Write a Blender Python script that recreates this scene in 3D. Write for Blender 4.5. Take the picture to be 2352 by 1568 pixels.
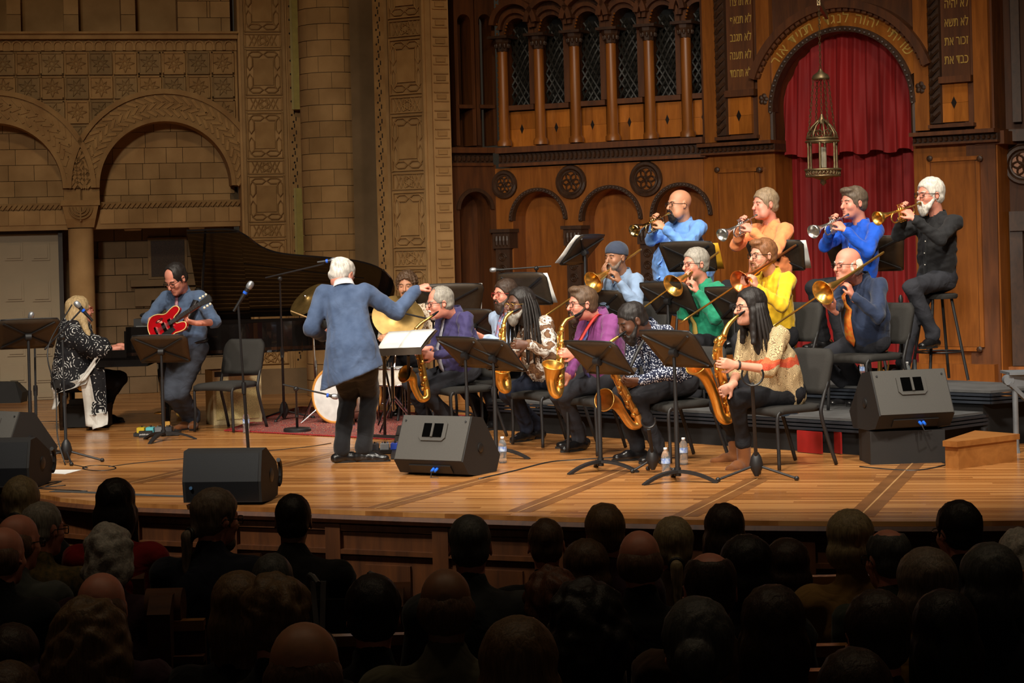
import bpy, math, random
import numpy as np
from mathutils import Vector, Matrix
random.seed(7)
for _o in list(bpy.data.objects): bpy.data.objects.remove(_o)
SC = bpy.context.scene
COL = SC.collection
pi = math.pi
# ---------------------------------------------------------------- camera
F, H, RHO, PP = 4573.0, 1.65, 0.026, 209.0     # focal px, eye height above stage, roll, principal point offset
cam = bpy.data.cameras.new('camera'); cam_o = bpy.data.objects.new('camera', cam); COL.objects.link(cam_o)
cam.sensor_width = 36.0; cam.lens = F / 2352 * 36.0
cam.shift_x = PP * math.sin(RHO) / 2352; cam.shift_y = -PP * math.cos(RHO) / 2352
cam.clip_end = 200
_c, _s = math.cos(RHO), math.sin(RHO)
cam_o.matrix_world = Matrix(((_c, _s, 0, 0), (0, 0, -1, 0), (-_s, _c, 0, H), (0, 0, 0, 1)))
SC.camera = cam_o
# ---------------------------------------------------------------- world, light, exposure
SC.view_settings.view_transform = 'Standard'; SC.view_settings.look = 'None'
SC.view_settings.gamma = 1.0; SC.view_settings.use_curve_mapping = False
SC.view_settings.exposure = 0.0
wd = bpy.data.worlds.new('hall_air'); SC.world = wd; wd.use_nodes = True
wd.node_tree.nodes['Background'].inputs[0].default_value = (1.0, 0.80, 0.55, 1)
wd.node_tree.nodes['Background'].inputs[1].default_value = 0.020

def spot(name, loc, aim, watts, deg, blend=0.35, col=(1, 0.88, 0.72), size=0.25):
    l = bpy.data.lights.new(name, 'SPOT'); l.energy = watts; l.spot_size = math.radians(deg); l.spot_blend = blend
    l.color = col; l.shadow_soft_size = size
    o = bpy.data.objects.new(name, l); COL.objects.link(o); o.location = loc
    o.rotation_euler = (Vector(aim) - Vector(loc)).to_track_quat('-Z', 'Y').to_euler()
    return o
# the hall's stage lighting: spots over the stage; front fill, wall washes and audience fill are added
KEYC, WARM = (1, 0.92, 0.80), (1, 0.78, 0.50)
spot('stage_spot', (-6.0, 7.0, 10.8), (-0.8, 16.0, 0.4), 4700, 32, .5, KEYC, .4)
spot('stage_spot', (-1.5, 6.5, 11.0), (1.6, 15.7, 0.5), 4700, 32, .5, KEYC, .4)
spot('stage_spot', (4.5, 7.0, 11.0), (2.6, 15.9, 0.5), 4300, 34, .5, KEYC, .4)
spot('stage_spot', (-2.5, 8.0, 10.8), (-4.2, 18.9, 0.7), 4600, 28, .5, KEYC, .4)
spot('stage_spot', (-1.0, 15.5, 9.5), (-1.2, 17.5, 0.0), 1000, 70, 0.7, KEYC, .5)
spot('stage_spot', (3.0, 15.0, 9.5), (2.8, 16.8, 0.0), 1000, 70, 0.7, KEYC, .5)
spot('front_fill_spot', (-5.5, 0.5, 6.2), (0.4, 17.0, 1.7), 3300, 23, .6, KEYC, .6)  # added soft fill from the front for faces, no known fixture
spot('front_fill_spot', (-1.0, 0.0, 6.4), (1.9, 17.0, 1.9), 3700, 23, .6, KEYC, .6)
spot('front_fill_spot', (-3.5, 0.0, 6.4), (-4.0, 19.5, 2.0), 3300, 20, .6, KEYC, .6)
spot('wall_wash', (3.0, 8.0, 9.0), (2.6, 20.5, 2.2), 900, 46, 0.8, WARM, .5)  # added warm wash to light the walls separately
spot('wall_wash', (-3.0, 8.0, 9.0), (-2.6, 23.5, 2.4), 1000, 46, 0.8, WARM, .5)
for _x in (-4.0, 0.0, 4.0): spot('audience_fill', (_x, 8.5, 10.5), (_x, 10.8, 0), 120, 110, 0.8, WARM, .5)  # added dim fill lamps to lift the audience

# ---------------------------------------------------------------- picture geometry: a pixel of the photograph to a place in the hall
def ray(x, y):
    u, v = x - 1176.0, y - 784.0
    return (u * _c - v * _s) / F, -(v * _c + u * _s + PP) / F
def at(x, y, d):
    a, b = ray(x, y); return Vector((a * d, d, H + b * d))
def on(x, y, z=0.0):
    a, b = ray(x, y); d = (z - H) / b; return Vector((a * d, d, z))
# ---------------------------------------------------------------- materials
def C(r, g, b):
    f = lambda c: (c / 255 / 12.92) if c <= 10 else ((c / 255 + 0.055) / 1.055) ** 2.4
    return (f(r), f(g), f(b))
def mul(c, k): return tuple(min(1, x * k) for x in c)
MATS = {}
class NT:
    def __init__(s, name):
        s.m = bpy.data.materials.new(name); s.m.use_nodes = True; s.t = s.m.node_tree
        s.b = s.t.nodes['Principled BSDF']
    def n(s, kind, ins=None, **kw):
        nd = s.t.nodes.new(kind)
        for k, v in kw.items(): setattr(nd, k, v)
        for k, v in (ins or {}).items():
            if isinstance(v, tuple) and len(v) == 2 and hasattr(v[0], 'outputs'): s.t.links.new(v[0].outputs[v[1]], nd.inputs[k])
            elif hasattr(v, 'outputs'): s.t.links.new(v.outputs[0], nd.inputs[k])
            else: nd.inputs[k].default_value = v
        return nd
    def link(s, a, ao, sock): s.t.links.new(a.outputs[ao], s.b.inputs[sock])
    def coord(s, scale=(1, 1, 1), rot=(0, 0, 0), kind='Object'):
        tc = s.n('ShaderNodeTexCoord')
        return s.n('ShaderNodeMapping', {'Vector': (tc, kind), 'Scale': scale, 'Rotation': rot})
    def ramp(s, fac, stops, interp='LINEAR'):
        r = s.n('ShaderNodeValToRGB', {'Fac': fac}); e = r.color_ramp.elements; r.color_ramp.interpolation = interp
        while len(e) < len(stops): e.new(0.5)
        for el, (p, c) in zip(e, stops): el.position = p; el.color = (*c, 1)
        return r
    def bump(s, h, strength, dist=0.01):
        bn = s.n('ShaderNodeBump', {'Height': h, 'Strength': strength, 'Distance': dist}); s.link(bn, 0, 'Normal')
def M(name, col, rough=0.6, metal=0.0, var=0.12, scale=12.0, bump=0.0, col2=None, stretch=(1, 1, 1), coat=0.0, spec=None, detail=3.0):
    if name in MATS: return MATS[name]
    t = NT(name); mp = t.coord(tuple(scale * k for k in stretch))
    no = t.n('ShaderNodeTexNoise', {'Vector': mp, 'Scale': 1.0, 'Detail': detail})
    a, b = (col, col2) if col2 else (mul(col, 1 - var), mul(col, 1 + var))
    r = t.ramp(no, [(0.3, a), (0.7, b)]); t.link(r, 0, 'Base Color')
    t.b.inputs['Roughness'].default_value = rough; t.b.inputs['Metallic'].default_value = metal
    if coat: t.b.inputs['Coat Weight'].default_value = coat
    if spec is not None: t.b.inputs['Specular IOR Level'].default_value = spec
    if bump: t.bump(no, bump)
    MATS[name] = t.m; return t.m
# ---------------------------------------------------------------- mesh building
ORG = {}
def V3(p): return np.array((p[0], p[1], p[2]), float)
def unit(v):
    v = V3(v); n = np.linalg.norm(v); return v / n if n > 1e-9 else v
def basis(axis, up=(0, 0, 1)):          # columns: side, up', axis
    a = unit(axis); u = V3(up)
    if abs(a @ unit(u)) > 0.98: u = np.array((1.0, 0, 0)) if abs(a[0]) < 0.9 else np.array((0, 1.0, 0))
    s = unit(np.cross(u, a)); return np.stack((s, np.cross(a, s), a), 1)
def rotz(a): c, s = math.cos(a), math.sin(a); return np.array(((c, -s, 0), (s, c, 0), (0, 0, 1.0)))
class MB:
    def __init__(s): s.v = []; s.f = []; s.n = 0
    def add(s, vs, fs):
        vs = np.asarray(vs, float).reshape(-1, 3); s.v.append(vs)
        for f in fs: s.f.append(tuple(i + s.n for i in f))
        s.n += len(vs); return s
    def box(s, c, size, R=None, taper=1.0):
        x, y, z = (k / 2 for k in size)
        p = np.array([(-x, -y, -z), (x, -y, -z), (x, y, -z), (-x, y, -z), (-x * taper, -y * taper, z), (x * taper, -y * taper, z), (x * taper, y * taper, z), (-x * taper, y * taper, z)])
        if R is not None: p = p @ np.asarray(R).T
        return s.add(p + V3(c), [(3, 2, 1, 0), (4, 5, 6, 7), (0, 1, 5, 4), (1, 2, 6, 5), (2, 3, 7, 6), (3, 0, 4, 7)])
    def bar(s, a, b, w, h, up=(0, 0, 1)):                      # rectangular bar from a to b
        a, b = V3(a), V3(b); B = basis(b - a, up); return s.box((a + b) / 2, (w, h, np.linalg.norm(b - a)), B)
    def prism(s, pts, ext):                                    # polygon of 3D points pushed along ext
        p = np.array([V3(q) for q in pts]); n = len(p); e = V3(ext)
        fs = [tuple(range(n - 1, -1, -1)), tuple(range(n, 2 * n))] + [(i, (i + 1) % n, n + (i + 1) % n, n + i) for i in range(n)]
        return s.add(np.vstack((p, p + e)), fs)
    def tube(s, pts, r, n=8, closed=False, flat=None):
        P = np.array([V3(q) for q in pts]); m = len(P)
        rr = np.full(m, r, float) if np.isscalar(r) else np.asarray(r, float)
        T = np.roll(P, -1, 0) - np.roll(P, 1, 0)
        if not closed: T[0] = P[1] - P[0]; T[-1] = P[-1] - P[-2]
        B = basis(T[0]); up = B[:, 1]; vs = []
        for i in range(m):
            t = unit(T[i]); up = up - t * (up @ t); nn = np.linalg.norm(up)
            up = up / nn if nn > 1e-6 else basis(t)[:, 1]
            sd = np.cross(up, t)
            for k in range(n):
                a = 2 * pi * k / n; vs.append(P[i] + rr[i] * (math.cos(a) * sd + math.sin(a) * (flat or 1.0) * up))
        fs = []
        for i in range(m if closed else m - 1):
            j = (i + 1) % m
            for k in range(n): fs.append((i * n + k, i * n + (k + 1) % n, j * n + (k + 1) % n, j * n + k))
        if not closed: fs += [tuple(range(n - 1, -1, -1)), tuple((m - 1) * n + k for k in range(n))]
        return s.add(vs, fs)
    def cyl(s, a, b, ra, rb=None, n=12): return s.tube((a, b), (ra, ra if rb is None else rb), n)
    def lathe(s, prof, o=(0, 0, 0), axis=(0, 0, 1), n=16, caps=True, arc=None):
        B = basis(axis); o = V3(o); vs = []; m = len(prof)
        for r, h in prof:
            for k in range(n):
                a = 2 * pi * k / n; vs.append(o + B @ np.array((r * math.cos(a), r * math.sin(a), h)))
        fs = [(i * n + k, i * n + (k + 1) % n, (i + 1) * n + (k + 1) % n, (i + 1) * n + k) for i in range(m - 1) for k in range(n)]
        if caps: fs += [tuple(range(n - 1, -1, -1)), tuple((m - 1) * n + k for k in range(n))]
        return s.add(vs, fs)
    def ell(s, c, r, n=12, m=8, R=None):
        r = (r, r, r) if np.isscalar(r) else r; vs = [(0, 0, -1)]
        for i in range(1, m):
            t = -pi / 2 + pi * i / m
            for k in range(n): a = 2 * pi * k / n; vs.append((math.cos(t) * math.cos(a), math.cos(t) * math.sin(a), math.sin(t)))
        vs.append((0, 0, 1)); p = np.array(vs) * np.array(r)
        if R is not None: p = p @ np.asarray(R).T
        L = len(vs) - 1; fs = [(0, 1 + (k + 1) % n, 1 + k) for k in range(n)]
        for i in range(m - 2): fs += [(1 + i * n + k, 1 + i * n + (k + 1) % n, 1 + (i + 1) * n + (k + 1) % n, 1 + (i + 1) * n + k) for k in range(n)]
        fs += [(1 + (m - 2) * n + k, 1 + (m - 2) * n + (k + 1) % n, L) for k in range(n)]
        return s.add(p + V3(c), fs)
    def sheet(s, grid, thick=None):                            # grid[i][j] of points; optional thickness vector
        g = np.array([[V3(q) for q in row] for row in grid]); a, b = g.shape[:2]
        fs = [(i * b + j, i * b + j + 1, (i + 1) * b + j + 1, (i + 1) * b + j) for i in range(a - 1) for j in range(b - 1)]
        if thick is None: return s.add(g.reshape(-1, 3), fs)
        N = a * b; fs2 = [tuple(N + k for k in f[::-1]) for f in fs]
        rim = [(0, j) for j in range(b)] + [(i, b - 1) for i in range(1, a)] + [(a - 1, j) for j in range(b - 2, -1, -1)] + [(i, 0) for i in range(a - 2, 0, -1)]
        ids = [i * b + j for i, j in rim]; K = len(ids)
        fr = [(ids[k], N + ids[k], N + ids[(k + 1) % K], ids[(k + 1) % K]) for k in range(K)]
        return s.add(np.vstack((g.reshape(-1, 3), g.reshape(-1, 3) + V3(thick))), fs + fs2 + fr)
    def mesh(s, name, mat=None, smooth=False, off=(0, 0, 0)):
        me = bpy.data.meshes.new(name); v = np.vstack(s.v) - V3(off)
        me.from_pydata([tuple(q) for q in v], [], s.f); me.validate()
        if mat: me.materials.append(mat)
        if smooth:
            me.polygons.foreach_set('use_smooth', [True] * len(me.polygons))
            if smooth != 'all':
                try: me.set_sharp_from_angle(angle=math.radians(40))
                except Exception: pass
        me.update(); return me
    def build(s, name, mat, parent=None, smooth=False, label=None):
        off = ORG.get(parent.name, (0, 0, 0)) if parent else (0, 0, 0)
        o = bpy.data.objects.new(name, s.mesh(name, mat, smooth, off)); COL.objects.link(o)
        if parent: o.parent = parent; ORG[o.name] = off
        if label: o['label'] = label
        return o
def tag(o, label, cat, group=None, kind=None):
    o['label'] = label; o['category'] = cat
    if group: o['group'] = group
    if kind: o['kind'] = kind
    return o
def thing(name, label, cat, loc=(0, 0, 0), group=None):
    o = bpy.data.objects.new(name, None); COL.objects.link(o); o.location = loc; o.empty_display_size = 0.1
    ORG[o.name] = tuple(loc); return tag(o, label, cat, group)
def struct(name, label=None, loc=(0, 0, 0)):
    o = bpy.data.objects.new(name, None); COL.objects.link(o); o.location = loc; ORG[o.name] = tuple(loc); o['kind'] = 'structure'
    if label: o['label'] = label
    return o
def link_copy(name, me, parent, loc=(0, 0, 0), R=None, s=1.0):  # alike pieces share mesh data
    o = bpy.data.objects.new(name, me); COL.objects.link(o)
    if parent: o.parent = parent
    off = V3(ORG.get(parent.name, (0, 0, 0))) if parent else 0
    mw = np.eye(4); mw[:3, :3] = (np.eye(3) if R is None else R) * s; mw[:3, 3] = V3(loc) - off
    o.matrix_basis = Matrix(mw.tolist()); return o
def copy_tree(o, parent=None):
    c = o.copy(); COL.objects.link(c); c.parent = parent
    for ch in list(o.children): copy_tree(ch, c)
    return c
def place(root, loc, a=0.0): root.location = loc; root.rotation_euler = (0, 0, a); return root
def bez(p0, p1, p2, p3, n=12):
    p0, p1, p2, p3 = map(V3, (p0, p1, p2, p3)); out = []
    for i in range(n + 1):
        t = i / n; out.append((1 - t) ** 3 * p0 + 3 * (1 - t) ** 2 * t * p1 + 3 * (1 - t) * t * t * p2 + t ** 3 * p3)
    return out
def smooth_path(pts, n=6):                                     # Catmull-Rom through the points
    P = [V3(p) for p in pts]; P = [2 * P[0] - P[1]] + P + [2 * P[-1] - P[-2]]; out = []
    for i in range(1, len(P) - 2):
        for k in range(n):
            t = k / n; a, b, c, d = P[i - 1:i + 3]
            out.append(0.5 * ((2 * b) + (c - a) * t + (2 * a - 5 * b + 4 * c - d) * t * t + (3 * b - a - 3 * c + d) * t ** 3))
    out.append(P[-2]); return out
# ================================================================ THE HALL
class Wall:                                   # vertical plane; u along, z up, t out towards the hall
    def __init__(s, px, d, deg):
        a, _ = ray(px, 500); s.o = np.array((a * d, d, 0.0)); th = math.radians(deg)
        s.e = np.array((math.cos(th), math.sin(th), 0)); s.n = np.array((math.sin(th), -math.cos(th), 0))
        s.R = np.stack((s.e, -s.n, np.array((0, 0, 1.0))), 1)
    def uz(s, x, y, t=0.0):
        a, b = ray(x, y); d = ((s.o + s.n * t) @ s.n) / (a * s.n[0] + s.n[1]); p = np.array((a * d, d, H + b * d))
        return float((p - s.o) @ s.e), float(p[2])
    def p(s, u, z, t=0.0): return s.o + s.e * u + s.n * t + np.array((0, 0, z))
    def px(s, x, y, t=0.0): return s.p(*s.uz(x, y, t), t)
    def box(s, mb, u0, u1, z0, z1, t0, t1, taper=1.0):
        mb.box(s.p((u0 + u1) / 2, (z0 + z1) / 2, (t0 + t1) / 2), (abs(u1 - u0), abs(t1 - t0), abs(z1 - z0)), s.R, taper); return mb
    def pbox(s, mb, x0, y0, x1, y1, t0, t1, tt=None):          # box whose face spans two pixels
        tt = t1 if tt is None else tt
        xm, ym = (x0 + x1) / 2, (y0 + y1) / 2
        u0 = s.uz(x0, ym, tt)[0]; u1 = s.uz(x1, ym, tt)[0]; z1 = s.uz(xm, y0, tt)[1]; z0 = s.uz(xm, y1, tt)[1]
        return s.box(mb, u0, u1, z0, z1, t0, t1)
    def arc(s, mb, uc, zc, ri, ro, a0, a1, t0, t1, n=28):      # ring segment
        for k in range(n):
            A, B = a0 + (a1 - a0) * k / n, a0 + (a1 - a0) * (k + 1) / n
            q = [s.p(uc + r * math.cos(w), zc + r * math.sin(w), t0) for r, w in ((ri, A), (ro, A), (ro, B), (ri, B))]
            mb.prism(q, s.n * (t1 - t0))
        return mb
    def spandrel(s, mb, uc, zc, r, u0, u1, z0, z1, t0, t1, n=24):   # plate with a round-headed hole
        us = sorted(set([u0, u1] + [uc - r * math.cos(pi * k / n) for k in range(n + 1) if u0 < uc - r * math.cos(pi * k / n) < u1]))
        for a, b in zip(us[:-1], us[1:]):
            h = lambda u: (zc + math.sqrt(max(0, r * r - (u - uc) ** 2))) if abs(u - uc) < r + 1e-6 else z0
            if (a + b) / 2 < uc - r or (a + b) / 2 > uc + r: ha = hb = z0
            else: ha, hb = h(a), h(b)
            mb.prism([s.p(a, ha, t0), s.p(b, hb, t0), s.p(b, z1, t0), s.p(a, z1, t0)], s.n * (t1 - t0))
        return mb
# ---- materials of the hall
def stone_mat(name, col, col2, scale=3.0, bump=0.25):
    t = NT(name); mp = t.coord((scale,) * 3); oi = t.n('ShaderNodeObjectInfo')
    n1 = t.n('ShaderNodeTexNoise', {'Vector': mp, 'Scale': 1.0, 'Detail': 6.0}); n2 = t.n('ShaderNodeTexNoise', {'Vector': mp, 'Scale': 22.0, 'Detail': 3.0})
    r = t.ramp(n1, [(0.3, col), (0.7, col2)])
    mm = t.n('ShaderNodeMapRange', {'Value': (oi, 'Random'), 'To Min': 0.84, 'To Max': 1.12})
    mx = t.n('ShaderNodeMix', {'Factor': 1.0}, data_type='RGBA', blend_type='MULTIPLY')
    t.t.links.new(r.outputs[0], mx.inputs[6]); t.t.links.new(mm.outputs[0], mx.inputs[7]); t.t.links.new(mx.outputs[2], t.b.inputs['Base Color'])
    t.b.inputs['Roughness'].default_value = 0.9; t.bump(n2, bump, 0.006); MATS[name] = t.m; return t.m
STONE = stone_mat('buff_stone', C(152, 116, 72), C(180, 142, 94))
STONE_D = stone_mat('carved_stone', C(146, 108, 64), C(172, 134, 84), 5.0)
JOINT = stone_mat('joint_stone', C(104, 84, 58), C(124, 102, 72))
GREYST = stone_mat('grey_stone', C(112, 90, 62), C(134, 108, 78))
def wood_mat(name, dark, light, rough=0.38, stretch=(9, 9, 1.0), scale=1.6, rnd=0.12):
    t = NT(name); mp = t.coord(tuple(scale * k for k in stretch)); oi = t.n('ShaderNodeObjectInfo')
    n1 = t.n('ShaderNodeTexNoise', {'Vector': mp, 'Scale': 1.0, 'Detail': 7.0, 'Roughness': 0.62, 'Distortion': 0.6})
    r = t.ramp(n1, [(0.28, dark), (0.72, light)])
    mm = t.n('ShaderNodeMapRange', {'Value': (oi, 'Random'), 'To Min': 1 - rnd, 'To Max': 1 + rnd})
    mx = t.n('ShaderNodeMix', {'Factor': 1.0}, data_type='RGBA', blend_type='MULTIPLY')
    t.t.links.new(r.outputs[0], mx.inputs[6]); t.t.links.new(mm.outputs[0], mx.inputs[7]); t.t.links.new(mx.outputs[2], t.b.inputs['Base Color'])
    t.b.inputs['Roughness'].default_value = rough; t.bump(n1, 0.08, 0.004); MATS[name] = t.m; return t.m
OAK = wood_mat('honey_oak', C(112, 62, 20), C(158, 94, 36))
OAK_D = wood_mat('dark_oak', C(66, 35, 13), C(104, 58, 23), 0.55)
CARVE = wood_mat('carved_dark_oak', C(44, 27, 16), C(72, 46, 28), 0.5, (12, 12, 6))
VENEER = wood_mat('veneer_oak', C(140, 78, 22), C(186, 112, 40), 0.35, (6, 6, 1), 2.0, 0.22)
EBON = M('ebony_inlay', C(26, 16, 10), 0.4)
BLACKG = M('dark_void', C(16, 15, 14), 0.7)
LATT = M('lattice_iron', C(36, 34, 30), 0.55, 0.2, 0.2)
GOLDT = M('gold_letters', C(206, 168, 84), 0.45, 0.35)
# ---- stage floor
def floor_mat():
    t = NT('stage_boards'); mp = t.coord((1, 1, 1), (0, 0, math.radians(11.0)))
    sx = t.n('ShaderNodeSeparateXYZ', {'Vector': mp})
    row = t.n('ShaderNodeMath', {0: (sx, 'Y'), 1: 15.5}, operation='MULTIPLY'); fl = t.n('ShaderNodeMath', {0: row}, operation='FLOOR')
    wn0 = t.n('ShaderNodeTexWhiteNoise', {'W': fl}, noise_dimensions='1D')
    ln = t.n('ShaderNodeMath', {0: (sx, 'X'), 1: 0.45}, operation='MULTIPLY'); ln2 = t.n('ShaderNodeMath', {0: ln, 1: (wn0, 0)}, operation='ADD')
    fx = t.n('ShaderNodeMath', {0: ln2}, operation='FLOOR')
    cb = t.n('ShaderNodeCombineXYZ', {'X': fx, 'Y': fl}); wn = t.n('ShaderNodeTexWhiteNoise', {'Vector': cb}, noise_dimensions='2D')
    m2 = t.n('ShaderNodeMapping', {'Vector': mp, 'Scale': (1.2, 42, 1)}); g = t.n('ShaderNodeTexNoise', {'Vector': m2, 'Scale': 1.0, 'Detail': 5.0, 'Distortion': 0.4})
    mxf = t.n('ShaderNodeMath', {0: (wn, 0), 1: 0.62}, operation='MULTIPLY'); ad = t.n('ShaderNodeMath', {0: mxf, 1: (g, 0)}, operation='ADD')
    big = t.n('ShaderNodeTexNoise', {'Vector': t.n('ShaderNodeMapping', {'Vector': mp, 'Scale': (0.5, 1.8, 1)}), 'Scale': 1.0, 'Detail': 2.0})
    ad2 = t.n('ShaderNodeMath', {0: ad, 1: t.n('ShaderNodeMath', {0: (big, 0), 1: 0.5}, operation='MULTIPLY')}, operation='ADD')
    sc = t.n('ShaderNodeMath', {0: ad2, 1: 0.62}, operation='MULTIPLY')
    r = t.ramp(sc, [(0.22, C(92, 54, 26)), (0.45, C(142, 90, 45)), (0.62, C(170, 113, 60)), (0.85, C(194, 139, 82))]); t.link(r, 0, 'Base Color')
    fr = t.n('ShaderNodeMath', {0: row}, operation='FRACT'); sm = t.n('ShaderNodeMapRange', {'Value': fr, 'From Min': 0.0, 'From Max': 0.08})
    t.bump(sm, 0.10, 0.002)
    rr = t.n('ShaderNodeMapRange', {'Value': (big, 0), 'To Min': 0.16, 'To Max': 0.34}); t.link(rr, 0, 'Roughness')
    t.b.inputs['Specular IOR Level'].default_value = 0.45
    return t.m
FLOORM = floor_mat()
edge = smooth_path([(-9.5, 19.5, 0), (-5.2, 16.6, 0), (-3.75, 14.7, 0), (-2.95, 13.75, 0), (-1.38, 13.0, 0), (-0.51, 12.6, 0), (0.57, 12.16, 0), (1.7, 11.82, 0), (2.96, 11.6, 0), (4.6, 11.6, 0), (7.0, 11.9, 0), (9.5, 12.8, 0)], 4)
mb = MB(); top = [tuple(p) for p in edge] + [(9.5, 27, 0), (-9.5, 27, 0)]
mb.prism([(x, y, -0.045) for x, y, _ in top], (0, 0, 0.045))
fl = mb.build('floor', FLOORM); fl['kind'] = 'structure'; fl['label'] = 'polished honey coloured board stage floor'
SEAM = wood_mat('seam_board', C(112, 72, 38), C(150, 100, 56), 0.3, (3, 3, 3)); SEAML = wood_mat('pale_seam_strip', C(176, 130, 80), C(206, 160, 104), 0.3, (3, 3, 3))
for (xa, ya, xb, yb, xc, yc) in ((2100, 1060, 1975, 1186, 0, 0), (1740, 1100, 1572, 1186, 0, 0), (1450, 1072, 1190, 1176, 0, 0), (1120, 1099, 862, 1168, 0, 0), (905, 1010, 640, 1072, 0, 0), (560, 1050, 300, 1110, 0, 0)):
    a, b = V3(on(xa, ya)), V3(on(xb, yb))
    m = MB(); m.bar(a, b, 0.17, 0.003); o = m.build('seam_board', SEAM, fl)
    m = MB(); m.bar(a + (0, 0, .002), b + (0, 0, .002), 0.012, 0.003); m.build('seam_strip', SEAML, fl)
# stage front: moulded edge, posts, rails and panels following the curve
fr_o = struct('wall_stage_front', 'panelled dark oak front of the stage')
m = MB(); E2 = [p + np.array((0, 0.0, -0.055)) for p in edge]; m.tube(E2, 0.03, 6); m.build('nosing', OAK_D, fr_o, True)
acc = 0; seglen = [0]
for a, b in zip(edge[:-1], edge[1:]): acc += np.linalg.norm(b - a); seglen.append(acc)
def along(sv):
    i = int(np.clip(np.searchsorted(seglen, sv) - 1, 0, len(edge) - 2)); t = (sv - seglen[i]) / (seglen[i + 1] - seglen[i])
    return edge[i] * (1 - t) + edge[i + 1] * t
wdt = 0.78; k = 2.2; npan = int((acc - 3) / wdt)
post = None
for i in range(npan):
    a, b = along(k + i * wdt), along(k + (i + 1) * wdt); e = unit(b - a); nn = np.array((e[1], -e[0], 0)); L = np.linalg.norm(b - a)
    R = np.stack((e, -nn, np.array((0, 0, 1.0))), 1); c = (a + b) / 2 - nn * 0.06
    m = MB(); m.box(c + (0, 0, -0.56), (L * 1.01, 0.03, 1.0), R); m.build('panel', OAK_D, fr_o)
    m = MB()
    for z0, h, t in ((-0.09, 0.09, 0.02), (-0.27, 0.03, 0.035), (-0.98, 0.14, 0.02)): m.box(c + nn * 0.02 + (0, 0, z0), (L, t + 0.02, h), R)
    m.build('rail', OAK_D, fr_o)
    m = MB(); m.box(c + nn * 0.025 + (0, 0, -0.6), (L * 0.42, 0.02, 0.5), R); m.build('raised_field', OAK_D, fr_o)
    m = MB(); m.box(a - nn * 0.035 + (0, 0, -0.55), (0.11, 0.05, 1.0), R); m.build('post', OAK_D, fr_o)
m = MB(); m.box((0, 6, -1.12), (30, 16, 0.1)); hf = m.build('floor_hall', M('hall_carpet', C(60, 20, 18), 0.95)); hf['kind'] = 'structure'; hf['label'] = 'dark red carpet under the audience pews'
# ---------------------------------------------------------------- left stone wall
LW = Wall(0, 23.4, 13.0)
wl = struct('wall_left', 'buff stone arcade wall with carved tiles')
def Z(y, x=300): return LW.uz(x, y)[1]
def U(x, y=300): return LW.uz(x, y)[0]
PX = 1 / (U(400) - U(399))                                       # pixels per metre on this wall
u_l, u_r = U(-160), U(548)
zs = Z(430); r_in, r_out = 155 / PX, 226 / PX
arcs = [(U(381, 430), zs), (U(-12, 430), zs)]
m = MB()
for uc, zc in arcs:
    lo, hi = (U(185), u_r) if uc > 0.5 else (u_l, U(185))
    LW.spandrel(m, uc, zc, r_in + 0.18, lo, hi, Z(470), Z(80), -0.5, 0.0)
m.build('spandrel', STONE_D, wl)
for uc, zc in arcs:                                              # arch rings with chevron carving
    hi = pi if uc > 0.5 else pi; m = MB()
    a0 = 0.0 if uc < 0.5 else math.acos(min(1, (u_r - uc) / r_out))
    LW.arc(m, uc, zc, r_in, r_out - 0.05, 0.0, pi, -0.42, 0.05, 36) if uc < 0.5 else LW.arc(m, uc, zc, r_in, min(r_out - 0.05, 10), 0.0, pi, -0.42, 0.05, 36)
    m.build('arch_ring', STONE_D, wl)
    m = MB(); LW.arc(m, uc, zc, r_out - 0.06, r_out, 0.0, pi, -0.3, 0.10, 36); LW.arc(m, uc, zc, r_in - 0.02, r_in + 0.03, 0.0, pi, -0.3, 0.08, 36); m.build('arch_moulding', STONE_D, wl)
    m = MB(); nch = 30
    for kk in range(nch):
        for row, sg in ((0, 1), (1, -1), (2, 1)):
            A = pi * (kk + 0.5) / nch; rr0 = r_in + 0.05 + row * (r_out - r_in - 0.13) / 3; rr1 = rr0 + (r_out - r_in - 0.13) / 3
            dA = 0.055 * sg
            p0 = LW.p(uc + rr0 * math.cos(A - dA), zc + rr0 * math.sin(A - dA), 0.055); p1 = LW.p(uc + rr1 * math.cos(A + dA), zc + rr1 * math.sin(A + dA), 0.055)
            m.bar(p0, p1, 0.034, 0.03, LW.n)
    o = m.build('chevron_carving', STONE_D, wl); o['kind'] = 'stuff'
    # stone infill under the arch: individual blocks
    m = MB(); LW.box(m, uc - r_in - .1, uc + r_in + .1, Z(470), zc + r_in + .1, -0.62, -0.46); m.build('infill_backing', JOINT, wl)
    z = Z(462); hrow = 37 / PX; ri = 0; rnd = random.Random(3)
    while z < zc + r_in:
        hgt = hrow * (0.45 if ri == 0 else 1.0); u = uc - r_in - rnd.random() * 0.2
        while u < uc + r_in:
            w = (0.33 if ri == 0 else rnd.choice((0.2, 0.26, 0.3, 0.38)))
            b = MB(); LW.box(b, u + .003, u + w - .003, z + .003, z + hgt - .003, -0.5, -0.43 + rnd.random() * 0.008); b.build('stone_block', STONE, wl); u += w
        z += hgt; ri += 1
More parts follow.
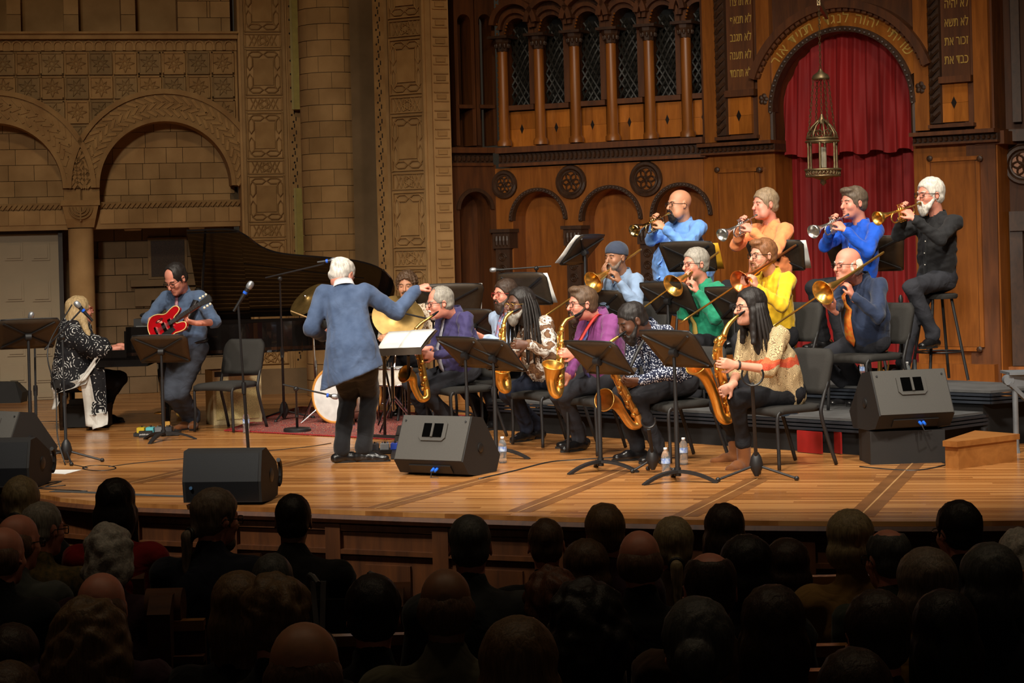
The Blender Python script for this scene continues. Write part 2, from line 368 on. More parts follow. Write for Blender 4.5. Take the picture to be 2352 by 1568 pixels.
# cornice, fringe of little arches, tile field, upper gallery
m = MB(); LW.box(m, u_l, u_r, Z(92), Z(80), -0.1, 0.14); LW.box(m, u_l, u_r, Z(81), Z(76), -0.1, 0.19); LW.box(m, u_l, u_r, Z(117), Z(92), -0.1, 0.03); m.build('cornice', STONE_D, wl)
mA = MB(); r = 0.042
for kk in range(7):
    a0, a1 = pi * kk / 6, pi * (kk + 1) / 6
    if kk < 6: mA.prism([(r * math.cos(a0), 0, r * math.sin(a0)), ((r + .018) * math.cos(a0), 0, (r + .018) * math.sin(a0)), ((r + .018) * math.cos(a1), 0, (r + .018) * math.sin(a1)), (r * math.cos(a1), 0, r * math.sin(a1))], (0, -0.03, 0))
mA.box((-r - .009, -.015, -.03), (.018, .03, .06)); mA.box((r + .009, -.015, -.03), (.018, .03, .06)); archlet = mA.mesh('little_arch', STONE_D)
u = u_l
while u < u_r - .05: link_copy('little_arch', archlet, wl, LW.p(u + .06, Z(105), 0.03), LW.R); u += 0.118
def tile_mesh(name, var, mat):
    m = MB(); s = 0.245
    m.box((0, -.012, 0), (s, .024, s))
    for sx in (-1, 1): m.box((sx * s / 2 * .93, -.03, 0), (.018, .03, s)); m.box((0, -.03, sx * s / 2 * .93), (s, .03, .018))
    for kk in range(8):
        a = kk * pi / 4 + (pi / 8 if var else 0); rr = s * (.42 if kk % 2 == var else .34)
        p = [(.02 * math.cos(a), -.03, .02 * math.sin(a))] + [(rr * q * math.cos(a + dv), -.035, rr * q * math.sin(a + dv)) for q, dv in ((.5, .38), (1, 0), (.5, -.38))]
        m.tube(p, .006 if var else .008, 4, closed=True)
    m.tube([(s * .13 * math.cos(t), -.033, s * .13 * math.sin(t)) for t in np.linspace(0, 2 * pi, 9)[:-1]], .008, 4, closed=True)
    return m.mesh(name, mat)
T0, T1 = tile_mesh('carved_tile', 0, STONE_D), tile_mesh('carved_tile', 1, stone_mat('tinted_carved_stone', C(134, 104, 66), C(158, 126, 82), 6.0))
pitch = 55.6 / PX
for r_i, yy in enumerate((146, 201, 257, 312)):
    for c_i, xx in enumerate(range(-160, 540, 1)):
        if (xx - 8) % 56: continue
        uu, zz = U(xx, 200), Z(yy)
        if any(math.hypot(uu - uc, zz - zc) < r_out - 0.1 for uc, zc in arcs): continue
        link_copy('carved_tile', T0 if ((xx - 8) // 56 + r_i) % 2 else T1, wl, LW.p(uu, zz, 0.0), LW.R, pitch / 0.262)
m = MB(); LW.box(m, u_l, u_r, Z(78), Z(78) + 2.2, -0.62, -0.4); m.build('gallery_back', STONE, wl)
for x0, x1 in ((-110, -78), (22, 54), (153, 187), (285, 318)):
    zc = Z(78)
    for q in range(4): b = MB(); LW.box(b, U(x0), U(x1), zc + q * .24, zc + q * .24 + .234, -0.4, -0.05); b.build('stone_block', STONE, wl)
for q in range(4):
    us = [U(415), U(463 + (q % 2) * 20), U(515 - (q % 2) * 25), U(536)]
    for a, b_ in zip(us[:-1], us[1:]): b = MB(); LW.box(b, a + .003, b_ - .003, Z(78) + q * .2 + .003, Z(78) + q * .2 + .197, -0.4, -0.04); b.build('stone_block', STONE, wl)
# lintel band with rope carving, then the doorway bay
m = MB(); LW.box(m, u_l, u_r, Z(524), Z(476), -0.6, -0.12); m.build('lintel', STONE, wl)
m = MB(); u = u_l
while u < u_r: m.bar(LW.p(u, Z(476), -0.1), LW.p(u + .05, Z(464), -0.1), .03, .03, LW.n); u += .06
LW.box(m, u_l, u_r, Z(478), Z(462), -0.5, -0.12); o = m.build('rope_band', STONE_D, wl); o['kind'] = 'stuff'
for kk in range(12):
    uu = U(225) + kk * 0.17
    if uu < u_r - .1: b = MB(); LW.box(b, uu + .003, uu + .167, Z(512), Z(480), -0.2, -0.1); b.build('stone_block', STONE, wl)
for x0, x1 in ((-95, 143),):
    for kk in range(7):
        uu = U(x0) + kk * 0.18; b = MB(); LW.box(b, uu + .003, uu + .177, Z(512), Z(480), -0.2, -0.1); b.build('stone_block', STONE, wl)
m = MB(); LW.box(m, U(143), U(225), Z(470), zs + .25, -0.42, 0.0); m.build('arch_pier', STONE_D, wl)
# pier capital with branched lamp carving and round shaft
uc = U(185, 500); m = MB()
m.prism([LW.p(uc - 42 / PX, Z(464), 0.1), LW.p(uc + 42 / PX, Z(464), 0.1), LW.p(uc + 34 / PX, Z(500), 0.06), LW.p(uc + 30 / PX, Z(520), 0.0), LW.p(uc - 30 / PX, Z(520), 0.0), LW.p(uc - 34 / PX, Z(500), 0.06)], -LW.n * 0.45)
LW.box(m, uc - 44 / PX, uc + 44 / PX, Z(470), Z(458), -0.3, 0.12); m.build('capital', STONE_D, wl)
m = MB()
for rr in (26, 19, 12): m.tube([LW.p(uc + rr / PX * math.cos(a), Z(474) + rr / PX * math.sin(a), 0.105) for a in np.linspace(-pi, 0, 13)], 0.012, 5)
m.tube([LW.p(uc, Z(474), .105), LW.p(uc, Z(506), .09)], .014, 5); m.build('branched_lamp_carving', STONE_D, wl)
m = MB(); cc = LW.p(uc, 0, -0.12); m.lathe([(.19, 0), (.19, .08), (.155, .12), (.15, 1.0), (.148, Z(522))], cc, n=20); m.build('round_shaft', STONE, wl, True)
# bay behind: stone courses, grille
m = MB(); LW.box(m, u_l, u_r, -0.02, Z(515), -1.1, -0.98); m.build('bay_backing', JOINT, wl)
rnd = random.Random(5); z = 0.0; q = 0
while z < Z(522) - .05:
    u = U(222) - (.14 if q % 2 else 0)
    while u < u_r:
        w = min(.34, u_r - u); b = MB(); LW.box(b, u + .004, u + w - .004, z + .004, z + .206, -1.0, -0.93); b.build('stone_block', GREYST, wl); u += .34
    z += .21; q += 1
m = MB(); LW.pbox(m, 340, 545, 430, 640, -0.95, -0.9); m.build('grille_frame', GREYST, wl)
m = MB(); LW.pbox(m, 347, 552, 424, 634, -0.92, -0.885); m.build('grille_panel', M('bronze_grille', C(52, 36, 24), 0.7, 0, .5, 90), wl)
m = MB(); LW.pbox(m, 300, 640, 545, 655, -1.0, -0.82); LW.pbox(m, 310, 660, 545, 700, -1.0, -0.88); m.build('stone_ledge', GREYST, wl)
# ceiling fittings of the bay
lampw = M('ceiling_lamp_glass', C(206, 190, 160), 0.5)
for n_, xx in enumerate((305, 452)):
    c = LW.px(xx, 524, -0.4); m = MB(); m.lathe([(.1, -.02), (.11, 0), (.06, .015)] if n_ == 0 else [(.03, -.045), (.06, -.03), (.09, 0), (.1, .02)], c + (0, 0, -.01), n=16)
    o = m.build('ceiling_lamp', lampw, None, True); tag(o, ('flat round unlit ceiling lamp under the stone lintel', 'dome shaped unlit ceiling lamp with finial under the stone lintel')[n_], 'lamp')
# panelled door
DOORM = M('cream_door_paint', C(150, 132, 104), 0.55, 0, .05, 3)
dw = struct('door_1', 'cream painted panelled door in stone bay')
m = MB(); LW.pbox(m, -60, 538, 138, 922, -0.5, -0.42); m.build('door_leaf', DOORM, dw)
for cx0, cx1 in ((-48, -8), (10, 52), (72, 114)):
    for y0, y1 in ((558, 598), (645, 692), (710, 752), (768, 818), (834, 878), (895, 917)):
        x0, x1 = cx0 + (y0 - 558) * .03, cx1 + (y0 - 558) * .03
        m = MB(); LW.pbox(m, x0, y0, x1, y1, -0.44, -0.405); m.build('door_panel', DOORM, dw)
        m = MB(); LW.pbox(m, x0 + 5, y0 + 5, x1 - 5, y1 - 5, -0.42, -0.39); m.build('door_panel', DOORM, dw)
m = MB(); LW.pbox(m, 138, 530, 148, 925, -0.6, -0.3); LW.pbox(m, -70, 526, 148, 537, -0.6, -0.3); m.build('door_frame', M('dark_frame', C(52, 44, 38), 0.6), dw)
# ---------------------------------------------------------------- stone pilasters, column
def carved_pilaster(W, nm, x0, x1, xs0, xs1, y_first, period, label, t=0.14, strip=None):
    o = struct(nm, label); ua, ub = W.uz(x0, 300)[0], W.uz(x1, 300)[0]; ppm = (xs1 - xs0) / (W.uz(xs1, 300)[0] - W.uz(xs0, 300)[0])
    m = MB(); W.box(m, ua, ub, 0, 5.4, -0.3, t); m.build('shaft', STONE, o)
    us0, us1 = W.uz(xs0, 300, t)[0], W.uz(xs1, 300, t)[0]; um = (us0 + us1) / 2; wv = us1 - us0
    m = MB(); ph = None
    for uu in (us0 - .03, us1 + .03): W.box(m, uu - .018, uu + .018, 0.25, 5.4, t, t + .035)
    m.build('edge_moulding', STONE, o)
    zz = W.uz((xs0 + xs1) / 2, y_first, t)[1]; per = period / ppm; hp = per * .74
    pm = MB(); h2, w2 = hp / 2, wv / 2                             # square panel with a woven hexagon border
    pm.box((0, -.012, 0), (wv * .54, .024, hp * .56))
    for sx in (-1, 1):
        pm.box((sx * w2 * .96, -.015, 0), (.016, .03, hp)); pm.box((0, -.015, sx * h2 * .96), (wv, .03, .016))
        for qq in range(2):
            cx = (qq - .5) * wv * .42; hexa = [(cx + wv * .19 * math.cos(a), -.02, sx * h2 * .76 + hp * .065 * math.sin(a)) for a in np.linspace(0, 2 * pi, 7)[:-1]]
            pm.tube(hexa, .009, 4, closed=True)
            hexa = [(sx * w2 * .75 + wv * .085 * math.cos(a), -.02, (qq - .5) * hp * .42 + hp * .17 * math.sin(a)) for a in np.linspace(pi / 6, 2 * pi + pi / 6, 7)[:-1]]
            pm.tube(hexa, .009, 4, closed=True)
    pm_m = pm.mesh('square_panel', STONE_D)
    sm_ = MB(); hs = per * .2                                     # narrow panel with an interlaced star
    for sx in (-1, 1): sm_.box((sx * w2 * .96, -.012, 0), (.014, .025, hs)); sm_.box((0, -.012, sx * hs / 2), (wv, .025, .014))
    for kk in range(6):
        a = kk * pi / 3; rr = hs * .42; sm_.tube([(rr * math.cos(a + d_), -.015, rr * math.sin(a + d_)) for d_ in (0, 2 * pi / 3)], .007, 4)
    for sx in (-1, 1):
        for cx in (.2, .32): sm_.tube([(sx * wv * (cx - .09), -.014, -hs * .42), (sx * wv * (cx + .05), -.014, hs * .42)], .008, 4); sm_.tube([(sx * wv * (cx - .09), -.014, hs * .42), (sx * wv * (cx + .05), -.014, -hs * .42)], .008, 4)
    sm_m = sm_.mesh('star_panel', STONE_D)
    kk = -3
    while True:
        zc = zz - kk * per
        kk += 1
        if zc > 5.3: continue
        if zc < 0.3: break
        link_copy('square_panel', pm_m, o, W.p(um, zc, t), W.R)
        if zc - per / 2 > .25: link_copy('star_panel', sm_m, o, W.p(um, zc - per / 2, t), W.R)
    if strip:                                                    # pierced leaf strip
        sa, sb = W.uz(strip[0], 300, t)[0], W.uz(strip[1], 300, t)[0]; m = MB(); W.box(m, sa, sb, .2, 5.4, t, t + .03); m.build('strip', STONE_D, o)
        hole = MB(); hole.ell((0, 0, 0), (.012, .006, .014), 6, 4)
        hole.box((.03, 0, .035), (.012, .008, .05)); hm = hole.mesh('drilled_hole', M('drill_hole', C(40, 28, 18), 0.9))
        z = .4; i = 0
        while z < 5.3 and i < 110:
            link_copy('drilled_hole', hm, o, W.p((sa + sb) / 2 - .035 + (.02 if i % 2 else 0), z, t + .03), W.R); z += .082; i += 1
    return o
lp = carved_pilaster(LW, 'wall_pilaster_left', 549, 692, 566, 650, 311, 145, 'carved stone pilaster beside the arcade', 0.12, (664, 690))
RP = Wall(1035, 22.0, -30.0)
rp = carved_pilaster(RP, 'wall_pilaster_right', 862, 1002, 900, 976, 152, 148, 'carved stone pilaster beside the oak screen', 0.0, (866, 892))
m = MB(); RP.box(m, RP.uz(978, 300)[0], RP.uz(1000, 300)[0], 0, 5.4, -.1, .06); m.tube([RP.p(RP.uz(985, 300)[0], z, .07) for z in (0, 5.4)], .022, 8); m.build('angle_shaft', STONE, rp, True)
JB = Wall(1000, 22.05, 22.0)
m = MB(); JB.box(m, 0, JB.uz(1036, 300)[0], 0, 5.4, -.25, 0); m.build('return_face', STONE, rp)
jm = MB(); jw = JB.uz(1036, 300)[0]
for h in (-.05, .05): jm.box((0, -.008, h), (jw * .8, .016, .012))
jm.box((0, -.006, 0), (jw * .5, .02, .05)); jmm = jm.mesh('return_panel', STONE_D)
for kk in range(24): link_copy('return_panel', jmm, rp, JB.p(jw / 2, .3 + kk * .205, 0), JB.R)
colo = struct('wall_column', 'round stone column of coursed blocks')
cc = np.array((-2.06, 23.55, 0)); r0 = .372; ch = .189; z = 0; q = 0
m = MB(); m.lathe([(r0 - .012, 0), (r0 - .012, 5.4)], cc, n=32); m.build('column_core', JOINT, colo, True)
def curved_block(a0, a1, z0, z1, r):
    b = MB(); g = []
    for zz in (z0, z1): g.append([(cc[0] + r * math.cos(a), cc[1] + r * math.sin(a), zz) for a in np.linspace(a0, a1, 7)])
    b.sheet(g, None); inn = [[(cc[0] + (r - .03) * math.cos(a), cc[1] + (r - .03) * math.sin(a), zz) for a in np.linspace(a0, a1, 7)] for zz in (z1, z0)]
    b.sheet([g[1], inn[0]]); b.sheet([inn[1], g[0]]); return b
while z < 5.3:
    st = -pi + (.0 if q % 2 else .42)
    for kk in range(-1, 5):
        a0, a1 = st + kk * .84, st + (kk + 1) * .84
        if a1 < -pi + .1 or a0 > .3: continue
        curved_block(a0 + .006, a1 - .006, z + .004, z + ch - .004, r0 + random.random() * .004).build('column_block', STONE, colo, True)
    z += ch; q += 1
# grey stone reveals either side of the column, low plinth
m = MB(); m.box((-2.75, 24.55, 2.7), (.5, .3, 5.4)); m.box((-1.62, 23.4, 2.7), (.35, .5, 5.4)); o = m.build('wall_reveal', GREYST); o['kind'] = 'structure'
m = MB(); LW.box(m, LW.uz(560, 800)[0], LW.uz(735, 800)[0], 0, .3, -.1, .22); LW.box(m, LW.uz(735, 800)[0], LW.uz(900, 800)[0], 0, .38, -.1, .75); o = m.build('wall_plinth', GREYST); o['kind'] = 'structure'
# column loudspeakers on the pilaster
SPK = M('sand_speaker_paint', C(150, 132, 62), 0.6)
for n_, (xa, ya, xb, yb) in enumerate(((667, -90, 690, 252), (676, 432, 702, 606))):
    a = LW.px((xa + xb) / 2 - 4, ya, .3); b = LW.px((xa + xb) / 2 + 6, yb, .3); a[:2] = b[:2] = (a[:2] + b[:2]) / 2
    t = thing('column_loudspeaker', ('tall tan column loudspeaker high on carved stone pilaster', 'shorter tan column loudspeaker low on pilaster, behind the piano lid')[n_], 'loudspeaker', tuple(b), 'column loudspeakers')
    m = MB(); m.bar(a, b, .125, .13, (0, 1, 0)); m.build('cabinet', SPK, t)
    m = MB(); m.bar(a - LW.n * -.068, b - LW.n * -.068, .1, .012, LW.n); m.build('grille', M('sand_speaker_grille', C(160, 142, 70), 0.7), t)
    m = MB(); m.box(b + (.09, .05, .3), (.07, .08, .1)); m.build('bracket', M('bracket_grey', C(90, 84, 74), .5), t)
# ================================================================ OAK SCREEN AND ARK
W3 = Wall(2280, 19.5, -36.0)
def xline(W, x):                                                 # plan point of wall W under pixel column x
    return W.px(x, 500)
pj = xline(W3, 1612); W2 = Wall(1612, pj[1], -28.0); pj2 = xline(W2, 1140); W1 = Wall(1140, pj2[1], 31.0)
ob = struct('wall_back', 'carved oak screen with arcade, medallions and ark')
def pb(W, mat, name, x0, y0, x1, y1, t0, t1, parent=None):
    m = MB(); W.pbox(m, x0, y0, x1, y1, t0, t1); return m.build(name, mat, parent or ob)
PP2 = 1 / (W2.uz(1401, 300)[0] - W2.uz(1400, 300)[0]); PP3 = 1 / (W3.uz(1941, 300)[0] - W3.uz(1940, 300)[0])
# backing boards
for W, xa, xb in ((W1, 1030, 1142), (W2, 1138, 1616)):
    m = MB(); W.box(m, W.uz(xa, 300)[0], W.uz(xb, 300)[0], 0, 5.4, -.5, -.34); m.build('backing', OAK_D, ob)
def zW2(y, x): return W2.uz(x, y)[1]
# ---- upper arcade
win = [(1195, 42, 241), (1274, 34, 237), (1357, 26, 231), (1442, 18, 225), (1529, 11, 219), (1612, 4, 213)]
hw = .145
lat = MB()                                                        # woven diagonal lattice of one window (shared mesh)
Hh = .98
for sg in (-1, 1):
    for kk in range(-2, 9):
        x0, z0 = -hw * sg, kk * .125; L = .5
        pts = []
        for q in range(9):
            tt = q / 8; xx = -hw + 2 * hw * tt; zz = z0 + (sg * (xx)) * 1.7 + .0
            if 0.0 <= zz <= Hh: pts.append((xx, -.015 + .012 * math.cos(tt * 9 + kk) * sg, zz))
        if len(pts) > 1: lat.tube(pts, .014, 5)
for kk in range(8):
    for sx in (-.07, .07): lat.tube([(sx + .028 * math.cos(a), -.012, .06 + kk * .125 + .028 * math.sin(a)) for a in np.linspace(0, 2 * pi, 7)[:-1]], .007, 4, closed=True)
lat_m = lat.mesh('lattice', LATT)
bead = MB(); bead.ell((0, 0, 0), .013, 6, 4); bead_m = bead.mesh('bead', OAK)
for i, (xc, yt, yb_) in enumerate(win):
    u, zb = W2.uz(xc, yb_, -.1); _, zt = W2.uz(xc, yt, -.1)
    zs_ = zt - hw
    m = MB(); W2.spandrel(m, u, zs_, hw, u - .225, u + .225, zs_, 5.2, -.3, -.06, 16); W2.box(m, u - .225, u - hw, zb, zs_, -.3, -.06); W2.box(m, u + hw, u + .225, zb, zs_, -.3, -.06); m.build('arch_board', OAK_D, ob)
    m = MB(); W2.box(m, u - hw, u + hw, zb, zt, -.33, -.30); m.build('dark_glass', BLACKG, ob)
    link_copy('lattice', lat_m, ob, W2.p(u, zb, -.2), W2.R, (zt - zb) / 1.0 * .95)
    m = MB(); W2.arc(m, u, zs_ + .02, hw + .035, hw + .075, 0, pi, -.06, .0, 18); W2.arc(m, u, zs_ + .05, hw + .1, hw + .16, 0.1, pi - .1, -.06, .05, 18); m.build('arch_moulding', OAK_D, ob)
    for kk in range(9): link_copy('bead', bead_m, ob, W2.p(u - (hw + .02) * math.cos(.15 + kk * .09), zs_ - .02 + (kk - 5) * .035, -.03), W2.R)
    # sill and diamond panel of four veneers
    m = MB(); W2.box(m, u - .2, u + .2, zb - .06, zb - .005, -.3, -.04); m.build('sill', OAK_D, ob)
    zp0 = W2.uz(xc, yb_ + 96, -.1)[1]; zm = (zb - .07 + zp0) / 2
    for a_, b_ in ((-1, 0), (0, 1)):
        for c_, d_ in ((zp0, zm), (zm, zb - .07)): m = MB(); W2.box(m, u + a_ * .17 + .001, u + b_ * .17 - .001, c_ + .001, d_ - .001, -.16, -.13); m.build('veneer_panel', VENEER, ob)
    m = MB(); m.prism([W2.p(u, zm - .055, -.13), W2.p(u + .022, zm, -.13), W2.p(u, zm + .055, -.13), W2.p(u - .022, zm, -.13)], W2.n * .006); m.build('diamond_inlay', EBON, ob)
for i, xc in enumerate((1151, 1234, 1316, 1400, 1487, 1572)):
    yc = 118 - i * 6.5; ybs = 336 - i * 4.2; u, zc = W2.uz(xc, yc, .0); zb = W2.uz(xc, ybs, 0)[1]
    base = W2.p(u, 0, -.03); m = MB(); m.lathe([(.085, zb), (.085, zb + .05), (.062, zb + .08), (.058, zc)], base, n=14); m.build('colonnette', OAK, ob, True)
    m = MB(); m.lathe([(.058, zc - .01), (.066, zc), (.07, zc + .05), (.1, zc + .1), (.105, zc + .14), (.105, zc + .15)], base, n=8); W2.box(m, u - .125, u + .125, zc + .14, zc + .17, -.2, .1)
    for kk in range(6): a = -pi + kk * pi / 5; m.ell(base + (.08 * math.cos(a), .08 * math.sin(a), zc + .06), (.016, .016, .03), 6, 4)
    m.build('carved_capital', CARVE, ob)
# W1 blind arcade
for j, xc in enumerate((1068, 1116)):
    u, zb = W1.uz(xc, 243, -.1); zt = W1.uz(xc, 30, -.1)[1]
    m = MB(); W1.spandrel(m, u, zt - .1, .085, u - .13, u + .13, zt - .1, 5.2, -.3, -.08, 12); W1.box(m, u - .13, u - .085, zb - .45, zt - .1, -.3, -.08); W1.box(m, u + .085, u + .13, zb - .45, zt - .1, -.3, -.08); m.build('arch_board', OAK_D, ob)
    m = MB(); W1.box(m, u - .1, u + .1, zb - .03, zb + .01, -.3, -.06); m.build('sill', OAK_D, ob)
    zm = zb - .22; m = MB(); m.prism([W1.p(u, zm - .05, -.3), W1.p(u + .015, zm, -.3), W1.p(u, zm + .05, -.3), W1.p(u - .015, zm, -.3)], W1.n * .03); m.build('diamond_inlay', EBON, ob)
for kk in range(34): link_copy('bead', bead_m, ob, W2.p(W2.uz(1142, 200)[0], W2.uz(1142, 345)[1] + kk * .055, -.03), W2.R)
# ---- cornices
def cornice(W, xa, xb, y0, y1, tt=.0, x_ref=None):
    x_ref = x_ref or (xa + xb) / 2; ua, ub = W.uz(xa, y0, .12)[0], W.uz(xb, y0, .12)[0]; z1, z0 = W.uz(x_ref, y0, .12)[1], W.uz(x_ref, y1, .12)[1]; h = z1 - z0
    m = MB(); W.box(m, ua, ub, z1 - h * .3, z1, -.3, tt + .16); W.box(m, ua, ub, z0, z0 + h * .16, -.3, tt + .08); m.build('cornice', OAK_D, ob)
    m = MB(); W.box(m, ua, ub, z0 + h * .16, z1 - h * .3, -.3, tt + .07); m.build('cornice_frieze', CARVE, ob)
    lf = MB(); lf.ell((0, 0, 0), (.022, .03, h * .2), 6, 4); lfm = lf.mesh('leaf_carving', CARVE)
    n_ = int((ub - ua) / .055)
    for kk in range(n_): link_copy('leaf_carving', lfm, ob, W.p(ua + (kk + .5) * (ub - ua) / n_, z0 + h * .42, tt + .08), W.R)
cornice(W2, 1140, 1616, 327, 372); cornice(W1, 1036, 1142, 338, 380, -.05)
# ---- lower arcade with medallions
m = MB()
low = [(1236, 438, 62), (1402, 432, 66), (1564, 426, 62)]
zc0 = W2.uz(1400, 375)[1]; prev = W2.uz(1140, 500)[0]
for i, (xc, yt, hwp) in enumerate(low):
    u, zt = W2.uz(xc, yt, 0); rr = hwp / PP2; nxt = W2.uz((1319, 1486, 1618)[i], 500)[0]
    W2.spandrel(m, u, zt - rr, rr, prev, nxt, 0, zc0, -.34, 0.0, 20); prev = nxt
m.build('arcade_board', OAK, ob)
for i, (xc, yt, hwp) in enumerate(low):
    u, zt = W2.uz(xc, yt, 0); rr = hwp / PP2
    m = MB(); W2.arc(m, u, zt - rr, rr - .005, rr + .035, 0, pi, -.05, .04, 24)
    for kk in range(26):
        a = pi * (kk + .5) / 26; m.ell(W2.p(u + (rr + .015) * math.cos(a), zt - rr + (rr + .015) * math.sin(a), .045), (.016, .016, .016), 5, 3)
    m.build('arch_moulding', CARVE, ob)
    m = MB(); W2.box(m, u - rr, u + rr, 0, zt + .02, -.33, -.3); m.build('niche_panel', OAK, ob)
m = MB(); u, zt = W1.uz(1090, 440, 0); rr = 38 / PP2; W1.spandrel(m, u, zt - rr, rr, W1.uz(1034, 500)[0], W1.uz(1142, 500)[0], 0, W1.uz(1090, 378)[1], -.34, 0, 16); m.build('arcade_board', OAK_D, ob)
m = MB(); W1.arc(m, u, zt - rr, rr, rr + .04, 0, pi, -.05, .03, 16); m.build('arch_moulding', CARVE, ob)
m = MB(); W1.box(m, u - rr, u + rr, 0, zt, -.33, -.3); m.build('niche_panel', OAK_D, ob)
for i, (xc, yc) in enumerate(((1155, 530), (1318, 522), (1488, 518))):
    u, zc = W2.uz(xc, yc, .05); wv = .088; m = MB()
    W2.box(m, u - wv, u + wv, 0, zc - .2, -.1, .07); m.build('pilaster', CARVE, ob)
    m = MB(); W2.box(m, u - wv - .02, u + wv + .02, zc - .2, zc, -.1, .1); W2.box(m, u - wv - .04, u + wv + .04, zc - .02, zc + .02, -.1, .13)
    for kk in range(4): m.ell(W2.p(u - wv + .03 + kk * .045, zc - .11, .1), (.022, .022, .07), 6, 4)
    m.build('carved_capital', CARVE, ob)
    sc = MB(); sc.tube([(.05 * math.cos(a) * (1 - a / 16), -.01, .05 * math.sin(a) * (1 - a / 16)) for a in np.linspace(0, 11, 22)], .009, 4); scm = sc.mesh('scroll_carving', CARVE)
    for kk in range(9): link_copy('scroll_carving', scm, ob, W2.p(u, zc - .3 - kk * .13, .07), W2.R)
def medallion(W, x, y, rpx, ppm, t=.0):
    u, z = W.uz(x, y, t); r = rpx / ppm; c = W.p(u, z, t); m = MB()
    m.tube([W.p(u + r * math.cos(a), z + r * math.sin(a), t + .02) for a in np.linspace(0, 2 * pi, 25)[:-1]], .028, 6, closed=True)
    m.tube([W.p(u + r * .76 * math.cos(a), z + r * .76 * math.sin(a), t + .015) for a in np.linspace(0, 2 * pi, 25)[:-1]], .014, 5, closed=True)
    for kk in range(6):                                            # interlaced six-fold rosette
        a0 = kk * pi / 3 + pi / 6; m.tube([W.p(u + r * .38 * math.cos(a0) + r * .37 * math.cos(a), z + r * .38 * math.sin(a0) + r * .37 * math.sin(a), t + .015 + .006 * math.sin(3 * a)) for a in np.linspace(0, 2 * pi, 15)[:-1]], .010, 4, closed=True)
    m.build('medallion', CARVE, ob)
    m = MB(); m.lathe([(r * .98, 0), (r * .98, .006)], c, W.n, 24); m.build('medallion_ground', OAK, ob)
medallion(W2, 1313, 418, 31, PP2); medallion(W2, 1485, 411, 32, PP2); medallion(W2, 1160, 424, 26, PP2)
# ---- ark wall
zr = lambda y, x=1940, t=0: W3.uz(x, y, t)[1]; ur = lambda x, y=300, t=0: W3.uz(x, y, t)[0]
uc = ur(1936, 245); zc = zr(247, 1936); ra = 160 / PP3; ro = 212 / PP3
m = MB(); W3.spandrel(m, uc, zc, ra, ur(1612), ur(2282), zr(340), 5.3, -.4, -.02, 30); m.build('ark_board', OAK_D, ob)
m = MB(); W3.box(m, ur(1612), ur(1776), 0, zr(345, 1690), -.4, -.02); W3.box(m, ur(2095), ur(2288), 0, zr(318, 2190), -.4, -.02); m.build('ark_pier', OAK, ob)
m = MB(); W3.arc(m, uc, zc, ra, ro - .02, .35, pi - .35, -.02, .03, 36); m.build('ark_arch_band', VENEER, ob)
m = MB(); W3.arc(m, uc, zc, ro - .03, ro + .05, .35, pi - .35, -.02, .14, 36); m.build('ark_hood', OAK_D, ob)
dn = MB(); dn.box((0, -.02, 0), (.05, .05, .04)); dnm = dn.mesh('dentil', OAK_D)
for kk in range(34):
    a = .4 + (pi - .8) * kk / 33; c_, s_ = math.cos(a - pi / 2), math.sin(a - pi / 2)
    link_copy('dentil', dnm, ob, W3.p(uc + (ro - .04) * math.cos(a), zc + (ro - .04) * math.sin(a), .06), W3.R @ np.array(((c_, 0, -s_), (0, 1, 0), (s_, 0, c_))))
m = MB(); W3.arc(m, uc, zc, ra - .01, ra + .045, 0, pi, -.05, .07, 36); m.tube([W3.p(uc - ra - .015, z, .03) for z in (zr(330), zc)], .035, 8); m.tube([W3.p(uc + ra + .015, z, .03) for z in (zr(320), zc)], .035, 8)
for kk in range(46): a = pi * kk / 45; m.ell(W3.p(uc + (ra + .015) * math.cos(a), zc + (ra + .015) * math.sin(a), .075), (.018, .018, .018), 5, 3)
m.build('ark_rope_moulding', CARVE, ob)
for sg in (-1, 1):
    m = MB(); c = W3.p(uc + sg * (ra + .1), zc + .14, .05)
    for kk in range(5): m.ell(c + W3.e * .03 * math.cos(kk * 1.3) + np.array((0, 0, .035 * math.sin(kk * 1.3))), .032, 6, 5)
    m.build('leaf_boss', CARVE, ob)
def text_obj(body, W, u, z, t, size, parent, mat, rot=0.0, name='lettering', maxw=None):
    cu = bpy.data.curves.new(name, 'FONT'); cu.body = body; cu.size = size; cu.align_x = 'CENTER'; cu.align_y = 'CENTER'; cu.extrude = .002; cu.materials.append(mat)
    tmp = bpy.data.objects.new(name, cu); COL.objects.link(tmp); bpy.context.view_layer.update(); me = bpy.data.meshes.new_from_object(tmp.evaluated_get(bpy.context.evaluated_depsgraph_get())); bpy.data.objects.remove(tmp)
    if not me.materials: me.materials.append(mat)
    if maxw and len(me.vertices):
        xs = [v.co.x for v in me.vertices]; w_ = max(xs) - min(xs); mid_ = (max(xs) + min(xs)) / 2; k_ = min(1.0, maxw / w_)
        for v in me.vertices: v.co.x = (v.co.x - mid_) * k_
    o = bpy.data.objects.new(name, me); COL.objects.link(o); o.parent = parent
    p = W.p(u, z, t); c_, s_ = math.cos(rot), math.sin(rot); e2 = W.e * c_ + np.array((0, 0, s_)); z2 = -W.e * s_ + np.array((0, 0, c_))
    mw = np.eye(4); mw[:3, 0], mw[:3, 1], mw[:3, 2], mw[:3, 3] = e2, z2, W.n, p - V3(ORG.get(parent.name, (0, 0, 0))); o.matrix_basis = Matrix(mw.tolist()); return o
rv = lambda s: s[::-1]
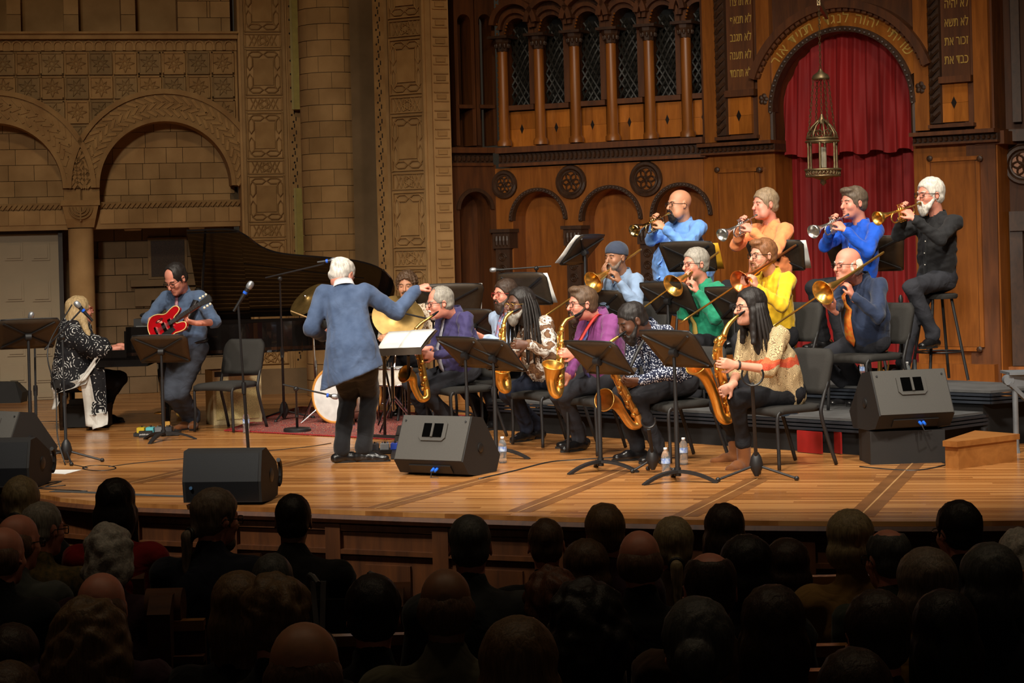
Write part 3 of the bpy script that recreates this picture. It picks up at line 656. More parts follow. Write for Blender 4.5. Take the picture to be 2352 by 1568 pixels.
def pier(xa, xcol0, xcol1, xt0, xt1, xb0, xb1, ytxt, lines, dy, y_shelf, y_led, y_corn0, y_corn1, px_, mirror):
    pm = (xt0 + xt1) / 2
    pb(W3, CARVE, 'carved_column', xcol0, -60, xcol1, y_led, -.02, .07)
    ua, ub = ur(xcol0, 150, .08), ur(xcol1, 150, .08); m = MB(); n_ = 26
    for kk in range(n_):                                           # twisted rope of the carved column
        z0 = zr(y_led - 10, pm, .08) + kk * .088; m.tube([W3.p(ua + .01, z0, .075), W3.p((ua + ub) / 2, z0 + .045, .1), W3.p(ub - .01, z0 + .09, .075)], .022, 5)
    m.build('rope_carving', CARVE, ob)
    pb(W3, OAK_D, 'text_board', xt0, -60, xt1, y_shelf, -.02, .015)
    pb(W3, OAK, 'upright_board', xb0, -60, xb1, y_corn0 + 2, -.02, .06); 
    for q, s in enumerate(lines):
        u_, z_ = W3.uz(pm, ytxt + q * dy, .02); text_obj(rv(s), W3, u_ + .02, z_, .017, .13, ob, GOLDT, maxw=abs(ur(xt1 - 4) - ur(xt0 + 8)) * .97)
    pb(W3, OAK_D, 'shelf', xt0 - 3, y_shelf, xt1 + 3, y_shelf + 15, -.02, .09)
    u0, u1 = ur(xt0 + 2, 250, .02), ur(xt1 - 2, 250, .02); z1, z0 = zr(y_shelf + 17, pm, .02), zr(y_led - 4, pm, .02); um, zm = (u0 + u1) / 2, (z0 + z1) / 2
    for a_, b_ in ((u0, um), (um, u1)):
        for c_, d_ in ((z0, zm), (zm, z1)): m = MB(); W3.box(m, a_ + .001, b_ - .001, c_ + .001, d_ - .001, -.02, .02); m.build('veneer_panel', VENEER, ob)
    m = MB(); m.prism([W3.p(um, zm - .06, .02), W3.p(um + .028, zm, .02), W3.p(um, zm + .06, .02), W3.p(um - .028, zm, .02)], W3.n * .006); m.build('diamond_inlay', EBON, ob)
    pb(W3, OAK_D, 'ledge', xcol0 - 2, y_led, xt1 + 10, y_led + 8, -.02, .13)
pier(1612, 1643, 1664, 1666, 1728, 1738, 1768, 4, ('לא תרצח', 'לא תנאף', 'לא תגנב', 'לא תענה', 'לא תחמד'), 41, 206, 312, 326, 352, 0, 0)
pier(2095, 2133, 2157, 2158, 2226, 2234, 2270, 8, ('לא יהיה', 'לא תשא', 'זכור את', 'כבד את'), 43, 174, 284, 300, 330, 0, 1)
pb(W3, OAK, 'upright_board', 2098, -60, 2131, 300, -.02, .06); pb(W3, OAK, 'upright_board', 1614, -60, 1642, 328, -.02, .06)
cornice(W3, 1606, 1776, 326, 352, .02); cornice(W3, 2093, 2288, 300, 330, .02)
def framed(W, x0, y0, x1, y1):
    fr = []
    for (a, b, c, d) in ((x0, y0, x1, y0 + 9), (x0, y1 - 9, x1, y1), (x0, y0 + 9, x0 + 9, y1 - 9), (x1 - 9, y0 + 9, x1, y1 - 9)):
        pb(W, OAK, 'panel_moulding', a, b, c, d, -.02, .03)
    pb(W, OAK, 'field_panel', x0 + 10, y0 + 10, x1 - 10, y1 - 10, -.02, .008)
    for cx, cy in ((x0 + 4, y0 + 4), (x1 - 4, y0 + 4), (x0 + 4, y1 - 4), (x1 - 4, y1 - 4)):
        u, z = W.uz(cx, cy, .03); m = MB(); m.lathe([(.03, 0), (.03, .02), (.012, .03)], W.p(u, z, .03), W.n, 8); m.build('corner_rosette', CARVE, ob)
framed(W3, 1644, 386, 1748, 800); framed(W3, 2132, 360, 2255, 806)
m = MB(); W3.box(m, ur(2088, 800), ur(2292, 800), 0, zr(836, 2190, .1), -.3, .1); W3.box(m, ur(1606, 800), ur(1778, 800), 0, zr(850, 1690, .1), -.3, .1); m.build('base', OAK, ob)
# arch inscription
ins = 'שויתי יהוה לנגדי תמיד אור'
for q, ch_ in enumerate(ins):
    a = pi - .62 - (pi - 1.24) * (1 - q / (len(ins) - 1)) if False else .62 + (pi - 1.24) * q / (len(ins) - 1)
    if ch_ != ' ': text_obj(ch_, W3, uc + (ra + ro) / 2 * math.cos(a), zc + (ra + ro) / 2 * math.sin(a), .032, .15, ob, GOLDT, a - pi / 2)
# curtains
def velvet():
    t = NT('red_velvet'); mp = t.coord((3, 3, .8)); n1 = t.n('ShaderNodeTexNoise', {'Vector': mp, 'Scale': 1.0, 'Detail': 4.0})
    r = t.ramp(n1, [(0.3, C(118, 9, 11)), (0.7, C(152, 18, 18))]); t.link(r, 0, 'Base Color'); t.b.inputs['Roughness'].default_value = .75
    t.b.inputs['Sheen Weight'].default_value = .05; t.b.inputs['Sheen Tint'].default_value = (1, .3, .3, 1); return t.m
VELV = velvet()
def curtain(name, label, zf_top, z_bot, t, nf, u0, u1, amp, seed):
    rn = random.Random(seed); cols = 190; us = np.linspace(u0, u1, cols); ph = np.cumsum(np.array([rn.uniform(.6, 1.4) for _ in range(cols)])); ph = ph / ph[-1] * nf * 2 * pi
    rows = 16; g = []
    for i in range(rows + 1):
        f = i / rows; row = []
        for u, p_ in zip(us, ph):
            zt = zf_top(u); z = zt + (z_bot + .02 * math.sin(p_ * .5) - zt) * f
            row.append(W3.p(u, z, t + amp * (.45 + .55 * f) * math.sin(p_ + .5 * math.sin(f * 3 + u * 4)) + .008 * math.sin(p_ * 2.3 + f * 5)))
        g.append(row)
    m = MB(); m.sheet(g); o = m.build(name, VELV, None, 'all'); return tag(o, label, 'curtain')
arch_top = lambda u: zc + math.sqrt(max(.0, (ra + .02) ** 2 - (u - uc) ** 2)) if abs(u - uc) < ra + .02 else zc
curtain('curtain', 'long red velvet ark curtain hanging below the valance', lambda u: zr(318), zr(846, 1940), -.42, 13, ur(1776) - .06, ur(2110) + .06, .05, 2)
curtain('curtain', 'red velvet valance gathered into the ark arch', arch_top, zr(350, 1936), -.2, 10, uc - ra, uc + ra, .045, 5)
m = MB(); W3.box(m, ur(1720), ur(2150), 0, 5, -1.0, -.8); m.build('ark_back', BLACKG, ob)
# right-hand return and the next bay
WR = Wall(2290, xline(W3, 2290)[1], 55.0); pr = xline(WR, 2316)
m = MB(); WR.box(m, 0, WR.uz(2316, 500)[0], 0, 5.3, -.3, 0); WR.box(m, -.02, WR.uz(2320, 500)[0], WR.uz(2300, 332)[1], WR.uz(2300, 302)[1], -.2, .1); m.build('ark_return', OAK_D, ob)
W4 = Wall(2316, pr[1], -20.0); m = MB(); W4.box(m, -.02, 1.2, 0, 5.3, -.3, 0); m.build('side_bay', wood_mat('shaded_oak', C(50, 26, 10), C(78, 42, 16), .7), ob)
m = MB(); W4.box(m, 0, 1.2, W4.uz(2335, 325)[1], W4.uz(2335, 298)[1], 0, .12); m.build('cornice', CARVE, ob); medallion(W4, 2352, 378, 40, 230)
m = MB(); W4.pbox(m, 2322, 505, 2352, 840, 0, .08); W4.pbox(m, 2318, 485, 2356, 530, 0, .12); W4.pbox(m, 2322, -60, 2342, 280, 0, .1); m.build('pilaster', CARVE, ob)
m = MB(); W4.box(m, -.05, 1.2, 0, W4.uz(2335, 840)[1], 0, .14); m.build('base', OAK, ob)
# bimah platform the screen stands on
m = MB(); pts = [W1.p(W1.uz(1030, 500)[0], 0, .0), W2.p(W2.uz(1140, 500)[0], 0, .5), W3.p(ur(1612), 0, .75), W3.p(ur(2400), 0, .75), W3.p(ur(2400) + 2, 0, -1), W2.p(0, 0, -2)]
m.prism([(p[0], p[1], .0) for p in pts], (0, 0, .22)); o = m.build('floor_platform', FLOORM); o['kind'] = 'structure'; o['label'] = 'low wooden platform in front of the oak screen'
# hall side closing walls and ceiling (dark), out of the camera's view
dk = M('hall_plaster', C(120, 92, 58), .9)
m = MB(); m.box((-11, 12, 3), (.3, 36, 12)); o = m.build('wall_hall_west', dk); o['kind'] = 'structure'
m = MB(); m.box((12, 12, 3), (.3, 36, 12)); o = m.build('wall_hall_east', dk); o['kind'] = 'structure'
m = MB(); m.box((0, 12, 11.5), (24, 36, .3)); o = m.build('ceiling', dk); o['kind'] = 'structure'
# ================================================================ ORGANIC SURFACES (smooth-union fields, meshed by surface nets)
class SDF:
    def __init__(s): s.p = []
    def cap(s, a, b, ra, rb=None, k=.02, flat=None, sub=False):
        s.p.append(('c', V3(a), V3(b), ra, ra if rb is None else rb, k, (unit(flat[0]), flat[1]) if flat else None, sub)); return s
    def chain(s, pts, rs, k=.015, flat=None):
        for i in range(len(pts) - 1): s.cap(pts[i], pts[i + 1], rs[i], rs[i + 1], k, flat)
        return s
    def ell(s, c, r, R=None, k=.02, sub=False):
        s.p.append(('e', V3(c), np.array((r, r, r) if np.isscalar(r) else r, float), np.eye(3) if R is None else np.asarray(R), 0, k, None, sub)); return s
    def cut(s, c, n, k=.004):                                  # keep the side n points away from
        s.p.append(('h', V3(c), unit(n), 0, 0, k, None, True)); return s
    def bbox(s, q):
        if q[0] == 'c':
            r = max(q[3], q[4]); return np.minimum(q[1], q[2]) - r, np.maximum(q[1], q[2]) + r
        ext = np.abs(q[3]) @ q[2]; return q[1] - ext, q[1] + ext
    def mesh(s, h):
        lo = np.min([s.bbox(q)[0] for q in s.p if not q[7]], 0) - 3 * h; hi = np.max([s.bbox(q)[1] for q in s.p if not q[7]], 0) + 3 * h
        n = np.ceil((hi - lo) / h).astype(int) + 1; D = np.full(n, .5, np.float32)
        ax = [(lo[i] + h * np.arange(n[i])).astype(np.float32) for i in range(3)]
        for q in s.p:
            k = q[5]
            if q[0] == 'h': sl = [slice(0, n[i]) for i in range(3)]
            else:
                b0, b1 = s.bbox(q); mg = k + 3 * h
                sl = [slice(max(0, int((b0[i] - mg - lo[i]) / h)), min(n[i], int((b1[i] + mg - lo[i]) / h) + 2)) for i in range(3)]
                if any(x.stop <= x.start for x in sl): continue
            X, Y, Zz = np.meshgrid(ax[0][sl[0]], ax[1][sl[1]], ax[2][sl[2]], indexing='ij'); P = np.stack((X, Y, Zz), -1)
            if q[0] == 'c':
                a, b = q[1].copy(), q[2].copy(); P = P - a.astype(np.float32); ab = b - a
                if q[6]:
                    nn, f = q[6]; P = P + ((P @ nn.astype(np.float32)) * (f - 1))[..., None] * nn.astype(np.float32); ab = ab + nn * (ab @ nn) * (f - 1)
                t = np.clip((P @ ab.astype(np.float32)) / max(ab @ ab, 1e-9), 0, 1)
                d = np.sqrt(((P - t[..., None] * ab.astype(np.float32)) ** 2).sum(-1)) - (q[3] + t * (q[4] - q[3]))
            elif q[0] == 'e':
                L = (P - q[1].astype(np.float32)) @ q[3].astype(np.float32); k0 = np.sqrt(((L / q[2].astype(np.float32)) ** 2).sum(-1)); k1 = np.sqrt(((L / (q[2] ** 2).astype(np.float32)) ** 2).sum(-1))
                d = np.where(k1 > 1e-6, k0 * (k0 - 1) / np.maximum(k1, 1e-6), -q[2].min())
            else: d = -((P - q[1].astype(np.float32)) @ q[2].astype(np.float32))
            W = D[sl[0], sl[1], sl[2]]
            if not q[7]: hh = np.clip(.5 + .5 * (W - d) / k, 0, 1); W[...] = W * (1 - hh) + d * hh - k * hh * (1 - hh)
            else: hh = np.clip(.5 - .5 * (W + d) / k, 0, 1); W[...] = W * (1 - hh) - d * hh + k * hh * (1 - hh)
        return surface_net(D, lo, h)
def surface_net(D, lo, h):
    S = D < 0; nx, ny, nz = D.shape
    cnt = np.zeros((nx - 1, ny - 1, nz - 1), np.int8)
    for i in (0, 1):
        for j in (0, 1):
            for k in (0, 1): cnt += S[i:nx - 1 + i, j:ny - 1 + j, k:nz - 1 + k]
    act = (cnt > 0) & (cnt < 8); I, J, K = np.nonzero(act); N = len(I)
    if N == 0: return np.zeros((0, 3)), np.zeros((0, 4), int)
    idx = np.full(act.shape, -1, np.int64); idx[I, J, K] = np.arange(N)
    cv = {(i, j, k): D[I + i, J + j, K + k] for i in (0, 1) for j in (0, 1) for k in (0, 1)}
    acc = np.zeros((N, 3)); num = np.zeros(N)
    for c in cv:
        for axn in range(3):
            if c[axn]: continue
            c2 = list(c); c2[axn] = 1; c2 = tuple(c2); a, b = cv[c], cv[c2]; m = (a < 0) != (b < 0)
            t = np.where(m, a / np.where(m, a - b, 1), 0); base = np.array(c, float)
            for q in range(3): acc[:, q] += m * ((base[q] + (t if q == axn else 0)))
            num += m
    vs = (acc / num[:, None] + np.stack((I, J, K), 1)) * h + lo; fs = []
    for axn in range(3):
        sl0 = [slice(None)] * 3; sl1 = [slice(None)] * 3; sl0[axn] = slice(0, -1); sl1[axn] = slice(1, None)
        A, B = S[tuple(sl0)], S[tuple(sl1)]; ch = A != B; o1, o2 = [q for q in range(3) if q != axn]
        cut = [slice(None)] * 3; cut[o1] = slice(1, D.shape[o1] - 1); cut[o2] = slice(1, D.shape[o2] - 1); G = np.stack(np.nonzero(ch[tuple(cut)]), 1)
        if not len(G): continue
        G[:, o1] += 1; G[:, o2] += 1; quad = []
        for d1, d2 in ((-1, -1), (0, -1), (0, 0), (-1, 0)):
            g = G.copy(); g[:, o1] += d1; g[:, o2] += d2; quad.append(idx[g[:, 0], g[:, 1], g[:, 2]])
        Q = np.stack(quad, 1); inside = A[G[:, 0], G[:, 1], G[:, 2]]
        if axn == 1: inside = ~inside
        Q[~inside] = Q[~inside][:, ::-1]; fs.append(Q)
    return vs, np.vstack(fs)
def wrinkle(v, f, amp, freq, seed=0, dirv=None):
    """push points along their normals by a band-limited wave: cloth folds, hair locks"""
    if amp == 0: return v
    e1 = v[f[:, 1]] - v[f[:, 0]]; e2 = v[f[:, 3]] - v[f[:, 0]]; fn = np.cross(e1, e2); n = np.zeros_like(v)
    for q in range(4): np.add.at(n, f[:, q], fn)
    n /= np.maximum(np.linalg.norm(n, axis=1), 1e-12)[:, None]; rn = np.random.RandomState(seed); w = np.zeros(len(v))
    for q in range(5):
        d = rn.normal(size=3) if dirv is None else rn.normal(size=3) * np.asarray(dirv); d = d / np.linalg.norm(d) * freq * rn.uniform(.6, 1.6)
        d2 = rn.normal(size=3) * freq * .35; sv = np.sin(v @ d + 1.5 * np.sin(v @ d2 + rn.uniform(0, 6)) + rn.uniform(0, 6)); w += sv if freq > 60 else (.55 - np.abs(sv)) * 1.5
    return v + n * (w / 5 * amp * 1.6)[:, None]
def mesh_obj(name, vs, fs, mat, parent, smooth=True):
    off = V3(ORG.get(parent.name, (0, 0, 0))) if parent else 0
    me = bpy.data.meshes.new(name); me.vertices.add(len(vs)); me.vertices.foreach_set('co', (vs - off).astype(np.float32).ravel())
    nf = len(fs); me.loops.add(nf * 4); me.loops.foreach_set('vertex_index', fs.astype(np.int32).ravel())
    me.polygons.add(nf); me.polygons.foreach_set('loop_start', np.arange(0, nf * 4, 4, dtype=np.int32)); me.polygons.foreach_set('loop_total', np.full(nf, 4, np.int32))
    me.polygons.foreach_set('use_smooth', np.ones(nf, bool)); me.update(); me.validate(); me.materials.append(mat)
    o = bpy.data.objects.new(name, me); COL.objects.link(o)
    if parent: o.parent = parent; ORG[o.name] = tuple(off)
    return o
def sdf_obj(name, S, h, mat, parent, amp=0, freq=40, seed=0, dirv=None):
    v, f = S.mesh(h)
    if len(f) == 0: return None
    v = wrinkle(v, f, amp, freq, seed, dirv); return mesh_obj(name, v, f, mat, parent)
# ================================================================ PEOPLE
def skin_mat(name, c):
    if name in MATS: return MATS[name]
    t = NT(name); mp = t.coord((1, 1, 1)); n1 = t.n('ShaderNodeTexNoise', {'Vector': mp, 'Scale': 22.0, 'Detail': 3.0}); n2 = t.n('ShaderNodeTexNoise', {'Vector': mp, 'Scale': 300.0, 'Detail': 2.0})
    r = t.ramp(n1, [(.3, mul(c, .9)), (.7, (min(1, c[0] * 1.12), c[1] * 1.02, c[2] * 1.0))]); t.link(r, 0, 'Base Color'); t.b.inputs['Roughness'].default_value = .5
    t.b.inputs['Subsurface Weight'].default_value = .08; t.b.inputs['Subsurface Radius'].default_value = (.02, .008, .004); t.b.inputs['Subsurface Scale'].default_value = .3
    t.bump(n2, .06, .002); MATS[name] = t.m; return t.m
SKIN = {'pale': skin_mat('skin_pale', C(212, 156, 130)), 'pink': skin_mat('skin_pink', C(216, 146, 124)), 'tan': skin_mat('skin_tan', C(196, 142, 110)), 'brown': skin_mat('skin_brown', C(116, 78, 56)), 'dark': skin_mat('skin_dark', C(92, 60, 44)), 'olive': skin_mat('skin_olive', C(150, 108, 82))}
def cloth_mat(name, c, rough=.8, c2=None, weave=260, sheen=.15):
    if name in MATS: return MATS[name]
    t = NT(name); mp = t.coord((1, 1, 1)); n1 = t.n('ShaderNodeTexNoise', {'Vector': mp, 'Scale': 9.0, 'Detail': 4.0}); n2 = t.n('ShaderNodeTexNoise', {'Vector': mp, 'Scale': float(weave), 'Detail': 1.0})
    r = t.ramp(n1, [(.3, mul(c, .88)), (.7, c2 or mul(c, 1.1))]); t.link(r, 0, 'Base Color'); t.b.inputs['Roughness'].default_value = rough; t.b.inputs['Sheen Weight'].default_value = sheen; t.b.inputs['Specular IOR Level'].default_value = .25
    n3 = t.n('ShaderNodeTexNoise', {'Vector': mp, 'Scale': 8.0, 'Detail': 2.0, 'Distortion': 1.2}); n4 = t.n('ShaderNodeMath', {0: (n3, 0), 1: (t.n('ShaderNodeMath', {0: (n2, 0), 1: .04}, operation='MULTIPLY'), 0)}, operation='ADD'); t.bump(n4, .36, .03); MATS[name] = t.m; return t.m
def hair_mat(name, c, stretch=(60, 60, 8)):
    if name in MATS: return MATS[name]
    t = NT(name); mp = t.coord(stretch); n1 = t.n('ShaderNodeTexNoise', {'Vector': mp, 'Scale': 1.6, 'Detail': 3.0, 'Distortion': .8})
    r = t.ramp(n1, [(.3, mul(c, .62)), (.7, mul(c, 1.25))]); t.link(r, 0, 'Base Color'); t.b.inputs['Roughness'].default_value = .5; t.b.inputs['Specular IOR Level'].default_value = .35; t.bump(n1, .5, .006); MATS[name] = t.m; return t.m
def ik(a, b, l1, l2, pole):
    a, b = V3(a), V3(b); d = b - a; L = np.linalg.norm(d); mx = (l1 + l2) * .995
    if L > mx: l1, l2 = l1 * L / mx, l2 * L / mx
    x = (l1 * l1 - l2 * l2 + L * L) / (2 * L); y = math.sqrt(max(0, l1 * l1 - x * x)); u = d / L; p = V3(pole); p = p - u * (p @ u); return a + u * x + unit(p) * y
def head_frame(yaw, pitch=0, roll=0):
    y, p, r = map(math.radians, (yaw, pitch, roll)); f = np.array((math.cos(y) * math.cos(p), math.sin(y) * math.cos(p), math.sin(p))); l = np.array((-math.sin(y), math.cos(y), 0)); u = np.cross(f, l)
    l2 = l * math.cos(r) + u * math.sin(r); return np.stack((f, l2, np.cross(f, l2)), 1)       # columns forward, left, up
def add_head(S, c, B, s=1.0, fat=0.0, ears=True):
    T = lambda x, y, z: c + B @ (np.array((x, y, z)) * s)
    S.ell(T(-.012, 0, .038), np.array((.1, .078, .088)) * s, B, .02); S.ell(T(.022, 0, -.03), np.array((.07, .064 + fat * .02, .088)) * s, B, .03)
    S.ell(T(.05, 0, -.085), np.array((.04, .042 + fat * .018, .036)) * s, B, .025); S.ell(T(.078, 0, -.102), np.array((.018, .022, .017)) * s, B, .02)
    S.ell(T(.078, 0, .024), np.array((.017, .05, .012)) * s, B, .016)
    for y in (-1, 1):
        S.ell(T(.064, y * .04, -.028), np.array((.024, .022, .024)) * s, B, .02)
        if fat: S.ell(T(.04, y * .05, -.075), np.array((.035, .026, .035)) * s * (1 + fat * .2), B, .03)
    for y in (-1, 1): S.ell(T(.099, y * .031, .002), np.array((.013, .021, .012)) * s, B, .01, True)
    for y in (-1, 1): S.ell(T(.077, y * .031, .003), .0135 * s, B, .004)
    S.cap(T(.088, 0, .016), T(.113, 0, -.03), .008 * s, .0125 * s, .01); S.ell(T(.108, 0, -.034), np.array((.011, .017, .009)) * s, B, .006)
    S.ell(T(.086, 0, -.058), np.array((.014, .027, .007)) * s, B, .006); S.ell(T(.085, 0, -.072), np.array((.013, .023, .007)) * s, B, .006); S.cap(T(.101, -.022, -.065), T(.101, .022, -.065), .0035 * s, None, .003, None, True)
    if ears:
        for y in (-1, 1): S.ell(T(-.008, y * .08, -.002), np.array((.021, .009, .034)) * s, B @ head_frame(y * 18, 10), .006); S.ell(T(-.003, y * .088, .0), np.array((.010, .006, .018)) * s, B, .004, True)
def add_hand(S, w, d, n, side, curl=.6, s=1.0, spread=.1, point=0):
    """w wrist, d finger direction, n palm normal, side +1: thumb lies along cross(d,n)"""
    d = unit(d); n = V3(n); n = unit(n - d * (n @ d)); t = np.cross(d, n) * side; w = V3(w)
    S.cap(w - d * .03, w + d * .03 * s, .027 * s, .031 * s, .012, (n, 1.5)); S.cap(w + d * .045 * s + t * .017, w + d * .083 * s + t * .024 * s, .02 * s, .017 * s, .01, (n, 1.35)); S.cap(w + d * .045 * s - t * .017, w + d * .078 * s - t * .026 * s, .02 * s, .016 * s, .01, (n, 1.35)); S.cap(w + d * .03 * s, w + d * .085 * s, .026 * s, .022 * s, .01, (n, 1.5))
    for i, (o, L) in enumerate(((.031, .072), (.0105, .08), (-.010, .074), (-.03, .058))):
        p = w + d * (.088 - .004 * abs(i - 1)) * s + t * o * s; dd = unit(d + t * o * spread * 25 * .3); a = 0
        for j, fr in enumerate((.45, .31, .24)):
            c = curl[i] if not np.isscalar(curl) else curl
            a += c * (.9, 1.25, .8)[j]; v = dd * math.cos(a) + n * math.sin(a); q = p + v * L * fr * s
            S.cap(p, q, (.0095, .0088, .0078)[j] * s, (.0088, .0078, .0066)[j] * s, .003); p = q
    p = w + d * .022 * s + t * .028 * s; v = unit(d * .75 + t * .75 + n * .35); q = p + v * .045 * s; S.cap(p, q, .0145 * s, .0115 * s, .012); v2 = unit(d * .95 + t * .15 + n * .5); S.cap(q, q + v2 * .034 * s, .0112 * s, .0085 * s, .004)
def hair_sdf(kind, c, B, s):
    S = SDF(); T = lambda x, y, z: c + B @ (np.array((x, y, z)) * s); E = lambda x, y, z, a, b, cc, k=.015, sub=False: S.ell(T(x, y, z), np.array((a, b, cc)) * s, B, k, sub)
    if kind in ('short', 'quiff', 'crop', 'receding', 'curly', 'balding', 'side'):
        th = {'crop': .005, 'curly': .022, 'quiff': .012, 'receding': .009, 'balding': .007}.get(kind, .012)
        E(-.016, 0, .042, .1 + th, .078 + th, .088 + th); E(-.045, 0, -.015, .068 + th * .5, .072 + th * .6, .062)
        if kind == 'quiff': E(.05, .0, .11, .055, .06, .03)
        if kind == 'side': E(.06, .0, .1, .05, .065, .03)
        E(.125, 0, -.015, .085, .13, .088, .012, True); E(.04, 0, -.1, .085, .12, .07, .012, True)
        for y in (-1, 1): E(.005, y * .098, -.012, .034, .03, .04, .008, True)
        if kind in ('receding', 'balding'): E(.10, 0, .085, .075, .058, .07, .012, True)
        if kind == 'balding': E(.0, 0, .15, .11, .062, .07, .015, True)
        for y in (-1, 1): S.cap(T(.018, y * .077, .03), T(.02, y * .073, -.03), .009 * s, .005 * s, .006)
    elif kind == 'fringe':                                       # bald crown, band of hair round the back
        E(-.035, 0, -.005, .092, .092, .08); E(.03, 0, .14, .2, .2, .075, .01, True); E(.145, 0, 0, .11, .15, .12, .01, True); E(.07, 0, -.12, .1, .13, .065, .01, True)
        for y in (-1, 1): E(.01, y * .1, -.012, .034, .028, .04, .008, True)
    elif kind in ('long', 'dreads'):
        E(-.018, 0, .045, .115, .094, .1); E(-.05, 0, -.05, .085, .1, .12); E(.125, 0, -.022, .088, .13, .118, .012, True)
        if kind == 'long': S.cap(T(-.05, 0, -.05), T(-.075, 0, -.30), .092 * s, .06 * s, .03, (B[:, 0], 1.5)); S.cap(T(.01, .07, -.02), T(.02, .085, -.24), .032 * s, .02 * s, .02); S.cap(T(.01, -.07, -.02), T(.02, -.085, -.24), .032 * s, .02 * s, .02)
    elif kind == 'bob':
        E(-.018, 0, .045, .118, .1, .1); E(-.035, 0, -.04, .1, .108, .085); E(.13, 0, -.03, .085, .14, .1, .012, True)
    elif kind == 'beanie':
        E(-.012, 0, .055, .112, .092, .092, .01); S.cut(T(.0, 0, .026), -(B @ np.array((-.16, 0, 1.0))))
    return S
def glasses(c, B, s, parent, mat, rnd=False, w=.026, hgt=.018):
    T = lambda x, y, z: c + B @ (np.array((x, y, z)) * s); m = MB()
    for y in (-1, 1):
        ex = 1.0 if rnd else .55
        P = [T(.112 - .012 * abs(math.cos(a)) , y * .033 + w * math.copysign(abs(math.cos(a)) ** ex, math.cos(a)), -.001 + hgt * math.copysign(abs(math.sin(a)) ** ex, math.sin(a))) for a in np.linspace(0, 2 * pi, 17)[:-1]]
        m.tube(P, .0026 * s, 5, closed=True); m.tube([T(.1, y * .059, .008), T(.06, y * .08, .008), T(-.01, y * .086, .008), T(-.025, y * .085, -.01)], .0024 * s, 4)
    m.tube([T(.108, -.009, .004), T(.114, 0, .007), T(.108, .009, .004)], .0024 * s, 5); m.build('glasses', mat, parent, 'all')
BUTTON = M('pearl_button', C(214, 210, 200), .4)
GLASSB = M('black_spectacle_frame', C(24, 20, 18), .35); GLASSG = M('gold_spectacle_frame', C(190, 150, 80), .3, .8); GLASSR = M('red_spectacle_frame', C(140, 40, 34), .35)
LIPS = M('lips', C(178, 104, 92), .45); EYED = M('eye_dark', C(30, 22, 18), .3); EYEW = M('eye_white', C(206, 198, 190), .3)
BLACKT = cloth_mat('black_trousers', C(34, 34, 38), .9, None, 260, 0.0); CHARC = cloth_mat('charcoal_trousers', C(48, 49, 55), .9, None, 260, 0.0); SHOE = M('black_leather_shoe', C(24, 23, 24), .28, 0, .2, 30, coat=.2)
BLACKSOLE = M('dark_rubber_sole', C(22, 20, 19), .8)
def shoe(parent, ank, toe, z0, mat=SHOE, tall=.0, L=.27):
    S = SDF(); ank = V3(ank); t = unit((toe[0], toe[1], 0)); heel = np.array((ank[0], ank[1], z0)) - t * .055; U = np.array((0, 0, 1.0)); sd = np.cross(U, t)
    S.cap(heel + U * .038, heel + t * L * .5 + U * .04, .04, .045, .02); S.cap(heel + t * L * .5 + U * .032, heel + t * (L - .05) + U * .026, .046, .04, .025, (U, 1.35)); S.cap(heel + t * .045 + U * .05, heel + t * .05 + U * (.095 + tall), .042 + tall * .1, .041 + tall * .14, .02); S.cut(heel + U * .004, U * -1)
    sl = MB(); sl.prism([heel + t * (L * .5 + (L * .52 + .0) * math.cos(a)) - t * L * .02 + sd * .045 * math.sin(a) for a in np.linspace(0, 2 * pi, 15)[:-1]], (0, 0, .016)); so = sdf_obj('shoe', S, .010, mat, parent); sl.build('sole', BLACKSOLE, so); return so
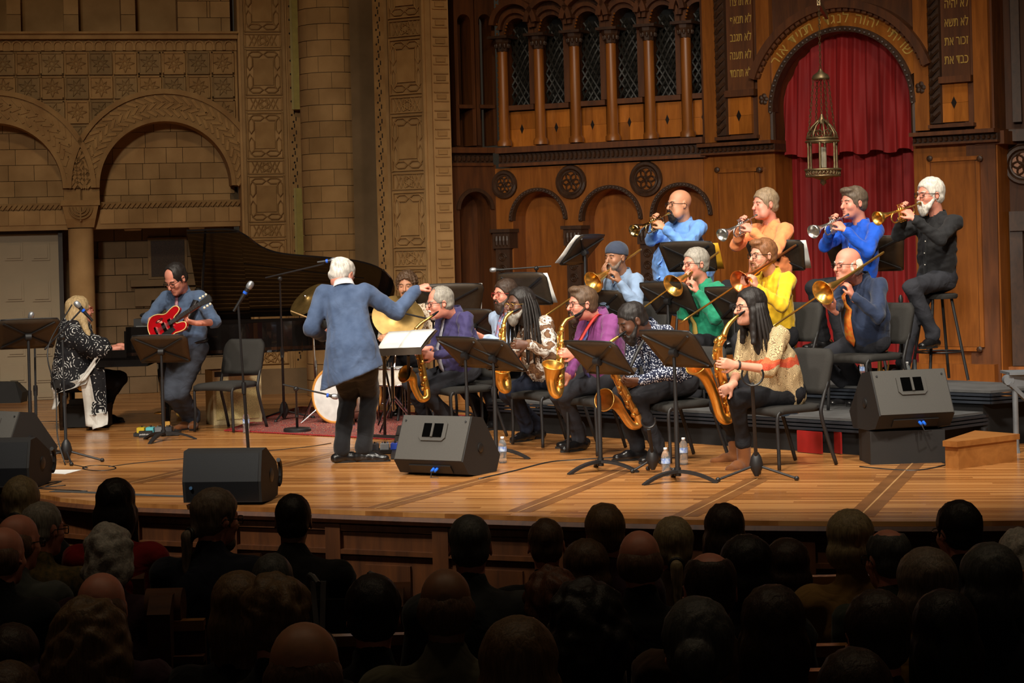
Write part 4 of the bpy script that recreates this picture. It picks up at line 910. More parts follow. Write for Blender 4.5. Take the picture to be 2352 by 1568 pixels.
def person(label, hip, neck, head, th, hyaw, hands, feet, skin='pale', shirt=None, trousers=BLACKT, hair=('short', None), hpitch=0, hroll=0, hs=1.06, group='musicians on the stage', belly=.0, wide=1.0, fat=0.0,
           sleeve=1.0, beard=None, glass=None, standing=False, shoe_mat=SHOE, toes=None, knee_pole=None, elbow=None, zfoot=0.0, shirt_amp=.0105, collar=True, tails=0.06, hbody=.0074, up_arm=.30, fore=.27, boots=0.0, jacket=False, brow=None, cat='person', shw=.18, belt=False, trouser_r=1.0, extra=None, hem=0.0):
    hip, neck, head = V3(hip), V3(neck), V3(head); _d = neck - head; _L = np.linalg.norm(_d); neck = head + _d * min(1, .19 * (1 - .12 * fat) * hs / 1.06 / _L); f = np.array((math.cos(math.radians(th)), math.sin(math.radians(th)), 0)); l = np.array((-f[1], f[0], 0)); U = np.array((0, 0, 1.0))
    ff = []
    for a_ in feet:                                              # keep the feet within reach of the hips
        a_ = V3(a_); h_ = (a_ - hip) * (1, 1, 0); n_ = np.linalg.norm(h_); lim = .3 if standing else .56
        ff.append(np.array((*(hip + h_ * min(1, lim / n_))[:2], a_[2])))
    feet = ff
    base = np.array((hip[0], hip[1], zfoot)); P = thing('person', label, cat, tuple(base), group)
    B = head_frame(hyaw, hpitch, hroll); SK = SKIN[skin]; ax = unit(neck - hip); fw = unit(f - ax * (f @ ax))
    sh = [neck + l * shw * wide * q - ax * .055 for q in (1, -1)]
    # arms
    jt = []
    for q in (0, 1):
        hd = hands[q]; w = V3(hd['p']); pole = (elbow[q] if elbow and elbow[q] is not None else (-U * 1.0 + l * (.5 if q == 0 else -.5) - f * .15)); e = ik(sh[q], w, up_arm, fore, pole); jt.append((e, w))
    S = SDF(); add_head(S, head, B, hs, fat); nb = head + B @ (np.array((-.03, 0, -.06)) * hs); S.cap(nb, neck - ax * .02, .054 * hs * (1 + fat * .12), .062 * (1 + fat * .15), .03)
    for q in (0, 1):
        e, w = jt[q]; S.cap(neck - ax * .05, sh[q] - ax * .01, .05, .045, .03); S.chain((sh[q], e, w), (.044, .036, .026), .02)
        hd = hands[q]; d = hd.get('d'); d = (w - e) if d is None else V3(d); n = V3(hd.get('n', -l * (1 if q == 0 else -1))); add_hand(S, w, d, n, hd.get('side', 1 if q == 0 else -1), hd.get('curl', .55), hd.get('s', 1.02))
    sdf_obj('body', S, hbody, SK, P)
    # shirt
    S = SDF(); mid = hip + ax * .2
    S.cap(hip + ax * (.15 - tails), mid + ax * .03, (.165 + belly * .5) * wide, (.165 + belly) * wide, .05, (fw, 1.3 - belly)); S.cap(mid, neck - ax * .17, (.165 + belly) * wide, .172 * wide, .05, (fw, 1.42)); S.cap(sh[0] - ax * .01, sh[1] - ax * .01, .07, .07, .05, (fw, 1.05)); S.cap(neck - ax * .07, neck - ax * .01, .09, .066, .03)
    if belly: S.ell(hip + ax * .14 + fw * (.05 + belly * .4), (.12 + belly * .5, .14 + belly * .6, .15 + belly * .3), np.stack((fw, np.cross(ax, fw), ax), 1), .06)
    slk = 1.12 if jacket else 1.0
    for q in (0, 1):
        e, w = jt[q]; S.cap(sh[q], e, .069 * slk, .057 * slk, .03); we = e + (w - e) * (min(1, sleeve) * .93 if sleeve > .5 else .12)
        S.cap(e, we, .056 * slk, (.043 if sleeve > .5 else .06) * slk, .02)
        if sleeve > .5: S.cap(we - unit(w - e) * .02, we, .043 * slk, .045 * slk, .006)
    if extra: extra(S, hip, ax, fw)
    so_ = sdf_obj('shirt' if not jacket else 'jacket', S, .0115, shirt, P, shirt_amp, 30, len(label) * 13 % 997)
    co_ = np.empty(len(so_.data.vertices) * 3, np.float32); so_.data.vertices.foreach_get('co', co_); co_ = co_.reshape(-1, 3) + base - neck; lat_ = co_ @ np.cross(ax, fw); dn_ = -(co_ @ ax)
    def front(t_):                                              # how far the cloth stands out at a distance below the neck
        k_ = (np.abs(lat_) < .03) & (np.abs(dn_ - t_) < .025) & (co_ @ fw < .17 + belly); return float((co_[k_] @ fw).max()) if k_.any() else .12
    if collar and not jacket:                                   # button placket down the front, following the cloth
        co = np.empty(len(so_.data.vertices) * 3, np.float32); so_.data.vertices.foreach_get('co', co); co = co.reshape(-1, 3) + base; rel = co - neck; lat = rel @ np.cross(ax, fw); dn = -(rel @ ax); pts = []
        for t_ in np.arange(.05, np.linalg.norm(neck - hip) - .02, .05):
            k_ = (np.abs(lat) < .02) & (np.abs(dn - t_) < .02) & (rel @ fw < .17 + belly)
            if k_.any(): pts.append(neck - ax * t_ + fw * ((rel[k_] @ fw).max() + .001))
        if len(pts) > 2:
            m = MB(); sdv = np.cross(ax, fw); m.sheet([[p - sdv * .016, p + fw * .002, p + sdv * .016] for p in smooth_path(pts, 3)], fw * .003); pk = m.build('placket', shirt, P, 'all')
            for p in pts[1::2]: m = MB(); m.ell(p + fw * .005, .006, 6, 4); m.build('button', BUTTON, pk, True)
    if collar:
        m = MB(); cc = neck + ax * .012; g0, g1 = [], []
        for a in np.linspace(.35, 2 * pi - .35, 15):
            dr = fw * math.cos(a) + np.cross(ax, fw) * math.sin(a); g0.append(cc + dr * .07 + ax * .035 * (1 if abs(a - pi) > 2.2 else 1.15)); g1.append(cc + dr * .088 - ax * (.012 + (.035 if abs(a - pi) > 2.3 else 0)))
        m.sheet((g0, g1), -ax * .004); m.build('collar', shirt if not jacket else cloth_mat('white_collar', C(226, 226, 228)), P, 'all')
    # trousers
    S = SDF(); hj = [hip + l * .09 * q for q in (1, -1)]; S.ell(hip + ax * .01, np.array((.135 + belly * .35, .178 * wide, .13)), np.stack((fw, np.cross(ax, fw), ax), 1), .04); ks = []
    for q in (0, 1):
        an = V3(feet[q]); kp = knee_pole if knee_pole is not None else (f * 1.0 + U * (.15 if standing else .75)); kn = ik(hj[q], an + U * .03, .44, .43, kp); ks.append(kn)
        S.cap(hj[q], kn, .098 * trouser_r, .073 * trouser_r, .04); S.cap(kn, an + U * (.03 + hem), .07 * trouser_r, (.06 - hem * .15) * trouser_r, .02); S.cap(an + U * (.04 + hem), an + U * hem, .06 * trouser_r, .062 * trouser_r, .01)
    sdf_obj('trousers', S, .014, trousers, P, .008, 26, len(label) * 7)
    if belt: m = MB(); m.tube([hip + ax * .075 + fw * (.135 + belly * .6) * math.cos(a) + np.cross(ax, fw) * (.172 * wide + belly * .3) * math.sin(a) for a in np.linspace(0, 2 * pi, 25)[:-1]], .018, 6, closed=True); m.build('belt', SHOE, P, 'all')
    for q in (0, 1): shoe(P, feet[q], (toes[q] if toes else f + l * (.25 if q == 0 else -.25)), feet[q][2] - (.105 + (boots and .02)), shoe_mat, boots)
    # face details
    T = lambda x, y, z: head + B @ (np.array((x, y, z)) * hs); m = MB()
    for y in (-1, 1): m = MB(); m.ell(T(.0885, y * .031, .0), np.array((.004, .0115, .003)) * hs, 8, 4, B); m.build('eye', EYED, P, 'all')
    hm = hair[1]
    for y in (-1, 1): m = MB(); m.tube([T(.092, y * .014, .021), T(.091, y * .032, .026), T(.078, y * .05, .021)], .0042 * hs, 5); m.build('eyebrow', brow or hm or HB, P, 'all')
    m = MB(); m.ell(T(.0945, 0, -.0575), np.array((.0065, .02, .0045)) * hs, 10, 5, B); m.ell(T(.0935, 0, -.0715), np.array((.0065, .018, .005)) * hs, 10, 5, B); m.build('lips', LIPS if skin in ('pale', 'pink', 'tan') else M('lips_dark', C(104, 66, 56), .45), P, 'all')
    if hair[0] not in (None, 'none', 'bald'):
        S = hair_sdf(hair[0], head, B, hs); 
        if S.p: sdf_obj('hair' if hair[0] != 'beanie' else 'knitted_cap', S, .0068, hm, P, {'curly': .007, 'beanie': .0015}.get(hair[0], .003), {'curly': 150}.get(hair[0], 90), 5)
    if beard:
        S = SDF(); E = lambda x, y, z, a, b, cc, k=.012, sub=False: S.ell(T(x, y, z), np.array((a, b, cc)) * hs, B, k, sub); full = beard[1]
        E(.062, 0, -.102, .03 + .012 * min(1, full * 3), .026 + .02 * min(1, full * 3), .026 + .008 * min(1, full * 3) + .02 * full, .015)
        if full > .1:
            for y in (-1, 1): S.cap(T(.055, y * .045, -.085), T(.012, y * .066, -.03), .022 * hs, .01 * hs, .02)
            E(.065, 0, -.12, .03, .035, .03 + .03 * full, .02)
        S.cap(T(.098, -.022, -.055), T(.104, 0, -.047), .008 * hs, .009 * hs, .006); S.cap(T(.098, .022, -.055), T(.104, 0, -.047), .008 * hs, .009 * hs, .006)
        if full > .1:
            for y in (-1, 1): S.cap(T(.097, y * .024, -.055), T(.088, y * .03, -.085), .007 * hs, .01 * hs, .008)
        E(.112, 0, -.066, .02, .02, .009, .004, True)
        sdf_obj('beard', S, .0055, beard[0], P, .002, 140, 3)
    if glass: glasses(head, B, hs, P, glass[0], *glass[1:])
    return P, dict(f=f, l=l, ax=ax, fw=fw, B=B, T=T, knees=ks, sh=sh, jt=jt, front=front, neck=neck)
def tie(P, I, neck, hip, mat, top=.02, w=.035, off=.145, length=.5):
    m = MB(); ax, fw = I['ax'], I['fw']; sd = np.cross(ax, fw); g = []; neck = I['neck']; length = min(length, np.linalg.norm(V3(hip) - neck) - .02)
    for i in range(9):
        t = i / 8; ww = .014 + (w - .014) * min(1, t * 1.2); 
        if i == 8: ww = .004
        p = neck - ax * (top + t * length) + fw * (max(.075, I['front'](top + t * length)) + .004); g.append([p - sd * ww, p + fw * .006, p + sd * ww])
    m.sheet(g, fw * .006); m.ell(neck - ax * top + fw * .08, (.02, .02, .018), 8, 6); return m.build('tie', mat, P, 'all')
# ================================================================ FURNITURE AND INSTRUMENTS (builders)
BLK = M('black_powder_coat', C(34, 33, 34), .5, .1, .1, 40); BLKP = M('black_plastic', C(30, 29, 29), .45, 0, .1, 60); PAD = M('charcoal_chair_fabric', C(42, 40, 37), .95, 0, .12, 160, bump=.1)
CHROME = M('chrome', C(200, 200, 205), .12, 1.0, .05); STEEL = M('brushed_steel', C(140, 142, 146), .35, .9)
BRASS = M('lacquered_brass', C(236, 186, 96), .28, .92, .1, 6); BRASSD = M('old_brass', C(216, 166, 92), .34, .9, .25, 10); SILVER = M('silver_plate', C(226, 224, 220), .24, .95, .06); COPPER = M('rose_brass', C(226, 140, 80), .28, .92, .1, 6)
PAPER = M('white_paper', C(235, 234, 230), .8, 0, .03); STANDM = M('black_stand_desk', C(66, 55, 44), .4, .2, .1, 30)
def rot_about(v, axis, a):
    v, k = V3(v), unit(axis); return v * math.cos(a) + np.cross(k, v) * math.sin(a) + k * (k @ v) * (1 - math.cos(a))
# ---- orchestra chair, local +X is the way the sitter looks
def make_chair():
    t = thing('orchestra_chair', 'x', 'chair', (0, 0, 0), 'black orchestra chairs')
    m = MB(); g = []
    for i in range(7):
        x = -.2 + .44 * i / 6; g.append([(x, y, .455 + .012 * math.cos(y * 6) - (.02 * ((i - 4.5) / 1.5) ** 2 if i > 4 else 0)) for y in np.linspace(-.22 + .02 * (i == 0), .22 - .02 * (i == 0), 7)])
    m.sheet(g, (0, 0, -.05)); m.build('seat', PAD, t, 'all')
    m = MB(); g = []
    for i in range(9):
        z = .53 + .32 * i / 8; w = .225 - (.05 * max(0, (i - 6) / 2) ** 2 if i > 6 else 0) - (.02 if i == 0 else 0); x = -.215 - (z - .5) * .28
        g.append([(x + .02 * math.cos(y * 6), y, z) for y in np.linspace(-w, w, 9)])
    m.sheet(g, (-.045, 0, .01)); m.build('backrest', PAD, t, 'all')
    for sy in (-.215, .215):
        m = MB(); m.tube(smooth_path([(.2, sy, .425), (.23, sy, .38), (.225, sy, .2), (.23, sy * 1.04, 0.005)], 4), .0135, 8); m.build('leg', BLK, t, 'all')
        m = MB(); m.tube(smooth_path([(-.27, sy, .62), (-.215, sy, .47), (-.2, sy, .38), (-.26, sy, .2), (-.33, sy * 1.04, .005)], 4), .0145, 8); m.build('leg', BLK, t, 'all')
    m = MB(); m.bar((.2, -.2, .42), (.2, .2, .42), .02, .02); m.bar((-.2, -.21, .44), (-.2, .21, .44), .02, .02)
    for sy in (-.2, .2): m.bar((.2, sy, .425), (-.2, sy, .44), .02, .02)
    m.build('seat_frame', BLK, t); m = MB(); m.bar((-.265, -.2, .6), (-.265, .2, .6), .02, .012); m.build('back_bracket', BLK, t); return t
_first = {}
def put(kind, maker, loc, deg, label, group=None):
    if kind not in _first: _first[kind] = maker(); o = _first[kind]
    else: o = copy_tree(_first[kind])
    place(o, tuple(loc), math.radians(deg)); o['label'] = label
    if group: o['group'] = group
    return o
# ---- music stand, local +X points at the reader
def make_stand(hz=.95, tilt=38, paper=None, big=False, basew=.3):
    t = thing('music_stand', 'x', 'music stand', (0, 0, 0), 'black music stands'); ph = math.radians(tilt); n = np.array((math.cos(ph), 0, math.sin(ph))); up = np.array((-math.sin(ph), 0, math.cos(ph))); y = np.array((0, 1.0, 0)); c = np.array((0, 0, hz)) + n * .02
    W, Hh = (.36, .2) if big else (.265, .175); wb = W * .86
    g = [];
    for i in range(9):
        v = -1 + 2 * i / 8; w = wb + (W - wb) * (v + 1) / 2; w -= .03 * max(0, (v - .8) / .2) ** 2
        g.append([c + up * (v * Hh + (.022 * (1 - (q / W) ** 2) if i == 8 else 0)) + y * q + n * .012 * (abs(q) / W) ** 2 for q in np.linspace(-w, w, 9)])
    m = MB(); m.sheet(g, -n * .006); d = m.build('desk', STANDM, t, 'all')
    m = MB(); m.tube([g[8][k] for k in range(9)], .007, 5); m.tube([g[k][0] for k in range(9)], .006, 5); m.tube([g[k][8] for k in range(9)], .006, 5); m.build('rim', BLK, d, 'all')
    m = MB()
    for sx in (-1, 1):
        for sz in (-1, 1): m.bar(c - n * .014, c - n * .01 + up * sz * Hh * .86 + y * sx * W * .82, .016, .012, n)
    m.build('rib', BLK, d)
    m = MB(); m.box(c - up * Hh + n * .03, (.07, wb * 1.96, .006), np.stack((n, y, up), 1)); m.build('shelf', STANDM, t)
    m = MB(); m.lathe([(.012, -.03), (.032, -.025), (.032, .025), (.012, .03)], c - n * .03, y, 10); m.build('hub', BLK, t, True)
    m = MB(); m.cyl((0, 0, .5), c - n * .03, .0125, None, 10); m.build('pole', BLK, t, True)
    m = MB(); m.cyl((0, 0, .05), (0, 0, .56), .0175, .0165, 10); m.lathe([(.024, .04), (.024, .1)], n=10); m.build('lower_tube', BLK, t, True)
    for a in (50, 170, 290):
        a = math.radians(a); dr = np.array((math.cos(a), math.sin(a), 0)); pts = [dr * (.0 + basew * q) + (0, 0, .075 * (1 - q ** 2.2) + .008) for q in np.linspace(0, 1, 8)]
        sd = np.array((-dr[1], dr[0], 0)); m = MB(); m.sheet([[p - sd * (.028 - .012 * i / 7), p + sd * (.028 - .012 * i / 7)] for i, p in enumerate(pts)], (0, 0, -.02)); m.build('foot', BLK, t)
    if paper:
        pm = {'white': PAPER, 'yellow': M('yellow_folder', C(224, 170, 40), .6), 'cream': M('cream_folder', C(232, 214, 160), .7)}
        for (o, w, h, col) in paper:
            m = MB(); gg = [[c + n * (.012 + .012 * (abs(q) / W) ** 2 + .004 * math.sin(v * 3)) + y * (o + q) + up * (v * h - Hh + h + .01) for q in np.linspace(-w, w, 5)] for v in np.linspace(-1, 1, 4)]
            m.sheet(gg, n * .003); m.build('sheet_music', pm[col], t, 'all')
    return t
def stand(key, loc, deg, label, **kw): return put('stand' + key, lambda: make_stand(**kw), loc, deg, label)
# ---- bottle of water
WATER = NT('clear_plastic'); WATER.b.inputs['Transmission Weight'].default_value = .9; WATER.b.inputs['Roughness'].default_value = .08; WATER.b.inputs['IOR'].default_value = 1.2; WATER.b.inputs['Base Color'].default_value = (.9, .94, .96, 1); WATER = WATER.m
def make_bottle():
    t = thing('water_bottle', 'x', 'bottle', (0, 0, 0), 'water bottles on the floor')
    m = MB(); m.lathe([(.027, 0), (.032, .006), (.032, .03), (.0295, .036), (.032, .042), (.0295, .055), (.032, .062), (.03, .075), (.033, .085), (.033, .135), (.031, .15), (.022, .175), (.0125, .185), (.0125, .19)], n=14); m.build('bottle_body', WATER, t, 'all')
    m = MB(); m.lathe([(.0335, .092), (.0338, .128)], n=14, caps=False); m.build('label_band', M('bottle_label_blue', C(40, 96, 190), .5, 0, .5, 40, col2=C(210, 226, 240)), t, 'all')
    m = MB(); m.lathe([(.0145, .188), (.0145, .203), (.013, .205)], n=12); m.build('cap', M('bottle_cap', C(236, 238, 240), .5), t, 'all'); return t
# ---- wedge monitor: face (sloped) looks along local +X
MONF = M('grey_monitor_face', C(72, 70, 66), .8, 0, .12, 260); MONB = M('black_monitor_paint', C(30, 28, 27), .7, 0, .15, 200); GRIL = M('black_speaker_grille', C(26, 27, 30), .55, .3, .4, 320)
def make_wedge_back():                                            # seen from behind: flat sloped back with horn port, rear panel with plugs
    t = thing('stage_monitor', 'x', 'loudspeaker', (0, 0, 0), 'wedge stage monitors'); W = .3
    prof = [(.0, .0), (.16, .0), (.30, .20), (.16, .43), (.1, .45), (-.22, .12), (-.2, .05)]   # x towards audience
    prof = [(.20, .02), (.28, .12), (.13, .44), (-.02, .42), (-.26, .12), (-.2, .0), (.08, .0)]
    m = MB(); m.prism([(x, -W, z) for x, z in prof], (0, 2 * W, 0)); m.build('cabinet', MONB, t)
    a, b = np.array((.28, 0, .12)), np.array((.13, 0, .44)); up = unit(b - a); n = np.array((up[2], 0, -up[0])); R = np.stack((n, np.array((0, 1.0, 0)), up), 1); c = (a + b) / 2
    m = MB(); m.box(c + n * .004, (.01, 2 * W - .02, .345), R); m.build('face', MONF, t)
    m = MB(); oc = [(.115, .055), (.09, .08), (-.09, .08), (-.115, .055), (-.115, -.055), (-.09, -.08), (.09, -.08), (.115, -.055)]; m.prism([c + n * .009 + up * (.055 + v) + np.array((0, u, 0)) for u, v in oc], n * .012); fr = m.build('horn_plate', MONF, t)
    m = MB(); m.box(c + n * .024 + up * .055, (.006, .165, .105), R); m.build('horn_mouth', M('horn_hollow_shade', C(5, 5, 5), 1.0, spec=0.0), fr); m = MB(); m.box(c + n * .029 + up * .055, (.01, .018, .105), R); m.build('horn_bar', MONF, fr)  # near-black raised block stands in for shade inside the horn
    for u in (-.26, .26): m = MB(); m.lathe([(.008, 0), (.008, .006)], c + n * .009 + up * .13 + np.array((0, u, 0)), n, 8); m.build('screw', BLK, t)
    m = MB(); m.box((.235, 0, .06), (.02, .36, .07), np.stack((unit((.8, 0, -.6)), np.array((0, 1.0, 0)), unit((.6, 0, .8))), 1)); rp_ = m.build('connector_panel', BLKP, t)
    plug = M('blue_plug', C(40, 110, 230), .4)
    for u in (.03, .06): m = MB(); m.cyl((.25, u, .06), (.285, u, .045), .012, .009, 8); m.build('plug', plug, rp_, True)
    m = MB(); m.tube([(.28, .03, .045), (.31, .04, .0), (.3, .1, -.0)], .005, 5); m.build('cable', BLKP, rp_, True)
    for sy in (-1, 1): m = MB(); m.lathe([(.035, 0), (.035, .008), (.02, .012)], (0.03, sy * W, .2), (0, sy, 0), 12); m.build('side_socket', BLKP, t, True)
    return t
def make_wedge_side():                                            # smaller wedge seen from the grille side
    t = thing('stage_monitor', 'x', 'loudspeaker', (0, 0, 0), 'wedge stage monitors'); W = .27
    prof = [(.19, .02), (.21, .16), (.16, .36), (.05, .37), (-.2, .25), (-.26, .16), (-.22, .02), (-.05, .0)]
    m = MB(); m.prism([(x, -W, z) for x, z in prof], (0, 2 * W, 0)); m.build('cabinet', MONB, t)
    m = MB(); m.prism([(.192, -W + .02, .03), (.214, -W + .02, .16), (.166, -W + .02, .345), (.15, -W + .02, .345), (.18, -W + .02, .03)], (0, 2 * W - .04, 0)); m.build('grille', GRIL, t)
    for sy in (-1, 1):
        m = MB(); m.tube([(-.24 + .05 * math.cos(a), sy * (W + .004), .17 + .085 * math.sin(a)) for a in np.linspace(pi / 2, 3 * pi / 2, 9)], .016, 6); m.build('handle', BLK, t, True); m = MB(); m.lathe([(.05, 0), (.045, .006), (.012, .012)], (-.06, sy * W, .17), (0, sy, 0), 14); m.build('side_socket', BLKP, t, True)
    m = MB(); m.lathe([(.012, 0), (.012, .004)], (.214, -W + .06, .12), (1, 0, 0.1), 10); m.build('badge', M('blue_badge', C(70, 110, 150), .4, .4), t)
    return t
# ---- microphones and stands
def mic(parent, p, d, L=.17, band=True, head=True):
    d = unit(d); p = V3(p); m = MB(); m.lathe([(.011, -L), (.014, -L * .6), (.02, -.04)], p, d, 12); m.build('handle', BLKP, parent, True)
    m = MB(); m.lathe([(.02, -.04), (.026, -.025), (.027, -.005), (.022, .015), (.01, .024)], p, d, 14); m.build('grille_head', M('silver_mic_grille', C(170, 172, 176), .4, .7, .3, 400), parent, True)
    if band: m = MB(); m.lathe([(.0185, -.09), (.0195, -.07)], p, d, 12); m.build('colour_band', M('blue_tape', C(28, 96, 220), .5), parent, True)
def tripod(parent, base, R=.3, z=.16, angs=(20, 140, 260)):
    base = V3(base); m = MB(); m.lathe([(.014, 0.02), (.04, .07), (.05, .1), (.035, .16), (.016, .19)], base, n=14); m.build('tripod_hub', BLK, parent, True)
    for a in angs:
        a = math.radians(a); e = base + (R * math.cos(a), R * math.sin(a), .015); m = MB(); m.cyl(base + (0, 0, .1), e, .009, None, 8); o = m.build('leg', BLK, parent, True); m = MB(); m.ell(e, .018, 8, 6); m.build('rubber_foot', BLKP, o, True)
def cable(name, label, pts, r=.006, mat=None):
    m = MB(); m.tube(smooth_path(pts, 7), r, 6); o = m.build(name, mat or BLKP, None, 'all'); return tag(o, label, 'cable')
# ---- trumpet from lips to bell
def trumpet(label, lips, bell, mat, up=(0, 0, 1)):
    L, Bp = V3(lips), V3(bell); a = unit(Bp - L); u = V3(up); u = unit(u - a * (u @ a)); s = np.cross(a, u); t = thing('trumpet', label, 'trumpet', tuple(L), 'trumpets'); ln = max(.46, min(.5, np.linalg.norm(Bp - L))); P = lambda x, y, z: L + a * x + s * y + u * z
    m = MB(); m.lathe([(.013, 0), (.0135, .008), (.007, .025), (.005, .06), (.0055, .085)], L, a, 12); m.build('mouthpiece', SILVER if mat is SILVER else BRASS, t, True)
    m = MB(); m.tube([P(.07, 0, 0), P(.32, 0, 0)] + [P(.32 + .042 * math.sin(q), 0, -.042 + .042 * math.cos(q)) for q in np.linspace(.3, pi, 7)] + [P(.2, 0, -.084)], .0065, 8)
    m.tube([P(.215, .022, -.084), P(.11, .022, -.084)] + [P(.11 - .042 * math.sin(q), .022, -.042 - .042 * math.cos(q)) for q in np.linspace(.3, pi, 7)], .0062, 8); m.tube([P(.26, -.01, -.05), P(.31, -.02, -.05), P(.31, -.02, -.065), P(.26, -.01, -.065)], .005, 6); m.build('tubing', mat, t, 'all')
    m = MB(); m.lathe([(.0065, .11), (.0075, .2), (.011, .3), (.018, .37), (.03, .42), (.046, .45), (.0605, ln), (.0585, ln), (.043, .448), (.027, .418), (.014, .36), (.004, .3)], L + s * .022, a, 20, caps=False); m.build('bell', mat, t, 'all')
    for i in range(3):
        m = MB(); c = P(.2 + i * .026, .01, -.1); m.lathe([(.011, 0), (.012, .005), (.012, .115), (.009, .12)], c, u, 10); v = m.build('valve', mat, t, True); m = MB(); m.lathe([(.004, .115), (.004, .145), (.009, .148), (.009, .152)], c, u, 8); m.build('valve_button', mat, v, True)
    return t, P
# ---- trombone from the crook behind the shoulder to the bell, slide out in front
def trombone(label, crook, bell, off, slide, mat, bellmat=None, hand=0.0, valve=False):
    K, Bp = V3(crook), V3(bell); a = unit(Bp - K); o = V3(off); o = o - a * (o @ a); oo = unit(o); t = thing('trombone', label, 'trombone', tuple(Bp), 'trombones'); ln = np.linalg.norm(Bp - K); P = lambda x, y: Bp + a * x + oo * y
    m = MB(); m.lathe([(.0095, -ln + .04), (.011, -.4), (.015, -.28), (.024, -.18), (.042, -.09), (.065, -.035), (.09, -.008), (.104, 0), (.101, 0), (.086, -.012), (.06, -.04), (.036, -.095), (.018, -.19), (.004, -.28)], Bp, a, 24, caps=False); m.build('bell', bellmat or mat, t, 'all')
    w = .055; m = MB(); m.tube([P(-ln + .05 - w * math.sin(q), w - w * math.cos(q)) for q in np.linspace(0, pi, 11)] + [P(-.22, 2 * w)], .0085, 8); m.tube([P(-ln + .12, 0), P(-ln + .12, 2 * w)], .005, 6); m.tube([P(-.3, 0), P(-.3, 2 * w)], .005, 6); m.build('bell_tubing', mat, t, 'all')
    if valve:
        m = MB()
        for q in (.03, .07): m.tube([P(-ln + .04, q), P(-ln * .45, q), P(-ln * .45, q + .05)], .008, 7)
        m.lathe([(.035, -.02), (.035, .02)], P(-.3, .1), np.cross(a, oo), 12); m.build('valve_tubing', mat, t, 'all')
    s1, s2 = 2 * w, 2 * w + .085; st = -.26; m = MB()
    for sv in (s1, s2): m.cyl(P(st, sv), P(st + .3, sv), .0075, None, 8)
    m.tube([P(st + .02, s1), P(st + .02, s2)], .006, 6); m.tube([P(st + .09, s1), P(st + .09, s2)], .006, 6); m.build('inner_slide', SILVER, t, 'all')
    m = MB(); e = slide
    m.tube([P(st + .12 + hand, s1), P(e, s1)] + [P(e + .042 * math.sin(q), (s1 + s2) / 2 - .0425 * math.cos(q)) for q in np.linspace(.2, pi - .2, 7)] + [P(e, s2), P(st + .12 + hand, s2)], .0078, 8); m.tube([P(st + .14 + hand, s1), P(st + .14 + hand, s2)], .006, 6); m.build('outer_slide', mat, t, 'all')
    m = MB(); m.lathe([(.02, -.07), (.021, -.062), (.012, -.04), (.007, 0), (.007, .06)], P(st - .03, s2), a, 12); m.build('mouthpiece', SILVER, t, True)
    return t, P, st, (s1, s2)
# ---- saxophone drawn through world points: neck, body, bow and bell
def saxophone(label, neckpts, bodypts, bellpts, r0, r1, rb, mat=BRASS, side=(0, -1, 0), nkeys=12):
    t = thing('saxophone', label, 'saxophone', tuple(bodypts[-1]), 'saxophones'); N = smooth_path(neckpts, 5); m = MB(); m.tube(N, np.linspace(.009, r0 * .85, len(N)), 10); m.build('neck', mat, t, 'all')
    m = MB(); d = unit(V3(neckpts[0]) - V3(neckpts[1])); m.lathe([(.0115, -.035), (.012, 0), (.010, .03), (.005, .06)], V3(neckpts[0]), d, 10); m.build('mouthpiece', M('black_ebonite', C(20, 19, 19), .3), t, True)
    B_ = smooth_path(bodypts, 5); m = MB(); m.tube(B_, np.linspace(r0, r1, len(B_)), 14); body = m.build('body', mat, t, 'all')
    G = smooth_path([bodypts[-1]] + list(bellpts), 6); n = len(G); rr = np.array([r1 + (rb - r1) * (max(0, i / (n - 1) - .4) / .6) ** 3.0 for i in range(n)]); m = MB(); T_ = MB()
    m.tube(G, rr, 20); m.tube([G[-1] + basis(G[-1] - G[-2]) @ np.array((rb * math.cos(q), rb * math.sin(q), 0)) for q in np.linspace(0, 2 * pi, 21)[:-1]], .005, 5, closed=True); m.f = [f for f in m.f if len(f) != 20]; m.build('bell', mat, t, 'all')
    sd = unit(side); 
    for i in range(nkeys):
        q = (i + .6) / nkeys * (len(B_) - 1); j = int(q); p = B_[j] * (1 - q + j) + B_[min(j + 1, len(B_) - 1)] * (q - j); ax = unit(B_[min(j + 1, len(B_) - 1)] - B_[max(0, j - 1)]); dr = unit(rot_about(sd - ax * (sd @ ax), ax, (-.7, .2, .9)[i % 3])); r = r0 + (r1 - r0) * q / len(B_)
        m = MB(); m.lathe([(.012 + r * .25, r * .9), (.013 + r * .28, r + .008), (.011 + r * .25, r + .014), (.004, r + .018)], p, dr, 10); m.build('key_cup', mat, body, True)
    m = MB()
    for off in (-.6, .5):
        pp = []
        for i in range(1, len(B_) - 1, 2):
            ax = unit(B_[i + 1] - B_[i - 1]); dr = unit(rot_about(sd - ax * (sd @ ax), ax, off)); pp.append(B_[i] + dr * (r0 + (r1 - r0) * i / len(B_) + .012))
        if len(pp) > 1: m.tube(pp, .004, 5)
    m.build('key_rods', mat, body, 'all'); return t
